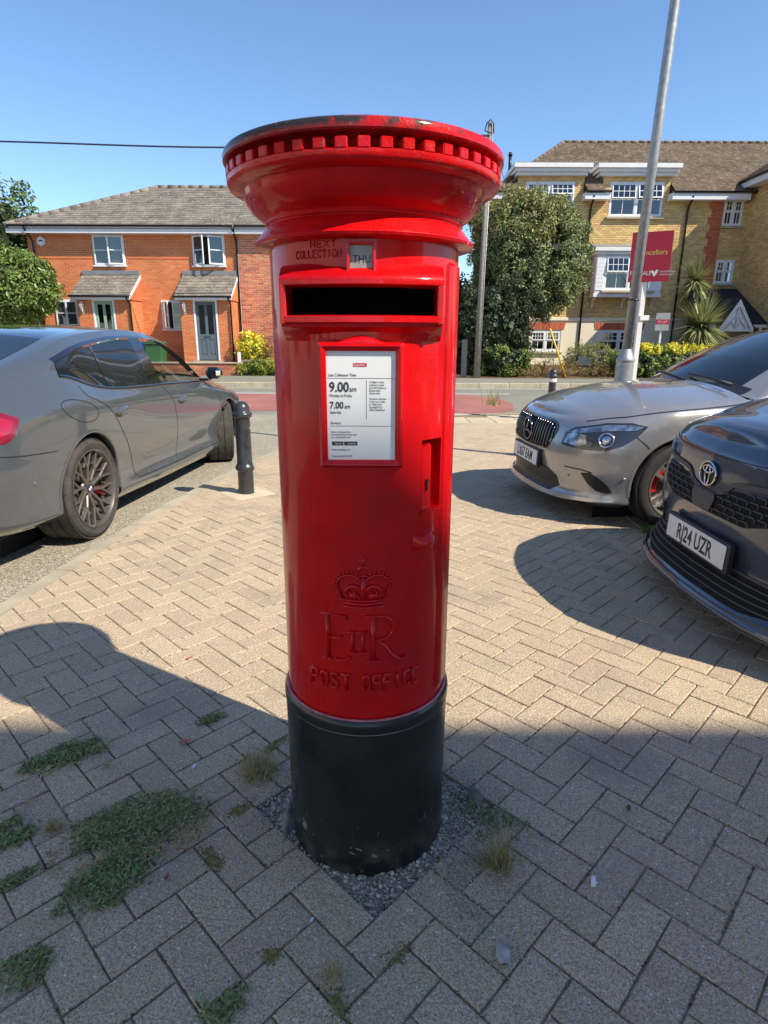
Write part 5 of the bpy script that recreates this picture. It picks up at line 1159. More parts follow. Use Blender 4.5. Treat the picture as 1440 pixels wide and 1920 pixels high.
tuft('dry_grass_tuft', -.918, 1.37, 120, .04, .04, 'grass_dry', 'small straw tuft beside the green grass patches', 'grass tuft', 63, .8)
tuft('dry_grass_tuft', -.105, .965, 70, .06, .04, 'grass_dry', 'thin straw tuft in a joint before the pillar box', 'grass tuft', 64, .8, .001)
tuft('road_weed', 2.12, 12.0, 80, .5, .3, 'grass_dry', 'pale dry weed at the kerb of the far road corner', 'weed', 65, .5, .006)
def grass_patch(cx, cy, rx, ry, ang, n, seed, label, mt='grass_green', L=.021):
    g_ = random.Random(seed); rs = np.random.RandomState(seed); mb = MB(); ca, sa = math.cos(ang), math.sin(ang); cl = [(g_.gauss(0,.5), g_.gauss(0,.5), g_.uniform(.12,.4)) for _ in range(22)]
    for k in range(n):
        c = g_.choice(cl); u, v = c[0]+g_.gauss(0, c[2]), c[1]+g_.gauss(0, c[2])
        if u*u+v*v > 1.5: continue
        x, y = cx + rx*u*ca - ry*v*sa, cy + rx*u*sa + ry*v*ca; a = g_.uniform(0, 6.283); l = L*g_.uniform(.5,1.3); d = Vector((math.cos(a), math.sin(a), 0)); s = Vector((-d.y, d.x, 0))*.0021; p = Vector((x, y, .001 + g_.uniform(0,.003)))
        q1 = p + d*l*.5 + Vector((0,0,l*g_.uniform(.12,.45))); q2 = p + d*l + Vector((0,0,l*g_.uniform(.02,.45))); mb.add([tuple(p-s), tuple(p+s), tuple(q1+s), tuple(q2), tuple(q1-s)], [(0,1,2,4),(4,2,3)])
    return tag(mb.build('grass_patch', MATS[mt], fix=False), label, 'grass', kind='stuff')
grass_patch(-.69, 1.37, .165, .10, .5, 2500, 71, 'largest low green grass patch growing over the paving joints')
grass_patch(-.685, 1.19, .10, .065, .7, 1000, 72, 'green grass patch just below the largest one')
grass_patch(-1.04, 1.67, .11, .05, .65, 1100, 73, 'long green grass strip where the pillar box shadow crosses')
grass_patch(-1.03, 1.34, .07, .06, .4, 480, 74, 'green grass clump by the small straw tuft')
grass_patch(-.93, 1.20, .06, .018, .75, 200, 75, 'thin line of grass in a joint')
grass_patch(-.775, .975, .045, .045, .7, 260, 76, 'green grass clump on the joint before the largest patch')
grass_patch(-.325, .905, .045, .03, .6, 190, 77, 'small green clump on the blocks before the pillar box')
grass_patch(-.62, 1.86, .05, .02, .7, 220, 78, 'tiny green sprig in a joint inside the shadow')
grass_patch(.335, 1.40, .13, .05, 2.5, 170, 79, 'wiry dark weeds trailing right of the gravel pit', 'grass_green', .018)
grass_patch(1.93, 4.02, .12, .10, 0, 600, 80, 'green weeds by the silver car wheel', 'leaf_hedge', .08)
def moss(cx, cy, rx, ry, ang, n, seed, label):
    g_ = random.Random(seed); mb = MB(); ca, sa = math.cos(ang), math.sin(ang)
    for k in range(n):
        u, v = g_.gauss(0,.5), g_.gauss(0,.5); x, y = cx + rx*u*ca - ry*v*sa, cy + rx*u*sa + ry*v*ca; v_, f_ = rocks[k % 8]; r_ = g_.uniform(.0015,.0035); mb.add([(x+r_*p[0], y+r_*p[1], .0005+r_*p[2]*.7) for p in v_], f_)
    return tag(mb.build('moss_patch', MATS['moss'], fix=False), label, 'moss', kind='stuff')
grass_patch(-.68, 1.36, .19, .12, .5, 900, 91, 'straw blades mixed into the largest grass patch', 'grass_dry', .018); grass_patch(-1.03, 1.66, .12, .06, .65, 260, 92, 'straw blades in the long grass strip', 'grass_dry', .016)
moss(-.35, 1.74, .05, .018, .8, 500, 81, 'ochre moss by the back of the gravel pit'); moss(-.415, 1.44, .035, .02, .8, 350, 82, 'ochre moss left of the gravel pit'); moss(-.45, 1.27, .02, .05, .8, 260, 83, 'ochre moss in a joint by the largest grass patch')
moss(-.095, .90, .02, .04, .1, 420, 84, 'yellow brown moss cushion before the pillar box'); moss(.02, 1.015, .045, .02, .5, 380, 85, 'yellow brown moss arc on the blocks'); moss(-.245, 1.01, .018, .02, .2, 260, 86, 'round moss spot before the pit corner'); moss(.275, 1.35, .02, .015, .2, 160, 87, 'brown moss bit above the straw tuft')
def fallen(x, y, L, ang, mt, label, cat='leaf', seed=1, z=.004):
    mb = MB(); rows = []; g_ = random.Random(seed)
    for i in range(7):
        q = i/6; w_ = L*.28*math.sin(math.pi*min(.97, q*.94+.03))**.8; rows.append([(L*(q-.5), -w_, .006*math.sin(q*3)+g_.uniform(.001,.006)), (L*(q-.5), 0, .001+.004*q), (L*(q-.5), w_, .004+g_.uniform(.001,.006))])
    mb.grid(rows, True); M4 = Matrix.Translation((x, y, z)) @ Matrix.Rotation(ang, 4, 'Z'); mb.xf(M4); return tag(mb.build('fallen_leaf' if cat == 'leaf' else 'paper_scrap', MATS[mt], fix=False), label, cat)
fallen(-.665, 1.735, .042, .3, 'leaf_brown', 'curled pink brown leaf lying in the pillar box shadow'); fallen(-.82, 2.29, .032, .9, 'leaf_brown', 'small orange leaf on the sunlit blocks', seed=2); fallen(.715, 1.445, .026, 1.2, 'leaf_dry', 'tan leaf in a joint right of the pillar box', seed=3)
fallen(-.88, 1.62, .022, 0, 'leaf_brown', 'brown leaf at the end of the long grass strip', seed=4); fallen(-.52, 1.29, .02, .4, 'leaf_brown', 'orange leaf lying on the largest grass patch', seed=5); fallen(-.545, 1.205, .018, 1.4, 'leaf_brown', 'brown leaf between two grass patches', seed=6); fallen(-1.04, 1.46, .024, .9, 'grass_dry', 'pale dry leaf by the straw tuft', seed=7)
fallen(-.60, 1.615, .024, 1.2, 'litter_white', 'white paper scrap on the shaded blocks', 'litter', 8); fallen(-.165, 1.09, .013, 1.1, 'litter_white', 'tiny white scrap by the front corner of the pit', 'litter', 9)
mb = MB(); mb.tube([(.528,1.188,.007),(.535,1.212,.007)], .0065, 8); tag(mb.build('cigarette_end', MATS['litter_white']), 'white cigarette end lying in a paving joint', 'litter')
for q, (x, y, rx, rz, lb) in enumerate([(2.9, 37, 2.4, 2.2, 'distant leafy tree in the gap between the red brick house and the flats'), (-1.5, 41, 3.0, 2.4, 'distant leafy tree behind the red brick house roof'), (-24, 36, 3.5, 2.8, 'broad distant tree beyond the dark board fence')]):
    t = thing('leafy_tree', (x, y, -.2), 0, lb, 'tree', 'distant trees behind the houses'); P, N = crown_pts((x, y, rz+.5), (rx, 2.0, rz), 5000, 130+q, 60, .5, .35); leaves('crown', 'leaf_tree', t, P, N, .24, 130+q, 2., .2); core((x, y, rz+.4), (rx*.95, 1.9, rz*.95), t, k=.8, seed=130+q); trunk(t, x, y, -.2, rz+.5, .2, seed=130+q, spread=1.2)
# ================================================================ car shells (pure functions)
def prow(Y, v):
    """monotone cubic along the columns of Y at v (column index units), one v per row"""
    d = np.diff(Y, axis=1); m_ = np.zeros_like(Y); a, b = d[:, :-1], d[:, 1:]; ok = a*b > 0; m_[:, 1:-1] = np.where(ok, 2*a*b/np.where(ok, a+b, 1), 0); m_[:, 0] = d[:, 0]; m_[:, -1] = d[:, -1]
    n, K = Y.shape; i = np.clip(v.astype(int), 0, K-2); t = v - i; r = np.arange(n)
    return (2*t**3-3*t**2+1)*Y[r, i] + (t**3-2*t**2+t)*m_[r, i] + (-2*t**3+3*t**2)*Y[r, i+1] + (t**3-t**2)*m_[r, i+1]
class Shell:
    """half of a car skin: plan outline swept with a vertical profile, from front centre round to rear centre"""
    def __init__(s, st):
        P = np.array([q[0] for q in st], float); s.K = len(st[0][1]); d = np.concatenate([[0], np.cumsum(np.hypot(*np.diff(P, axis=0).T))]); s.s = d; s.T = d[-1]; s.P = P
        s.O = np.array([[k[0] for k in q[1]] for q in st]); s.Z = np.array([[k[1] for k in q[1]] for q in st])
    def plan(s, u): return pchip(s.s, s.P[:, 0], u), pchip(s.s, s.P[:, 1], u)
    def ev(s, u, v):
        """u, v arrays of the same shape -> points"""
        u = np.clip(np.asarray(u, float), 0, s.T); v = np.asarray(v, float); e = 1e-3
        x, y = s.plan(u); xa, ya = s.plan(np.clip(u-e, 0, s.T)); xb, yb2 = s.plan(np.clip(u+e, 0, s.T)); tx, ty = xb-xa, yb2-ya; l = np.hypot(tx, ty)+1e-12; nx, ny = ty/l, -tx/l
        nx, ny = np.where(u < 1e-3, 1., nx), np.where(u < 1e-3, 0., ny)
        o = np.empty_like(u); z = np.empty_like(u); ks = np.arange(s.K)
        Ou = np.stack([pchip(s.s, s.O[:, k], u) for k in range(s.K)], -1); Zu = np.stack([pchip(s.s, s.Z[:, k], u) for k in range(s.K)], -1)
        fv = v.ravel(); oo = prow(Ou.reshape(-1, s.K), fv).reshape(u.shape); zz = prow(Zu.reshape(-1, s.K), fv).reshape(u.shape)
        return np.stack([x + nx*oo, y + ny*oo, zz], -1)
    def uz(s, u, z, off=0.):
        """point on the skin at arc length u (signed: negative = right side) and height z, pushed out by off"""
        if not hasattr(s, 'tab'):
            s.tu = np.linspace(0, min(s.T, 3.2), 641); s.tv = np.linspace(0, s.K-1, 91); U, V = np.meshgrid(s.tu, s.tv, indexing='ij'); s.tab = s.ev(U, V)
            du = np.gradient(s.tab, axis=0); dv = np.gradient(s.tab, axis=1); n = np.cross(du, dv); n /= np.linalg.norm(n, axis=-1, keepdims=True) + 1e-12
            fl = np.sum(n*(s.tab - np.array([-.6, 0, .5])), -1) < 0; n[fl] *= -1; s.tn = n
        sg = -1 if u < 0 else 1; a = abs(u)/s.tu[-1]*(len(s.tu)-1); i = int(min(len(s.tu)-2, a)); t = a - i
        P = s.tab[i]*(1-t) + s.tab[i+1]*t; N = s.tn[i]*(1-t) + s.tn[i+1]*t; p = [np.interp(z, P[:, 2], P[:, k]) for k in range(3)]; n = np.array([np.interp(z, P[:, 2], N[:, k]) for k in range(3)]); n /= np.linalg.norm(n)+1e-12
        q = np.array(p) + n*off
        return (q[0], q[1]*sg, q[2]), (n[0], n[1]*sg, n[2])
def prof(*a): return [tuple(q) for q in a]
MERC = Shell([
 ((.905,0),   prof((-.05,.165),(.0,.185),(-.035,.25),(-.02,.38),(-.005,.50),(-.03,.64),(-.075,.735),(-.13,.765))),
 ((.89,.28),  prof((-.05,.165),(.0,.185),(-.035,.25),(-.02,.38),(-.005,.50),(-.03,.64),(-.075,.737),(-.13,.768))),
 ((.82,.54),  prof((-.05,.165),(.005,.19),(-.025,.26),(-.005,.39),(.0,.52),(-.03,.65),(-.08,.745),(-.13,.78))),
 ((.66,.755), prof((-.05,.165),(.0,.195),(-.015,.27),(.0,.40),(.0,.54),(-.03,.67),(-.085,.765),(-.14,.805))),
 ((.44,.855), prof((-.06,.17),(-.01,.20),(-.01,.28),(.0,.42),(.0,.57),(-.02,.70),(-.07,.80),(-.13,.845))),
 ((.15,.885), prof((-.07,.175),(-.015,.21),(.0,.30),(.004,.45),(.004,.60),(-.005,.735),(-.035,.835),(-.10,.88))),
 ((-.25,.888),prof((-.07,.175),(-.015,.21),(-.005,.31),(.0,.46),(.002,.61),(-.004,.75),(-.03,.855),(-.10,.905))),
 ((-.8,.885), prof((-.08,.175),(-.02,.22),(-.015,.33),(.0,.48),(.0,.63),(-.008,.78),(-.03,.89),(-.08,.945))),
 ((-1.7,.885),prof((-.08,.18),(-.02,.23),(-.015,.35),(.0,.5),(.0,.66),(-.01,.81),(-.04,.92),(-.08,.97))),
 ((-2.7,.875),prof((-.08,.19),(-.02,.24),(-.01,.36),(.0,.5),(.004,.68),(-.01,.84),(-.05,.95),(-.10,.99))),
 ((-3.35,.80),prof((-.08,.24),(-.02,.28),(.0,.38),(.0,.5),(.0,.68),(-.03,.84),(-.07,.93),(-.12,.97))),
 ((-3.66,.5), prof((-.08,.28),(-.02,.31),(.0,.40),(.0,.5),(-.01,.68),(-.05,.84),(-.08,.92),(-.14,.95))),
 ((-3.72,0),  prof((-.08,.28),(-.02,.31),(.0,.40),(.0,.5),(-.01,.68),(-.05,.84),(-.08,.92),(-.14,.95)))])
TOY = Shell([
 ((.90,0),    prof((-.08,.105),(.035,.118),(.068,.145),(.0,.25),(-.05,.33),(-.025,.46),(-.01,.56),(-.02,.68),(-.025,.80),(-.075,.865))),
 ((.885,.28), prof((-.08,.105),(.035,.118),(.068,.145),(.0,.25),(-.045,.33),(-.02,.46),(-.01,.56),(-.02,.68),(-.025,.80),(-.075,.868))),
 ((.83,.52),  prof((-.08,.105),(.035,.118),(.068,.145),(.0,.25),(-.03,.33),(-.01,.46),(.0,.56),(-.02,.68),(-.035,.80),(-.085,.872))),
 ((.68,.745), prof((-.08,.13),(.02,.145),(.045,.17),(.0,.26),(-.015,.34),(.0,.46),(.0,.57),(-.02,.69),(-.07,.815),(-.13,.88))),
 ((.45,.86),  prof((-.09,.17),(-.01,.19),(.01,.22),(.0,.28),(.0,.36),(.0,.47),(.0,.59),(-.02,.71),(-.06,.84),(-.12,.91))),
 ((.15,.893), prof((-.09,.18),(-.02,.20),(.0,.24),(.0,.31),(.0,.39),(.0,.5),(.0,.62),(-.01,.74),(-.04,.88),(-.10,.95))),
 ((-.4,.895), prof((-.09,.18),(-.02,.21),(.0,.25),(.0,.32),(.0,.40),(.0,.52),(.0,.65),(-.01,.78),(-.04,.90),(-.09,.97))),
 ((-1.5,.89), prof((-.09,.18),(-.02,.21),(.0,.26),(.0,.34),(.0,.43),(.0,.55),(.0,.68),(-.01,.82),(-.03,.94),(-.08,1.0))),
 ((-2.7,.88), prof((-.09,.2),(-.02,.23),(.0,.28),(.0,.36),(.0,.45),(.0,.57),(.0,.70),(-.02,.84),(-.05,.97),(-.1,1.03))),
 ((-3.25,.75),prof((-.09,.25),(-.02,.28),(.0,.33),(.0,.40),(.0,.48),(.0,.6),(.0,.72),(-.03,.86),(-.07,.98),(-.12,1.03))),
 ((-3.45,.4), prof((-.09,.28),(-.02,.3),(.0,.35),(.0,.42),(.0,.5),(.0,.62),(-.02,.74),(-.05,.88),(-.09,.99),(-.14,1.03))),
 ((-3.48,0),  prof((-.09,.28),(-.02,.3),(.0,.35),(.0,.42),(.0,.5),(.0,.62),(-.02,.74),(-.05,.88),(-.09,.99),(-.14,1.03)))])
# places: (front axle centre on the ground, heading angle)
MERC_AT = ((2.065, 5.0, -.012), R(187.0)); TOY_AT = ((2.41, 2.80, 0.), R(181.5))
# ---------------------------------------------------------------- car building
def tri_patch(poly, fn, off, name, mt, parent, cuts=3, edge=.006, smooth=True):
    """polygon in surface coordinates, laid on a skin through fn(u, z, off)"""
    bm = bmesh.new(); vs_ = [bm.verts.new((a, b, 0)) for a, b in poly]; bm.faces.new(vs_); bmesh.ops.triangulate(bm, faces=bm.faces)
    for _ in range(cuts):
        long_ = [e for e in bm.edges if e.calc_length() > .03]
        if not long_: break
        bmesh.ops.subdivide_edges(bm, edges=long_, cuts=1, use_grid_fill=False); bmesh.ops.triangulate(bm, faces=bm.faces)
    bd = [e for e in bm.edges if e.is_boundary]; bmesh.ops.recalc_face_normals(bm, faces=bm.faces)
    ret = bmesh.ops.extrude_edge_only(bm, edges=bd); nv = set(v for v in ret['geom'] if isinstance(v, bmesh.types.BMVert))
    pos = {}
    for v in bm.verts: pos[v] = fn(v.co.x, v.co.y, off if v not in nv else off - edge)
    for v, p in pos.items(): v.co = p
    for f_ in bm.faces: f_.smooth = smooth
    bmesh.ops.recalc_face_normals(bm, faces=bm.faces); me = bpy.data.meshes.new(name); bm.to_mesh(me); bm.free(); me.materials.append(MATS[mt]); me.set_sharp_from_angle(angle=R(50))
    o = bpy.data.objects.new(name, me); put(o, parent); return o
def ribbon(path, fn, w_, off, name, mt, parent, n=None):
    """thin strip along a path of surface coordinates"""
    P = [Vector(p) for p in path]; Q = []
    for a, b in zip(P, P[1:]):
        k = max(1, int((b-a).length/.03)); Q += [a.lerp(b, i/k) for i in range(k)]
    Q.append(P[-1]); rows = []
    for i, q in enumerate(Q):
        t = (Q[min(i+1, len(Q)-1)] - Q[max(i-1, 0)]).normalized(); s = Vector((-t.y, t.x))*w_/2; rows.append([fn(q.x+s.x, q.y+s.y, off), fn(q.x-s.x, q.y-s.y, off)])
    mb = MB(); mb.grid(rows, True); return mb.build(name, MATS[mt], parent)
def smooth_path(pts, n=24, closed=False):
    P = np.array(pts, float); d = np.concatenate([[0], np.cumsum(np.hypot(*np.diff(P, axis=0).T))]); t = np.linspace(0, d[-1], n); return [(float(a), float(b)) for a, b in zip(pchip(d, P[:, 0], t), pchip(d, P[:, 1], t))]
def cut_arch(me, cx, cz, r, side, zlow=-.2, n=26):
    """open a wheel arch (circle extended downwards) in the side skin"""
    bm = bmesh.new(); bm.from_mesh(me); pts = [(cx + r*math.cos(R(-10 + 200*i/n)), cz + r*math.sin(R(-10 + 200*i/n))) for i in range(n+1)]
    pts = [(pts[0][0], zlow)] + pts + [(pts[-1][0], zlow)]
    for i in range(len(pts)-1):
        a, b = pts[i], pts[i+1]; nx, nz = (b[1]-a[1]), -(b[0]-a[0])
        fs = [f_ for f_ in bm.faces if abs(f_.calc_center_median().x-cx) < r+.12 and f_.calc_center_median().z < cz+r+.1 and f_.calc_center_median().y*side > .3]
        geom = list(set(v for f_ in fs for v in f_.verts)) + list(set(e for f_ in fs for e in f_.edges)) + fs
        bmesh.ops.bisect_plane(bm, geom=geom, plane_co=(a[0], 0, a[1]), plane_no=(nx, 0, nz), dist=1e-5)
    def inside(x, z): return (abs(x-cx) < r*math.cos(R(10)) and z < cz) or (x-cx)**2 + (z-cz)**2 < (r*.9965)**2
    dl = [f_ for f_ in bm.faces if f_.calc_center_median().y*side > .3 and inside(f_.calc_center_median().x, f_.calc_center_median().z)]
    bmesh.ops.delete(bm, geom=dl, context='FACES'); bm.to_mesh(me); bm.free()
def arch_trim(parent, fy, cx, cz, r, side, mt, liner_w=.34, lip=.010):
    """rolled lip and dark liner; fy(x, z) gives the skin's half width"""
    rows = []
    for i in range(41):
        a = R(-12 + 204*i/40); x, z = cx + r*math.cos(a), cz + r*math.sin(a); y = fy(x, min(z, .82)) ; x2, z2 = cx + (r+.022)*math.cos(a), cz + (r+.022)*math.sin(a); y2 = fy(x2, z2)
        rows.append([(x2, side*(y2+.0015), z2), (cx+(r+.010)*math.cos(a), side*((y+y2)/2+lip*.7), cz+(r+.010)*math.sin(a)), (x, side*(y+lip*.6), z), (cx+(r-.004)*math.cos(a), side*(y-.012), cz+(r-.004)*math.sin(a)), (cx+(r+.002)*math.cos(a), side*(y-.05), cz+(r+.002)*math.sin(a))])
    mb = MB(); mb.grid(rows, True); mb.build('arch_lip', MATS[mt], parent)
    rows = []
    for i in range(31):
        a = R(-25 + 230*i/30); x, z = cx + (r+.012)*math.cos(a), cz + (r+.012)*math.sin(a); y = fy(x, max(.2, min(z, .8))); rows.append([(x, side*(y-.03), z), (x, side*(y-liner_w), z)])
    mb = MB(); mb.grid(rows, True); mb.add([(cx-r*1.3, side*(fy(cx,.6)-liner_w), cz-.35), (cx+r*1.3, side*(fy(cx,.6)-liner_w), cz-.35), (cx+r*1.3, side*(fy(cx,.6)-liner_w), cz+r*1.1), (cx-r*1.3, side*(fy(cx,.6)-liner_w), cz+r*1.1)], [(0,1,2,3)])
    mb.build('arch_liner', MATS['liner'], parent)

def bar(mb, p0, p1, w0, w1, z0, z1, dep):
    """spoke: tapered bar with a bevelled face; points are (x, y) in the wheel plane, z is the face height"""
    a, b = Vector(p0), Vector(p1); t = (b-a).normalized(); s = Vector((-t.y, t.x)); v = []
    for p, w_, z in ((a, w0, z0), (b, w1, z1)):
        for o_, dz in ((-.5,-dep), (-.5,-.006), (-.30,0), (.30,0), (.5,-.006), (.5,-dep)): q = p + s*(o_*w_); v.append((q.x, q.y, z+dz))
    f = [(i, i+1, i+7, i+6) for i in range(5)] + [(0,6,11,5)] + [tuple(range(6)), tuple(range(11,5,-1))]; mb.add(v, f)
RX = Matrix.Rotation(R(90), 4, 'X')
def pol(r, a): return (r*math.cos(R(a)), r*math.sin(R(a)))
def wheel(parent, loc, R_, rr, w_, style, rimmt, side, caliper=None, badge=None, rot=0., tyremt='rubber', steer=0.):
    """tyre (the wheel part) with rim, spokes, disc, caliper as sub-parts; outer face looks to -y before turning"""
    h = w_/2; mb = MB()
    tread = [(R_-.004, h-.035)]
    for gpos in (.42, .14, -.14, -.42): y = gpos*w_; tread += [(R_, y+.010), (R_, y+.006), (R_-.008, y+.005), (R_-.008, y-.005), (R_, y-.006), (R_, y-.010)]
    tread += [(R_-.004, -h+.035)]
    prof_ = [(rr-.006, h-.004), (rr+.004, h+.002), (rr+.016, h+.004), ((R_+rr)/2, h+.008), (R_-.030, h+.002), (R_-.022, h-.001), (R_-.014, h-.010)] + tread + [(R_-.016, -h+.01), ((R_+rr)/2, -h-.006), (rr, -h)]
    mb.lathe(prof_, 72); 
    # shoulder sipes
    for k in range(64):
        a = 2*math.pi*k/64; c_, s_2 = math.cos(a), math.sin(a); mb.add([((R_+.0006)*c_-.0012*s_2, (R_+.0006)*s_2+.0012*c_, h-.045), ((R_+.0006)*c_+.0012*s_2, (R_+.0006)*s_2-.0012*c_, h-.045), ((R_-.012)*c_+.0012*s_2, (R_-.012)*s_2-.0012*c_, h-.004), ((R_-.012)*c_-.0012*s_2, (R_-.012)*s_2+.0012*c_, h-.004)], [(0,1,2,3)])
    mb.xf(RX); wh = mb.build('wheel', MATS[tyremt], parent, sharp=40); wh.location = loc; wh.rotation_euler = (0, rot, (0 if side < 0 else math.pi) + steer)
    mb = MB(); mb.lathe([(rr-.004, h-.002), (rr-.003, h+.004), (rr-.012, h+.003), (rr-.016, h-.004), (rr-.022, h-.02), (rr-.03, h-.06), (rr-.035, -h)], 64); mb.xf(RX); mb.build('rim', MATS[rimmt], wh, sharp=40)
    zf = h-.012; sp = MB()
    if style == 'mesh':
        for k in range(10):
            a = 36*k; bar(sp, pol(.045,a), pol(rr*.50,a+5), .026, .020, zf-.028, zf-.014, .03)
            bar(sp, pol(rr*.49,a+5), pol(rr-.008,a+14), .018, .015, zf-.014, zf, .026); bar(sp, pol(rr*.49,a+5), pol(rr-.008,a-7), .018, .015, zf-.014, zf, .026)
            bar(sp, pol(rr*.72,a+9.5), pol(rr*.60,a+20), .012, .012, zf-.010, zf-.014, .02)
        sp.lathe([(.0,zf-.03),(.04,zf-.03),(.068,zf-.034),(.075,zf-.05)], 24)
    else:
        for k in range(5):
            a = 72*k + 18
            for sg in (-1, 1):
                bar(sp, pol(.05,a+sg*22), pol(rr*.55,a+sg*9.5), .026, .019, zf-.02, zf-.006, .032); bar(sp, pol(rr*.54,a+sg*9.6), pol(rr-.010,a+sg*8.5), .019, .024, zf-.006, zf, .03)
            bar(sp, pol(rr*.86,a-7), pol(rr*.86,a+7), .02, .02, zf-.004, zf-.004, .02)
        sp.lathe([(.0,zf-.014),(.03,zf-.014),(.062,zf-.018),(.07,zf-.035)], 24)
    for k in range(5): x, y = pol(.052, 72*k+18+(36 if style != 'mesh' else 0)); blk = MB(); blk.lathe([(.0,.0),(.010,.0),(.010,-.004)], 10, (x, y, zf-.011 if style != 'mesh' else zf-.026)); blk.xf(RX); blk.build('wheel_bolt', MATS['gloss_black'], wh)
    sp.xf(RX); sp.build('spokes', MATS[rimmt], wh)
    mb = MB(); mb.lathe([(.06,-.01),(rr*.80,-.01),(rr*.80,-.03),(.06,-.03)], 40, (0,0,h-.08)); mb.xf(RX); mb.build('brake_disc', MATS['disc'], wh)
    mb = MB(); mb.lathe([(.0,-.1),(rr*.97,-.1)], 40, (0,0,h-.05)); mb.xf(RX); mb.build('wheel_back', MATS['liner'], wh)
    if caliper:
        mb = MB(); a0, a1 = R(caliper[1]), R(caliper[2]); mb.lathe([(rr*.55,-.04),(rr*.55,.004),(rr*.60,.012),(rr*.80,.012),(rr*.86,.002),(rr*.86,-.04)], 8, (0,0,h-.078), True, a0, a1); mb.xf(RX); mb.build('brake_caliper', MATS[caliper[0]], wh)
    mb = MB(); mb.lathe([(.0,.004),(.026,.004),(.030,.0)], 20, (0,0,zf-(.028 if style == 'mesh' else .012))); mb.xf(RX); hb = mb.build('hub_cap', MATS['gloss_black' if badge else rimmt], wh)
    if badge:
        for k in range(4): mb = MB(); mb.lathe([(.001,.0046),(.019,.0046)], 6, (0,0,zf-.028), True, R(90*k), R(90*k+90)); mb.xf(RX); mb.build('hub_emblem', MATS['emblem_blue' if k % 2 else 'plate_white'], hb)
    return wh
def flat_plate(parent, txt, centre, nrm, w_, h, back=True, sx=.72):
    """number plate: white board, black characters, dark holder"""
    c = Vector(centre); n = Vector(nrm).normalized(); u = Vector((0,0,1)).cross(n).normalized(); v = n.cross(u); M4 = Matrix((u, v, n)).transposed().to_4x4(); M4.translation = c
    mb = MB(); mb.box(-w_/2, w_/2, -h/2, h/2, -.003, .003, .0015); mb.xf(M4); p = mb.build('number_plate', MATS['plate_white'], parent)
    mb = MB(); mb.box(-w_/2-.022, w_/2+.022, -h/2-.016, h/2+.012, -.030, -.0035, .004); mb.xf(M4); mb.build('plate_holder', MATS['satin_black'], p)
    text_obj('plate_characters', txt, h*.98, MATS['ink'], p, M4 @ Matrix.Translation((0, -h*.345, .0034)), .0006, 'CENTER', sx, .0022); return p

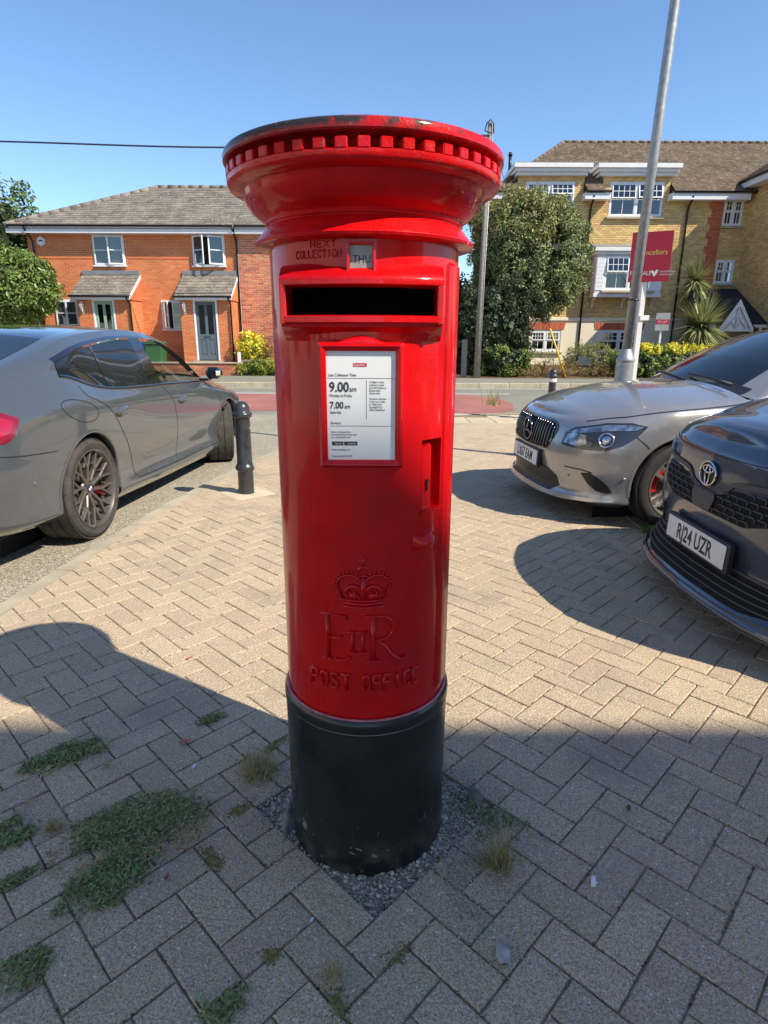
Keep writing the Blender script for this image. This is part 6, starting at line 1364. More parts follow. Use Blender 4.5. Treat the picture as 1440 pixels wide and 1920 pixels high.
# ---------------- grey saloon parked on the side road
def grey_car():
    t = thing('parked_car', (-2.962, 4.14, -.06), R(86.3), 'dark grey four-door coupe with black mesh wheels parked on the side road', 'car')
    t.rotation_euler = (0, R(1.2), R(86.3))
    X = [-1.06,-.98,-.75,-.4,-.1,.25,.6,1.0,1.4,1.8,2.2,2.5,2.8,3.1,3.5,3.8,3.95,4.02]
    Yk = [[.55,.72,.82,.86,.87,.87,.86,.86,.86,.86,.86,.86,.86,.86,.84,.74,.6,.45],
          [.66,.80,.90,.935,.945,.94,.935,.932,.932,.932,.932,.932,.935,.94,.91,.80,.66,.5],
          [.70,.83,.92,.945,.95,.935,.915,.902,.900,.900,.903,.915,.93,.945,.92,.82,.69,.52],
          [.74,.87,.945,.965,.97,.962,.948,.94,.937,.937,.94,.945,.952,.962,.94,.85,.72,.54],
          [.72,.85,.925,.958,.968,.962,.945,.932,.927,.927,.927,.927,.93,.935,.90,.80,.66,.48],
          [.64,.76,.83,.855,.865,.885,.895,.895,.89,.885,.875,.865,.84,.80,.74,.64,.52,.36],
          [.63,.75,.81,.83,.845,.80,.755,.72,.71,.715,.77,.84,.82,.78,.72,.62,.5,.34],
          [.60,.70,.745,.745,.73,.69,.655,.63,.62,.63,.69,.78,.78,.74,.68,.58,.46,.3]]
    Zk = [[.34,.28,.24,.22,.20,.18,.17,.165,.16,.16,.16,.16,.16,.17,.19,.22,.27,.32],
          [.38,.33,.30,.28,.27,.26,.255,.25,.25,.25,.25,.25,.255,.27,.28,.30,.33,.36],
          [.45,.44,.44,.44,.43,.40,.375,.36,.355,.355,.36,.37,.39,.42,.43,.44,.45,.46],
          [.60,.61,.63,.65,.65,.64,.63,.62,.62,.62,.62,.62,.62,.62,.60,.58,.57,.56],
          [.80,.82,.85,.875,.885,.88,.87,.865,.86,.855,.845,.835,.82,.80,.755,.70,.66,.63],
          [.93,.97,1.03,1.10,1.125,1.035,1.0,.99,.985,.977,.968,.96,.93,.895,.83,.76,.70,.66],
          [.94,.985,1.05,1.13,1.19,1.265,1.305,1.338,1.345,1.318,1.17,.985,.945,.91,.845,.77,.71,.67],
          [.96,1.015,1.09,1.175,1.245,1.325,1.365,1.392,1.40,1.372,1.235,1.045,.965,.925,.862,.785,.72,.68]]
    ZC = [1.0,1.05,1.12,1.21,1.29,1.375,1.41,1.432,1.435,1.41,1.30,1.15,1.02,.975,.915,.835,.76,.71]
    up_z = lambda q: [z if z < .97 else .97+(z-.97)*1.10 for z in q]
    Zk[6], Zk[7], ZC = up_z(Zk[6]), up_z(Zk[7]), up_z(ZC)
    xs = np.unique(np.round(np.concatenate([np.linspace(-1.06, 4.02, 150), [-.70, .15, 1.85, 2.72, -.12, .44, .48, 1.17, 1.385, 2.46, 2.52]]), 4))
    dl_ = np.linspace(-.22, .22, 13); wt_ = np.exp(-(dl_/.11)**2); wt_ /= wt_.sum()
    def sm(q): return sum(w2*pchip(X, q, np.clip(xs + np.minimum(1, np.minimum(xs-X[0], X[-1]-xs)/.22)*d2, X[0], X[-1])) for d2, w2 in zip(dl_, wt_))
    yk = np.stack([sm(q) for q in Yk], -1); yk[:, 4] += .006; zk = np.stack([sm(q) for q in Zk], -1); zc = sm(ZC); n = len(xs)
    vv = np.linspace(0, 5, 31); LY = np.stack([prow(yk[:, :6], np.full(n, v)) for v in vv], -1); LZ = np.stack([prow(zk[:, :6], np.full(n, v)) for v in vv], -1)
    def sy(x, z):
        i = int(np.clip(np.searchsorted(xs, x) - 1, 0, n-2)); a = (x - xs[i])/(xs[i+1]-xs[i]); return float((1-a)*np.interp(z, LZ[i], LY[i]) + a*np.interp(z, LZ[i+1], LY[i+1]))
    bm_ = MB()
    for sg in (-1, 1): bm_.grid([[(xs[i], sg*LY[i, j], LZ[i, j]) for j in range(31)] for i in range(n)], True)
    for i in (0, n-1): bm_.add([(xs[i], -LY[i, j], LZ[i, j]) for j in range(31)] + [(xs[i], LY[i, j], LZ[i, j]) for j in range(30, -1, -1)], [tuple(range(62))])
    # rear and front decks plus roof rails belong to the body
    def strip(mb, y0, z0, y1, z1, sel, m_=1, bulge=0., sides=(-1, 1)):
        for sg in sides:
            rows = []
            for i in sel: rows.append([(xs[i], sg*(y0[i]+(y1[i]-y0[i])*k/m_), z0[i]+(z1[i]-z0[i])*k/m_ + bulge*math.sin(math.pi*k/m_)) for k in range(m_+1)])
            mb.grid(rows, True)
    idx = lambda a, b: [i for i in range(n) if a-1e-6 <= xs[i] <= b+1e-6]
    y8, z8 = yk[:, 7]*.86, zk[:, 7] + (zc - zk[:, 7])*.30
    strip(bm_, yk[:, 7], zk[:, 7], y8, z8, idx(-1.06, 4.02), 2, .003); strip(bm_, yk[:, 6], zk[:, 6], yk[:, 7], zk[:, 7], idx(-1.06, -.12), 2, .004); strip(bm_, yk[:, 6], zk[:, 6], yk[:, 7], zk[:, 7], idx(2.52, 4.02), 2); strip(bm_, yk[:, 5], zk[:, 5], yk[:, 6], zk[:, 6], idx(-1.06, -.12), 2, .002); strip(bm_, yk[:, 5], zk[:, 5], yk[:, 6], zk[:, 6], idx(2.52, 4.02), 2)
    def top(mb, sel, lift=0.):
        rows = []
        for i in sel: rows.append([(xs[i], y8[i]*q, z8[i] + (zc[i]-z8[i])*(1-abs(q)**2.2) + lift) for q in np.linspace(-1, 1, 17)])
        mb.grid(rows, True)
    top(bm_, idx(-1.06, -.70)); top(bm_, idx(2.72, 4.02))
    body = bm_.build('body', MATS['paint_nardo'], t, sharp=40)
    for cx, s_ in ((0, -1), (0, 1), (3.03, -1), (3.03, 1)): cut_arch(body.data, cx, .355, .385, s_)
    body.data.set_sharp_from_angle(angle=R(40))
    for cx in (0, 3.03):
        for s_ in (-1, 1): arch_trim(t, sy, cx, .355, .385, s_, 'paint_nardo', .40, .006)
    for nm, mt, a, b, lf in (('rear_screen','tint_glass',-.70,.15,.002), ('roof','gloss_black',.15,1.85,.0), ('windscreen','clear_glass',1.85,2.72,.002)): m2 = MB(); top(m2, idx(a, b), lf); m2.build(nm, MATS[mt], t)
    y67, z67 = yk[:, 6]+(yk[:, 7]-yk[:, 6])*.32, zk[:, 6]+(zk[:, 7]-zk[:, 6])*.32
    for sg in (-1, 1):
        for nm, mt, ya, za, yb3, zb3, q_ in (('window_surround','gloss_black',yk[:, 6],zk[:, 6],y67,z67,1), ('roof_rail','paint_nardo',y67,z67,yk[:, 7],zk[:, 7],2)):
            m2 = MB(); strip(m2, ya, za, yb3, zb3, idx(-.12, 2.52), q_, .0, (sg,)); m2.build(nm, MATS[mt], t)
    # side windows (left and right are one pair each)
    def side_glass(nm, mt, a, b, sg, t0=.04, t1=.97, off=.0, lean=None):
        rows = []
        for i in idx(a, b):
            rows.append([(xs[i], sg*(yk[i, 5]+(yk[i, 6]-yk[i, 5])*q + .006*math.sin(math.pi*q) + off), zk[i, 5]+(zk[i, 6]-zk[i, 5])*q) for q in np.linspace(t0, t1, 7)])
        m3 = MB(); m3.grid(rows, True); return m3.build(nm, MATS[mt], t)
    for sg in (-1, 1):
        side_glass('quarter_window', 'tint_glass', -.12, .44, sg); side_glass('rear_door_window', 'tint_glass', .48, 1.17, sg); side_glass('pillar_trim', 'gloss_black', .44, .48, sg, 0, 1, .003); side_glass('pillar_trim', 'gloss_black', 1.17, 1.385, sg, 0, 1, .002); side_glass('pillar_trim', 'gloss_black', 2.46, 2.52, sg, 0, 1, .002)
        rows = [[(xs[i], sg*(yk[i, 5]+.004), zk[i, 5]-.020), (xs[i], sg*(yk[i, 5]+.009), zk[i, 5]-.006), (xs[i], sg*(yk[i, 5]+.004), zk[i, 5]+.012), (xs[i], sg*(yk[i, 5]-.02), zk[i, 5]+.012)] for i in idx(-.12, 2.55)]; m3 = MB(); m3.grid(rows, True); m3.build('belt_trim', MATS['gloss_black'], t)
    side_glass('front_window', 'clear_glass', 1.385, 2.46, -1, .0, .42, -.012); side_glass('front_window', 'clear_glass', 1.385, 2.46, 1, .0, .97, -.012)
    # cabin
    m2 = MB(); m2.box(.3, 2.5, -.82, .82, .25, .30, .01); m2.box(2.35, 2.75, -.8, .8, .60, .93, .05); m2.box(.35,.6,-.8,.8,.3,1.0,.05); m2.build('cabin_floor', MATS['interior'], t)
    for yy in (-.40, .40):
        m2 = MB(); m2.box(1.25, 1.8, yy-.25, yy+.25, .42, .58, .06); m2.box(1.05, 1.25, yy-.24, yy+.24, .5, 1.08, .06); m2.box(1.02, 1.14, yy-.13, yy+.13, 1.1, 1.26, .04); m2.build('seat', MATS['seat_dark'], t)
    m2 = MB(); m2.tube([(2.22+.06*math.cos(a), -.40+.18*math.sin(a), .90+.17*math.cos(a)) for a in [2*math.pi*i/24 for i in range(25)]], .014, 6); m2.box(2.2, 2.26, -.47, -.33, .86, .94, .01); m2.build('steering_wheel', MATS['seat_dark'], t)
    F = lambda sg: (lambda u, z, off: (u, sg*(sy(u, z)+off), z))
    for sg in (-1, 1):
        f_ = F(sg)
        for nm, pth in (('door_seam', smooth_path([(.03,1.055),(.05,1.0),(.20,.93),(.34,.84),(.46,.70),(.58,.52),(.64,.40),(.66,.33),(.72,.285)], 40)), ('door_seam', smooth_path([(1.36,.97),(1.44,.90),(1.52,.80),(1.545,.65),(1.55,.45),(1.53,.30)], 30)), ('door_seam', smooth_path([(2.62,.93),(2.72,.84),(2.76,.70),(2.74,.50),(2.68,.32)], 30)), ('sill_seam', [(.72,.285),(1.53,.275),(2.68,.285)]), ('bumper_seam', smooth_path([(-1.0,.74),(-.7,.70),(-.40,.68)], 20))): ribbon(pth, f_, .006, .0015, nm, 'satin_black', t)
        fl_ = [(-.08+.20*math.cos(a)*(1+.1*math.sin(a)), .895+.072*math.sin(a)-.035*math.cos(a)) for a in [2*math.pi*i/40 for i in range(41)]]
        if sg < 0: ribbon(fl_, f_, .005, .0015, 'fuel_flap', 'satin_black', t)
        for hx, hz in ((.50, .845), (1.74, .835)):
            m2 = MB(); rows = []
            for i in range(13):
                q = i/12; x = hx-.13+.26*q; w2 = .033*math.sin(math.pi*q)**.55; rows.append([(x, sg*(sy(x, hz)+.034*math.sin(math.pi*q)**.5*math.sin(math.pi*(.08+.84*k/8))-.004), hz-w2+2*w2*k/8 + .012*(q-.5)) for k in range(9)])
            m2.grid(rows, True); m2.build('door_handle', MATS['paint_nardo'], t)
            tri_patch([(hx-.06+.07*math.cos(a), hz-.014+.03*math.sin(a)) for a in [2*math.pi*i/16 for i in range(16)]], f_, .0022, 'handle_recess', 'satin_black', t, 1, .002)
        tri_patch([(2.80,.70),(2.93,.72),(3.00,.62),(2.93,.50),(2.90,.33),(2.85,.50),(2.83,.60)], f_, .003, 'side_vent', 'gloss_black', t, 3); ribbon([(2.80,.655),(2.98,.64)], f_, .018, .010, 'vent_bar', 'chrome', t)
        tri_patch([(-.66,.910),(-.75,.95),(-1.03,.95),(-1.03,.80),(-.80,.785),(-.73,.82)], f_, .005, 'tail_light', 'tail_red', t, 4); tri_patch([(-.71,.900),(-.78,.925),(-1.03,.925),(-1.03,.83),(-.82,.815),(-.76,.84)], f_, .0075, 'tail_lens', 'tail_lens', t, 4)
        # door mirror
        m2 = MB(); m2.box(2.44, 2.58, min(sg*.90, sg*1.06), max(sg*.90, sg*1.06), .985, 1.105, .035); m2.box(2.42, 2.54, min(sg*.84, sg*.95), max(sg*.84, sg*.95), .965, .99, .008); m2.build('door_mirror', MATS['gloss_black'], t)
        m2 = MB(); m2.tube([(-.62, sg*(sy(-.62,.52)+.002), .52), (-.62, sg*(sy(-.62,.52)-.01), .52)], .012, 12); m2.build('parking_sensor', MATS['paint_nardo'], t)
    m2 = MB(); m2.box(-.9, 3.9, -.70, .70, .17, .22, .02); m2.build('underbody', MATS['liner'], t)
    for x in (0, 3.03):
        for sg in (-1, 1): wheel(t, (x, sg*.815, .352), .352, .278, .27, 'mesh', 'alloy_dark', sg, ('caliper_red', -9, 9), True, R(17*(x+1)), 'rubber_dust', R(22) if x > 1 else 0.)
grey_car()

def shell_car(name, label, at, sh, paint, wheels, cowl_u, rails, glass_x, roofc, hood_crown, nose_v):
    t = thing(name, at[0], at[1], label, 'car'); K = sh.K-1
    us = np.concatenate([np.linspace(0, 1.6, 70), np.linspace(1.64, sh.T, 90)]); vs2 = np.linspace(0, K, 4*K+1); U, V = np.meshgrid(us, vs2, indexing='ij'); G_ = sh.ev(U, V); mb = MB()
    for sg in (1, -1): mb.grid([[(p[0], sg*p[1], p[2]) for p in row] for row in G_], True)
    # bonnet: rows across from the top edge
    T_ = sh.ev(us, np.full(len(us), float(K))); nu = [i for i in range(len(us)) if us[i] <= cowl_u]; rows = []
    for i in nu:
        x, y, z = T_[i]; c = hood_crown(us[i]); rows.append([(x, y*q, z + c*(1-abs(q)**2.4)) for q in np.linspace(-1, 1, 25)])
    mb.grid(rows, True); body = mb.build('body', MATS[paint], t, sharp=45)
    def fy(x, z):
        u = np.interp(-x, -pchip(sh.s, sh.P[:, 0], np.linspace(0, sh.T*.8, 200)), np.linspace(0, sh.T*.8, 200)); return sh.uz(float(u), z)[0][1]
    for cx, r, rw in wheels:
        for sg in (1, -1): cut_arch(body.data, cx, rw, r, sg); arch_trim(t, fy, cx, rw, r, sg, paint, .36, .006)
    body.data.set_sharp_from_angle(angle=R(45))
    # cabin
    xi = [i for i in range(len(us)) if us[i] >= cowl_u and T_[i][0] > rails[-1][0] and us[i] < sh.T*.93]; rx = [-q[0] for q in rails]; ry = [q[1] for q in rails]; rz = [q[2] for q in rails]; side = MB(); sg_ = MB(); roof = MB(); ws = MB(); rowsT = []; rowsW = []
    gl = MB()
    for sg in (1, -1):
        rr_ = []
        for i in xi:
            x, y, z = T_[i]; yr, zr = float(pchip(rx, ry, -x)), float(pchip(rx, rz, -x)); yr = min(yr, y); zr = max(zr, z+.001); rr_.append([(x, sg*(y+(yr-y)*q + .012*math.sin(math.pi*q)), z+(zr-z)*q) for q in (0, .03, .25, .5, .75, .88, 1)])
        side.grid(rr_, True); g2 = [r_[1:6] for r_ in rr_ if glass_x[1] < r_[0][0] < glass_x[0]]; gl.grid([[(a, b + sg*.003, c) for a, b, c in r_] for r_ in g2], True)
    for i in xi:
        x, y, z = T_[i]; yr, zr = float(pchip(rx, ry, -x)), float(pchip(rx, rz, -x)); yr = min(yr, y); zr = max(zr, z+.001); c = roofc(x); row = [(x + .10*(1-q*q)*max(0, 1-abs(x-rails[0][0])/.5), yr*q, zr + c*(1-abs(q)**2.2)) for q in np.linspace(-1, 1, 19)]
        (rowsW if x > glass_x[2] else rowsT).append(row)
    rowsT.insert(0, rowsW[-1]); side.build('cabin_side', MATS[paint], t); gl.build('side_glass', MATS['tint_glass'], t); mb = MB(); mb.grid(rowsT, True); mb.build('roof', MATS[paint], t)
    for sl_ in (slice(0, 3), slice(-3, None)): mb = MB(); mb.grid([r_[sl_] for r_ in rowsW], True); mb.build('windscreen_pillar', MATS[paint], t)
    mb = MB(); mb.grid([r_[2:-2] for r_ in rowsW], True); wsn = mb.build('windscreen', MATS['tint_glass'], t)
    k0 = rowsW[0]; mb = MB(); rows = [[(p[0]+.03, p[1], p[2]-.004), (p[0]-.03, p[1], p[2]+.012), (p[0]-.09, p[1], p[2]+.045)] for p in k0[1:-1]]; mb.grid(rows, True); mb.build('scuttle', MATS['satin_black'], t)
    for y0, y1 in ((.62, .02), (.05, -.58)):
        mb = MB(); mb.tube([(k0[9][0]-.02 + .05*0, y0, k0[9][2]+.035-.02), (k0[9][0]-.03, (y0+y1)/2, k0[9][2]+.055), (k0[9][0]-.07, y1, k0[9][2]+.065)], [.012, .010, .006], 6); mb.build('wiper', MATS['satin_black'], t)
    mb = MB(); mb.box(rails[-1][0]*.9, .75, -.68, .68, .16, .22, .02); mb.box(-.9, .6, -.6, .6, .3, .6, .02); mb.build('underbody', MATS['liner'], t)
    return t, fy
SF = lambda sh: (lambda u, z, off: sh.uz(u, z, off)[0])
# ---------------- silver saloon
def silver_car():
    rails = [(-.50,.74,.955),(-.75,.705,1.10),(-1.05,.665,1.255),(-1.35,.625,1.36),(-1.75,.60,1.405),(-2.2,.60,1.39),(-2.7,.61,1.29),(-3.1,.64,1.13),(-3.4,.62,1.0)]
    t, fy = shell_car('parked_car', 'silver saloon with vertical bar grille and red brake calipers parked nose out', MERC_AT, MERC, 'paint_silver', [(.10,.348,.325),(-2.62,.348,.325)], 1.88, rails, (-.72,-2.9,-1.30), lambda x: .05+.035*max(0, 1-abs(x+.75)/.6), lambda u: .012+.075*min(1, u/1.5)**.8, 7)
    f_ = SF(MERC); mirror = lambda P: [(-a, b) for a, b in P]
    g_ = [(-.33,.722),(.33,.722),(.415,.675),(.385,.60),(.34,.525),(0,.505),(-.34,.525),(-.385,.60),(-.415,.675)]; tri_patch(g_, f_, .004, 'grille', 'black_hole', t, 5)
    ribbon(smooth_path(g_+[g_[0]], 60), f_, .014, .008, 'grille_frame', 'gloss_black', t)
    for k in range(19):
        u = -.39 + .78*k/18; zt = .715 - max(0, abs(u)-.33)*.55; zb = .512 + max(0, abs(u)-.05)*.06 + max(0, abs(u)-.34)*1.3
        if abs(u) < .05: continue
        P = [MERC.uz(u if abs(u) > 1e-4 else 1e-4, z, .014)[0] for z in np.linspace(zb, zt, 6)]; mb = MB(); mb.tube(P, .0045, 6); mb.build('grille_bar', MATS['chrome_dark'], t)
    c, n = MERC.uz(1e-4, .615, .022); mb = MB(); ring = [(c[0]+.004, .085*math.cos(a), c[2]+.085*math.sin(a)) for a in [2*math.pi*i/36 for i in range(37)]]; mb.tube(ring, .009, 8)
    for k in range(3): a = R(90+120*k); mb.tube([(c[0]+.006, 0, c[2]), (c[0]+.004, .08*math.cos(a), c[2]+.08*math.sin(a))], [.016, .004], 6)
    mb.build('star_emblem', MATS['chrome_dark'], t)
    flat_plate(t, 'LX67 EAM', (.918, 0, .425), (1, 0, .06), .52, .111)
    tri_patch([(-.40,.205),(.40,.205),(.50,.26),(.47,.33),(.36,.375),(-.36,.375),(-.47,.33),(-.50,.26)], f_, .004, 'lower_intake', 'satin_black', t, 5)
    ribbon([(-.95,.215),(-.6,.198),(-.3,.192),(.3,.192),(.6,.198),(.95,.215)], f_, .020, .012, 'chrome_lip', 'alloy_silver', t)
    ribbon([(-1.0,.180),(-.3,.172),(.3,.172),(1.0,.180)], f_, .016, .010, 'splitter', 'satin_black', t)
    for sg in (1, -1):
        m_ = (lambda P: P) if sg > 0 else mirror
        tri_patch(m_([(.505,.575),(.515,.66),(.60,.705),(.84,.752),(1.02,.762),(1.13,.742),(1.06,.675),(.97,.61),(.86,.568),(.68,.562)]), f_, .006, 'headlight', 'lamp_dark', t, 5)
        tri_patch(m_([(.535,.592),(.545,.648),(.60,.670),(.70,.660),(.72,.60),(.66,.582)]), f_, .009, 'lamp_reflector', 'lamp_silver', t, 3); tri_patch(m_([(.555,.665),(.62,.695),(.84,.738),(1.02,.748),(1.10,.738),(1.05,.715),(.85,.70),(.66,.672)]), f_, .009, 'lamp_strip', 'lamp_silver', t, 3)
        c, n = MERC.uz(sg*.86, .640, .004); c, n = Vector(c), Vector(n); M4 = n.to_track_quat('Z', 'Y').to_matrix().to_4x4(); M4.translation = c; mb = MB(); mb.lathe([(.052,.0),(.054,.008),(.046,.010),(.042,.002)], 24); mb.sphere((0,0,-.018), .042, 18, 8, (1,1,.7)); mb.xf(M4); mb.build('projector_lamp', MATS['chrome'], t)
        tri_patch(m_([(.70,.395),(.76,.405),(.83,.375),(.90,.32),(.935,.275),(.90,.262),(.82,.275),(.75,.325)]), f_, .004, 'side_intake', 'satin_black', t, 4)
        ribbon(m_([(.56,.42),(.70,.418),(.78,.405)]), f_, .008, .003, 'bumper_crease', 'satin_black', t)
        ribbon(m_(smooth_path([(1.055,.672),(1.12,.62),(1.175,.565)], 12)), f_, .006, .0015, 'bumper_seam', 'satin_black', t)
        ribbon(m_(smooth_path([(.66,.752),(.80,.776),(1.0,.802),(1.3,.845),(1.6,.868),(1.85,.895),(1.98,.94)], 40)), f_, .006, .0015, 'bonnet_seam', 'satin_black', t)
        ribbon(m_(smooth_path([(2.02,.93),(2.05,.80),(2.04,.60),(1.98,.40),(1.95,.25)], 30)), f_, .006, .0015, 'door_seam', 'satin_black', t)
        mx = -.78 if sg > 0 else -.98; mb = MB(); mb.sphere((mx, sg*.985, 1.03), 1, 14, 9, (.075, .115, .07)); mb.box(mx-.04, mx+.06, min(sg*.80, sg*.95), max(sg*.80, sg*.95), .975, 1.0, .008); mb.build('door_mirror', MATS['gloss_black'], t)
        for u, z in ((.60,.36),(1.0,.38)): c, n = MERC.uz(sg*u, z, .001); mb = MB(); mb.sphere(c, .011, 10, 6); mb.build('parking_sensor', MATS['paint_silver'], t)
    for x in (.10, -2.62):
        for sg in (1, -1): wheel(t, (x, sg*.772, .318), .318, .230, .215, 'twin', 'alloy_silver', sg, ('caliper_red', 150, 215), False, R(20), 'rubber')
silver_car()
# ---------------- dark blue hatchback
def blue_car():
    rails = [(-.42,.76,.985),(-.7,.72,1.15),(-1.0,.68,1.31),(-1.3,.645,1.41),(-1.8,.63,1.47),(-2.4,.63,1.46),(-2.9,.64,1.36),(-3.2,.66,1.15)]
    t, fy = shell_car('parked_car', 'dark blue hatchback with honeycomb grille and plate RJ24 UZR', TOY_AT, TOY, 'paint_blue', [(.0,.355,.33),(-2.62,.355,.33)], 1.62, rails, (-.7,-2.9,-1.28), lambda x: .05+.03*max(0, 1-abs(x+.7)/.6), lambda u: .010+.150*min(1, u/1.4)**.75, 9)
    f_ = SF(TOY); mirror = lambda P: [(-a, b) for a, b in P]
    gp = [(-.46,.690),(-.20,.672),(-.10,.640),(.10,.640),(.20,.672),(.46,.690),(.50,.64),(.44,.575),(.30,.535),(-.30,.535),(-.44,.575),(-.50,.64)]
    tri_patch(gp, f_, .003, 'grille', 'black_hole', t, 5)
    ribbon(smooth_path([(-.62,.735),(-.40,.718),(-.20,.700),(-.13,.650),(0,.628),(.13,.650),(.20,.700),(.40,.718),(.62,.735)], 50), f_, .022, .007, 'grille_top_bar', 'plastic_grey', t)
    # honeycomb: hooked bars, one object each
    cell = MB(); cell.tube([(-.026,.0105,0),(.020,.0105,0),(.027,.004,0),(.024,-.010,0)], .0038, 6); cell_me = cell.mesh('grille_cell', MATS['plastic_grey'])
    for r_ in range(5):
        for k in range(-8, 9):
            u = k*.062 + (.031 if r_ % 2 else 0); z = .553 + r_*.0295
            if abs(u) > .47 - max(0, .60-z)*2.2 or (abs(u) < .115 and z > .56) or z > .655 + abs(u)*.06: continue
            c, n = TOY.uz(u if abs(u) > 1e-3 else 1e-3, z, .008); c, n = Vector(c), Vector(n); uu = Vector((0,0,1)).cross(n).normalized(); v_ = n.cross(uu); M4 = Matrix((uu, v_, n)).transposed().to_4x4(); M4.translation = c; o = bpy.data.objects.new('grille_cell', cell_me); put(o, t); o.matrix_local = M4
    tri_patch([(-.085,.632),(.085,.632),(.095,.60),(.07,.545),(-.07,.545),(-.095,.60)], f_, .016, 'sensor_panel', 'plastic_grey', t, 3)
    c, n = TOY.uz(1e-3, .708, .012); c, n = Vector(c), Vector(n); uu = Vector((0,1,0)); v_ = n.cross(uu).normalized(); v_ = v_ if v_.z > 0 else -v_; M4 = Matrix((uu, v_, n)).transposed().to_4x4(); M4.translation = c
    ell = lambda cx, cy, rx, ry, r: MB().tube([(cx+rx*math.cos(a), cy+ry*math.sin(a), 0) for a in [2*math.pi*i/40 for i in range(41)]], r, 6, caps=False)
    mb = MB(); mb.lathe([(.0,-.004),(.062,-.004),(.066,-.012)], 36); mb.xf(Matrix.Scale(.86, 4, (0,1,0))); mb.xf(M4); em = mb.build('emblem_disc', MATS['satin_black'], t)
    for cx, cy, rx, ry, r in ((0,0,.066,.056,.0052), (0,.022,.042,.017,.0046), (0,-.006,.018,.048,.0046)): mb = ell(cx, cy, rx, ry, r); mb.xf(M4); mb.build('emblem_ring', MATS['chrome'], em)
    c, n = TOY.uz(1e-3, .375, .055); flat_plate(t, 'RJ24 UZR', (c[0]-.004, .0, .380), (1, 0, .03), .52, .111)
    tri_patch([(-.72,.315),(.72,.315),(.66,.225),(.40,.192),(-.40,.192),(-.66,.225)], f_, .003, 'lower_grille', 'black_hole', t, 5)
    for z in (.215, .240, .265, .290): P = [TOY.uz(u if abs(u) > 1e-3 else 1e-3, z + .05*max(0, abs(u)-.45)*(.30-z)*4, .007)[0] for u in np.linspace(-.66, .66, 31)]; mb = MB(); mb.tube(P, .0045, 6); mb.build('grille_slat', MATS['plastic_grey'], t)
    ribbon([(-1.1,.175),(-.7,.158),(-.3,.150),(.3,.150),(.7,.158),(1.1,.175)], f_, .055, .006, 'front_lip', 'plastic_grey', t)
    ribbon([(-.9,.325),(-.72,.322),(.72,.322),(.9,.325)], f_, .012, .006, 'intake_edge', 'plastic_grey', t)
    for sg in (1, -1):
        m_ = (lambda P: P) if sg > 0 else mirror
        tri_patch(m_([(.42,.728),(.46,.775),(.70,.815),(.95,.835),(1.10,.825),(.98,.775),(.75,.735),(.55,.715)]), f_, .005, 'headlight', 'lamp_dark', t, 4); tri_patch(m_([(.50,.735),(.52,.765),(.72,.80),(.92,.815),(.80,.775),(.62,.74)]), f_, .008, 'lamp_reflector', 'lamp_silver', t, 3)
        ribbon(m_(smooth_path([(.02,.800),(.30,.805),(.55,.822),(.80,.842),(1.0,.862),(1.3,.895),(1.6,.92)], 40)), f_, .006, .0015, 'bonnet_seam', 'satin_black', t)
        tri_patch(m_([(.62,.45),(.80,.50),(.92,.46),(.90,.36),(.76,.34)]), f_, .003, 'side_intake', 'satin_black', t, 4)
        mb = MB(); mb.sphere((-.62, sg*1.0, 1.06), 1, 14, 9, (.08, .12, .075)); mb.box(-.66, -.56, min(sg*.84, sg*.96), max(sg*.84, sg*.96), 1.0, 1.025, .008); mb.build('door_mirror', MATS['gloss_black'], t)
    for x in (.0, -2.62):
        for sg in (1, -1): wheel(t, (x, sg*.785, .32), .32, .225, .21, 'twin', 'alloy_silver', sg, ('disc', 150, 210), False, R(40), 'rubber')
blue_car()
# ================================================================ street furniture
def bollard(x, y, z, H, r, label, ring_white=False, plinth=False):
    t = thing('bollard', (x, y, z), 0, label, 'bollard', 'black cast bollards'); k = H/.80
    pr = [(r*1.03,-.03),(r*1.02,.0),(r*1.01,.20*k),(r*1.03,.205*k),(r*1.20,.215*k),(r*1.27,.232*k),(r*1.20,.25*k),(r*1.06,.262*k),(r*.98,.275*k),(r*.97,.60*k),(r*.98,.655*k),(r*1.0,.665*k)]
    mb = MB(); mb.lathe(pr, 28); mb.build('shaft', MATS['bollard_paint'], t, sharp=50)
    mb = MB(); mb.lathe([(r*1.0,.662*k),(r*1.22,.672*k),(r*1.30,.69*k),(r*1.22,.706*k),(r*1.05,.712*k),(r*1.0,.722*k),(r*.97,.745*k),(r*.80,.778*k),(r*.45,.797*k),(.0005,.802*k)], 28); mb.build('domed_cap', MATS['bollard_paint'], t, sharp=50)
    if ring_white: mb = MB(); mb.lathe([(r*1.005,.60*k),(r*1.03,.603*k),(r*1.03,.65*k),(r*1.005,.653*k)], 28); mb.build('reflective_band', MATS['sign_white'], t)
    if plinth:
        mb = MB(); a = PA; v, f = block_mesh([(-.20,-.17),(.17,-.19),(.20,.17),(-.17,.19)], -.05, .008); mb.add([(p[0]*math.cos(a)-p[1]*math.sin(a), p[0]*math.sin(a)+p[1]*math.cos(a), p[2]+.006) for p in v], f); mb.build('concrete_footing', MATS['concrete_patch'], t)
bollard(-1.207, 5.14, zg(5.14), .80, .066, 'black cast bollard on a square concrete footing beside the grey car', False, True)
bollard(3.0, 11.0, zg(11.0), .90, .066, 'black bollard with a white band beyond the silver car bonnet', True)
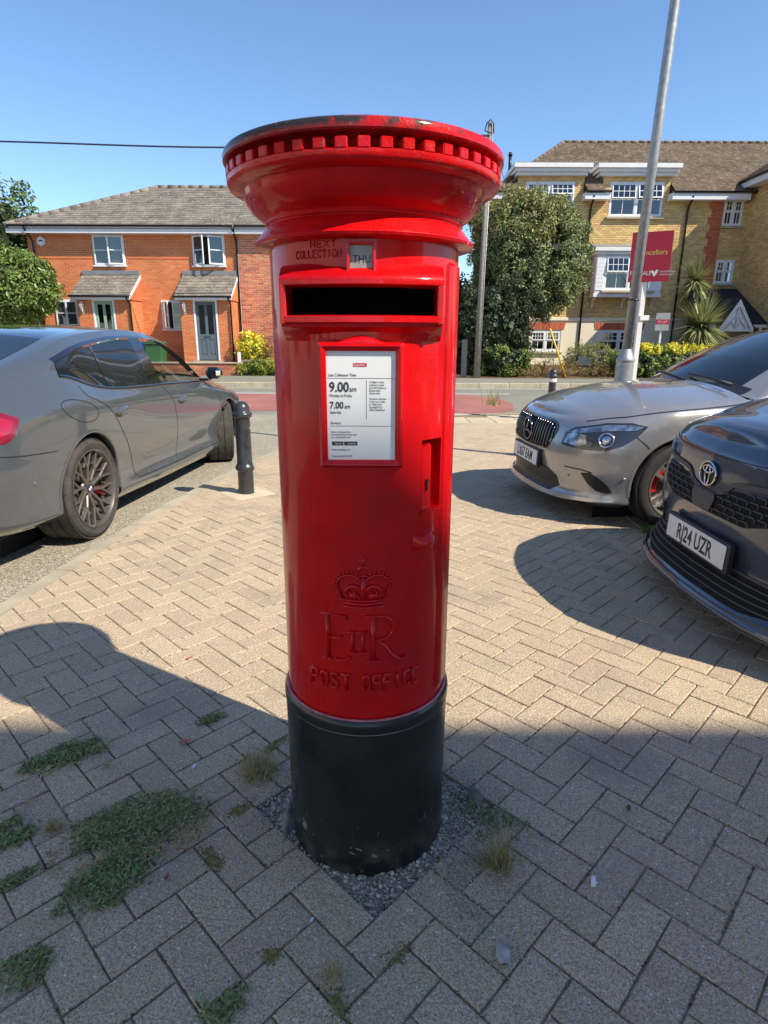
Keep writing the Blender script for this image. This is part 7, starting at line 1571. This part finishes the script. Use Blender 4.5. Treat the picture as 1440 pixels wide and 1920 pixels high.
# lamp post: stout base compartment, shoulder, tapering shaft
lp = thing('lamp_post', (2.56, 6.62, zg(6.6)), 0, 'galvanised steel lamp post with a stout base beside the silver car', 'lamp post')
mb = MB(); mb.lathe([(.092,-.05),(.092,1.08),(.090,1.10)], 28); mb.build('base_compartment', MATS['metal_galv'], lp)
mb = MB(); mb.lathe([(.090,1.10),(.095,1.115),(.095,1.135),(.080,1.16),(.056,1.215),(.050,1.24)], 28); mb.build('shoulder', MATS['metal_galv'], lp)
mb = MB(); mb.tube([(0,0,1.2),(.06,0,3.4),(.12,0,5.6),(.165,0,7.2)], [.049,.046,.042,.038], 24); mb.build('shaft', MATS['metal_galv'], lp)
mb = MB(); mb.lathe([(.0935,.35),(.0935,.85)], 10, (0,0,0), True, R(230), R(300)); mb.build('access_door', MATS['metal_galv'], lp)
mb = MB(); mb.tube([(.017,0,1.72),(.0175,0,1.735)], .0525, 20); mb.build('strap', MATS['gutter_black'], lp)
mb = MB(); mb.tube([(.165,0,7.15),(.25,-.05,7.4),(.6,-.3,7.5)], .035, 10); mb.box(.4,1.0,-.45,-.2,7.44,7.56,.03); mb.build('lantern', MATS['plastic_grey'], lp)
# estate agent board on a white post
ag = thing('estate_agent_board', (4.18, 10.4, -.15), 0, 'red For Sale board on a white post behind the lamp post', 'sign')
mb = MB(); mb.box(-.04, .04, -.04, .04, 0, 2.9, .004); mb.build('post', MATS['white_paint'], ag); mb = MB(); mb.box(-.02,.13,-.06,.05,1.72,1.80,.006); mb.build('bracket', MATS['white_paint'], ag)
AB = R(-24); M4 = Matrix.Translation((.03, -.07, 2.68)) @ Matrix.Rotation(AB, 4, 'Z')
mb = MB(); mb.box(-.30, .30, -.006, .006, -.37, .37, .002); mb.xf(M4); bd = mb.build('board', MATS['sign_red'], ag)
tx = lambda s, x, z, sz, mt, al='CENTER', sx=.9: text_obj('board_lettering', s, sz, MATS[mt], bd, M4 @ Matrix.Translation((x, -.0075, z)) @ Matrix.Rotation(R(90), 4, 'X'), .0006, al, sx)
tx('Chancellors', 0, .03, .112, 'sign_gold'); tx('FOR SALE', -.28, -.27, .092, 'sign_white', 'LEFT', .8); tx('SALES LETTINGS', .16, -.235, .035, 'sign_white', 'LEFT'); tx('MORTGAGES', .16, -.28, .035, 'sign_white', 'LEFT')
mb = MB(); mb.prism([(.02,-.21),(.06,-.26),(.08,-.30),(.12,-.25),(.14,-.20),(.11,-.19),(.085,-.23),(.06,-.20)], lambda u, v, d: (u, -.0075-d, v), 0, .001); mb.xf(M4); mb.build('board_logo', MATS['sign_white'], bd)
a2 = thing('estate_agent_board', (9.58, 21.9, 0), 0, 'small grey and red To Let board in front of the cream wall', 'sign')
mb = MB(); mb.box(-.03,.03,-.03,.03,0,2.05,.004); mb.build('post', MATS['white_paint'], a2); M5 = Matrix.Translation((0,-.05,1.80)) @ Matrix.Rotation(R(-20),4,'Z'); mb = MB(); mb.box(-.22,.22,-.006,.006,-.29,.29,.002); mb.xf(M5); b2 = mb.build('board', MATS['curtain'], a2)
mb = MB(); mb.box(-.215,.215,-.009,-.0065,-.08,.08); mb.xf(M5); mb.build('board_band', MATS['brand_red'], b2); text_obj('board_lettering', 'TO LET', .11, MATS['sign_white'], b2, M5 @ Matrix.Translation((0,-.0095,-.04)) @ Matrix.Rotation(R(90),4,'X'), .0005, 'CENTER', .9)
# telegraph pole with wires and stay
tp = thing('telegraph_pole', (3.12, 21.0, -.06), 0, 'weathered wooden telegraph pole in front of the dark hedge', 'telegraph pole')
mb = MB(); mb.tube([(0,0,-.1),(.03,0,3.0),(.085,0,7.6)], [.105,.092,.078], 16); mb.build('pole', MATS['pole_wood'], tp)
mb = MB(); mb.tube([(.08,-.12,7.3),(-.10,-.13,7.36),(-.05,-.13,7.55),(.06,-.12,7.66),(.16,-.10,7.55),(.17,-.1,7.3)], .02, 6); mb.box(-.32,.05,-.14,-.1,7.20,7.25,.004); mb.build('cable_loops', MATS['cable'], tp)
mb = MB(); mb.tube([(.08,-.08,-.0),(.10,-.07,3.0),(.145,-.06,7.2)], .02, 6); mb.build('cable_guard', MATS['metal_galv'], tp)
wr = thing('overhead_wire', (3.0, 21, 7.2), 0, 'black overhead wire sagging from the telegraph pole across the sky', 'wire')
mb = MB(); P = []
for i in range(41):
    q = i/40; P.append((2.9 - 33*q, 20.9 - 1.2*q, 7.03 + 0.35*q*q - 1.25*4*q*(1-q)*.22 - .25*math.sin(math.pi*min(1, q*2.2))**2*.4)); 
mb.tube(P, .024, 6); mb.build('cable', MATS['cable'], wr, True)
fp = thing('telegraph_pole', (-30.1, 19.7, -.06), 0, 'wooden telegraph pole at the far end of the overhead wire', 'telegraph pole'); mb = MB(); mb.tube([(0,0,-.1),(0,0,7.7)], [.15,.11], 12); mb.build('pole', MATS['pole_wood'], fp)
st = thing('stay_wire', (6.16, 21.05, -.02), 0, 'steel stay wire with a yellow guard sloping down from the telegraph pole', 'stay wire')
mb = MB(); mb.tube([(3.2,20.95,7.2),(3.75,21.0,5.9),(5.53,21.02,1.5)], .010, 6); mb.build('wire', MATS['cable'], st, True); mb = MB(); mb.tube([(5.50,21.02,1.56),(6.16,21.05,-.02)], .032, 8); mb.build('guard', MATS['yellow_plastic'], st, True)
hp = thing('fence_post', (2.72, 21.3, -.06), 0, 'grey weathered timber post beside the telegraph pole', 'post'); mb = MB(); mb.box(-.09,.09,-.08,.08,0,1.25,.01); mb.build('post', MATS['pole_wood'], hp)
fd = thing('dark_shed', (2.3, 22.4, -.06), 0, 'dark timber shed wall in the gap beside the telegraph pole', 'shed')
for k in range(7): mb = MB(); mb.box(-.85+k*.24,-.85+k*.24+.23,0,.03,-.1,1.9,.004); mb.build('wall_board', MATS['fence_wood'], fd)
mb = MB(); mb.box(-.9,.85,-.1,1.4,1.9,1.97,.01); mb.build('roof', MATS['tile_dark'], fd); mb = MB(); mb.box(-.84,.8,.04,1.3,-.1,1.89,.01); mb.build('shed_body', MATS['fence_wood'], fd)
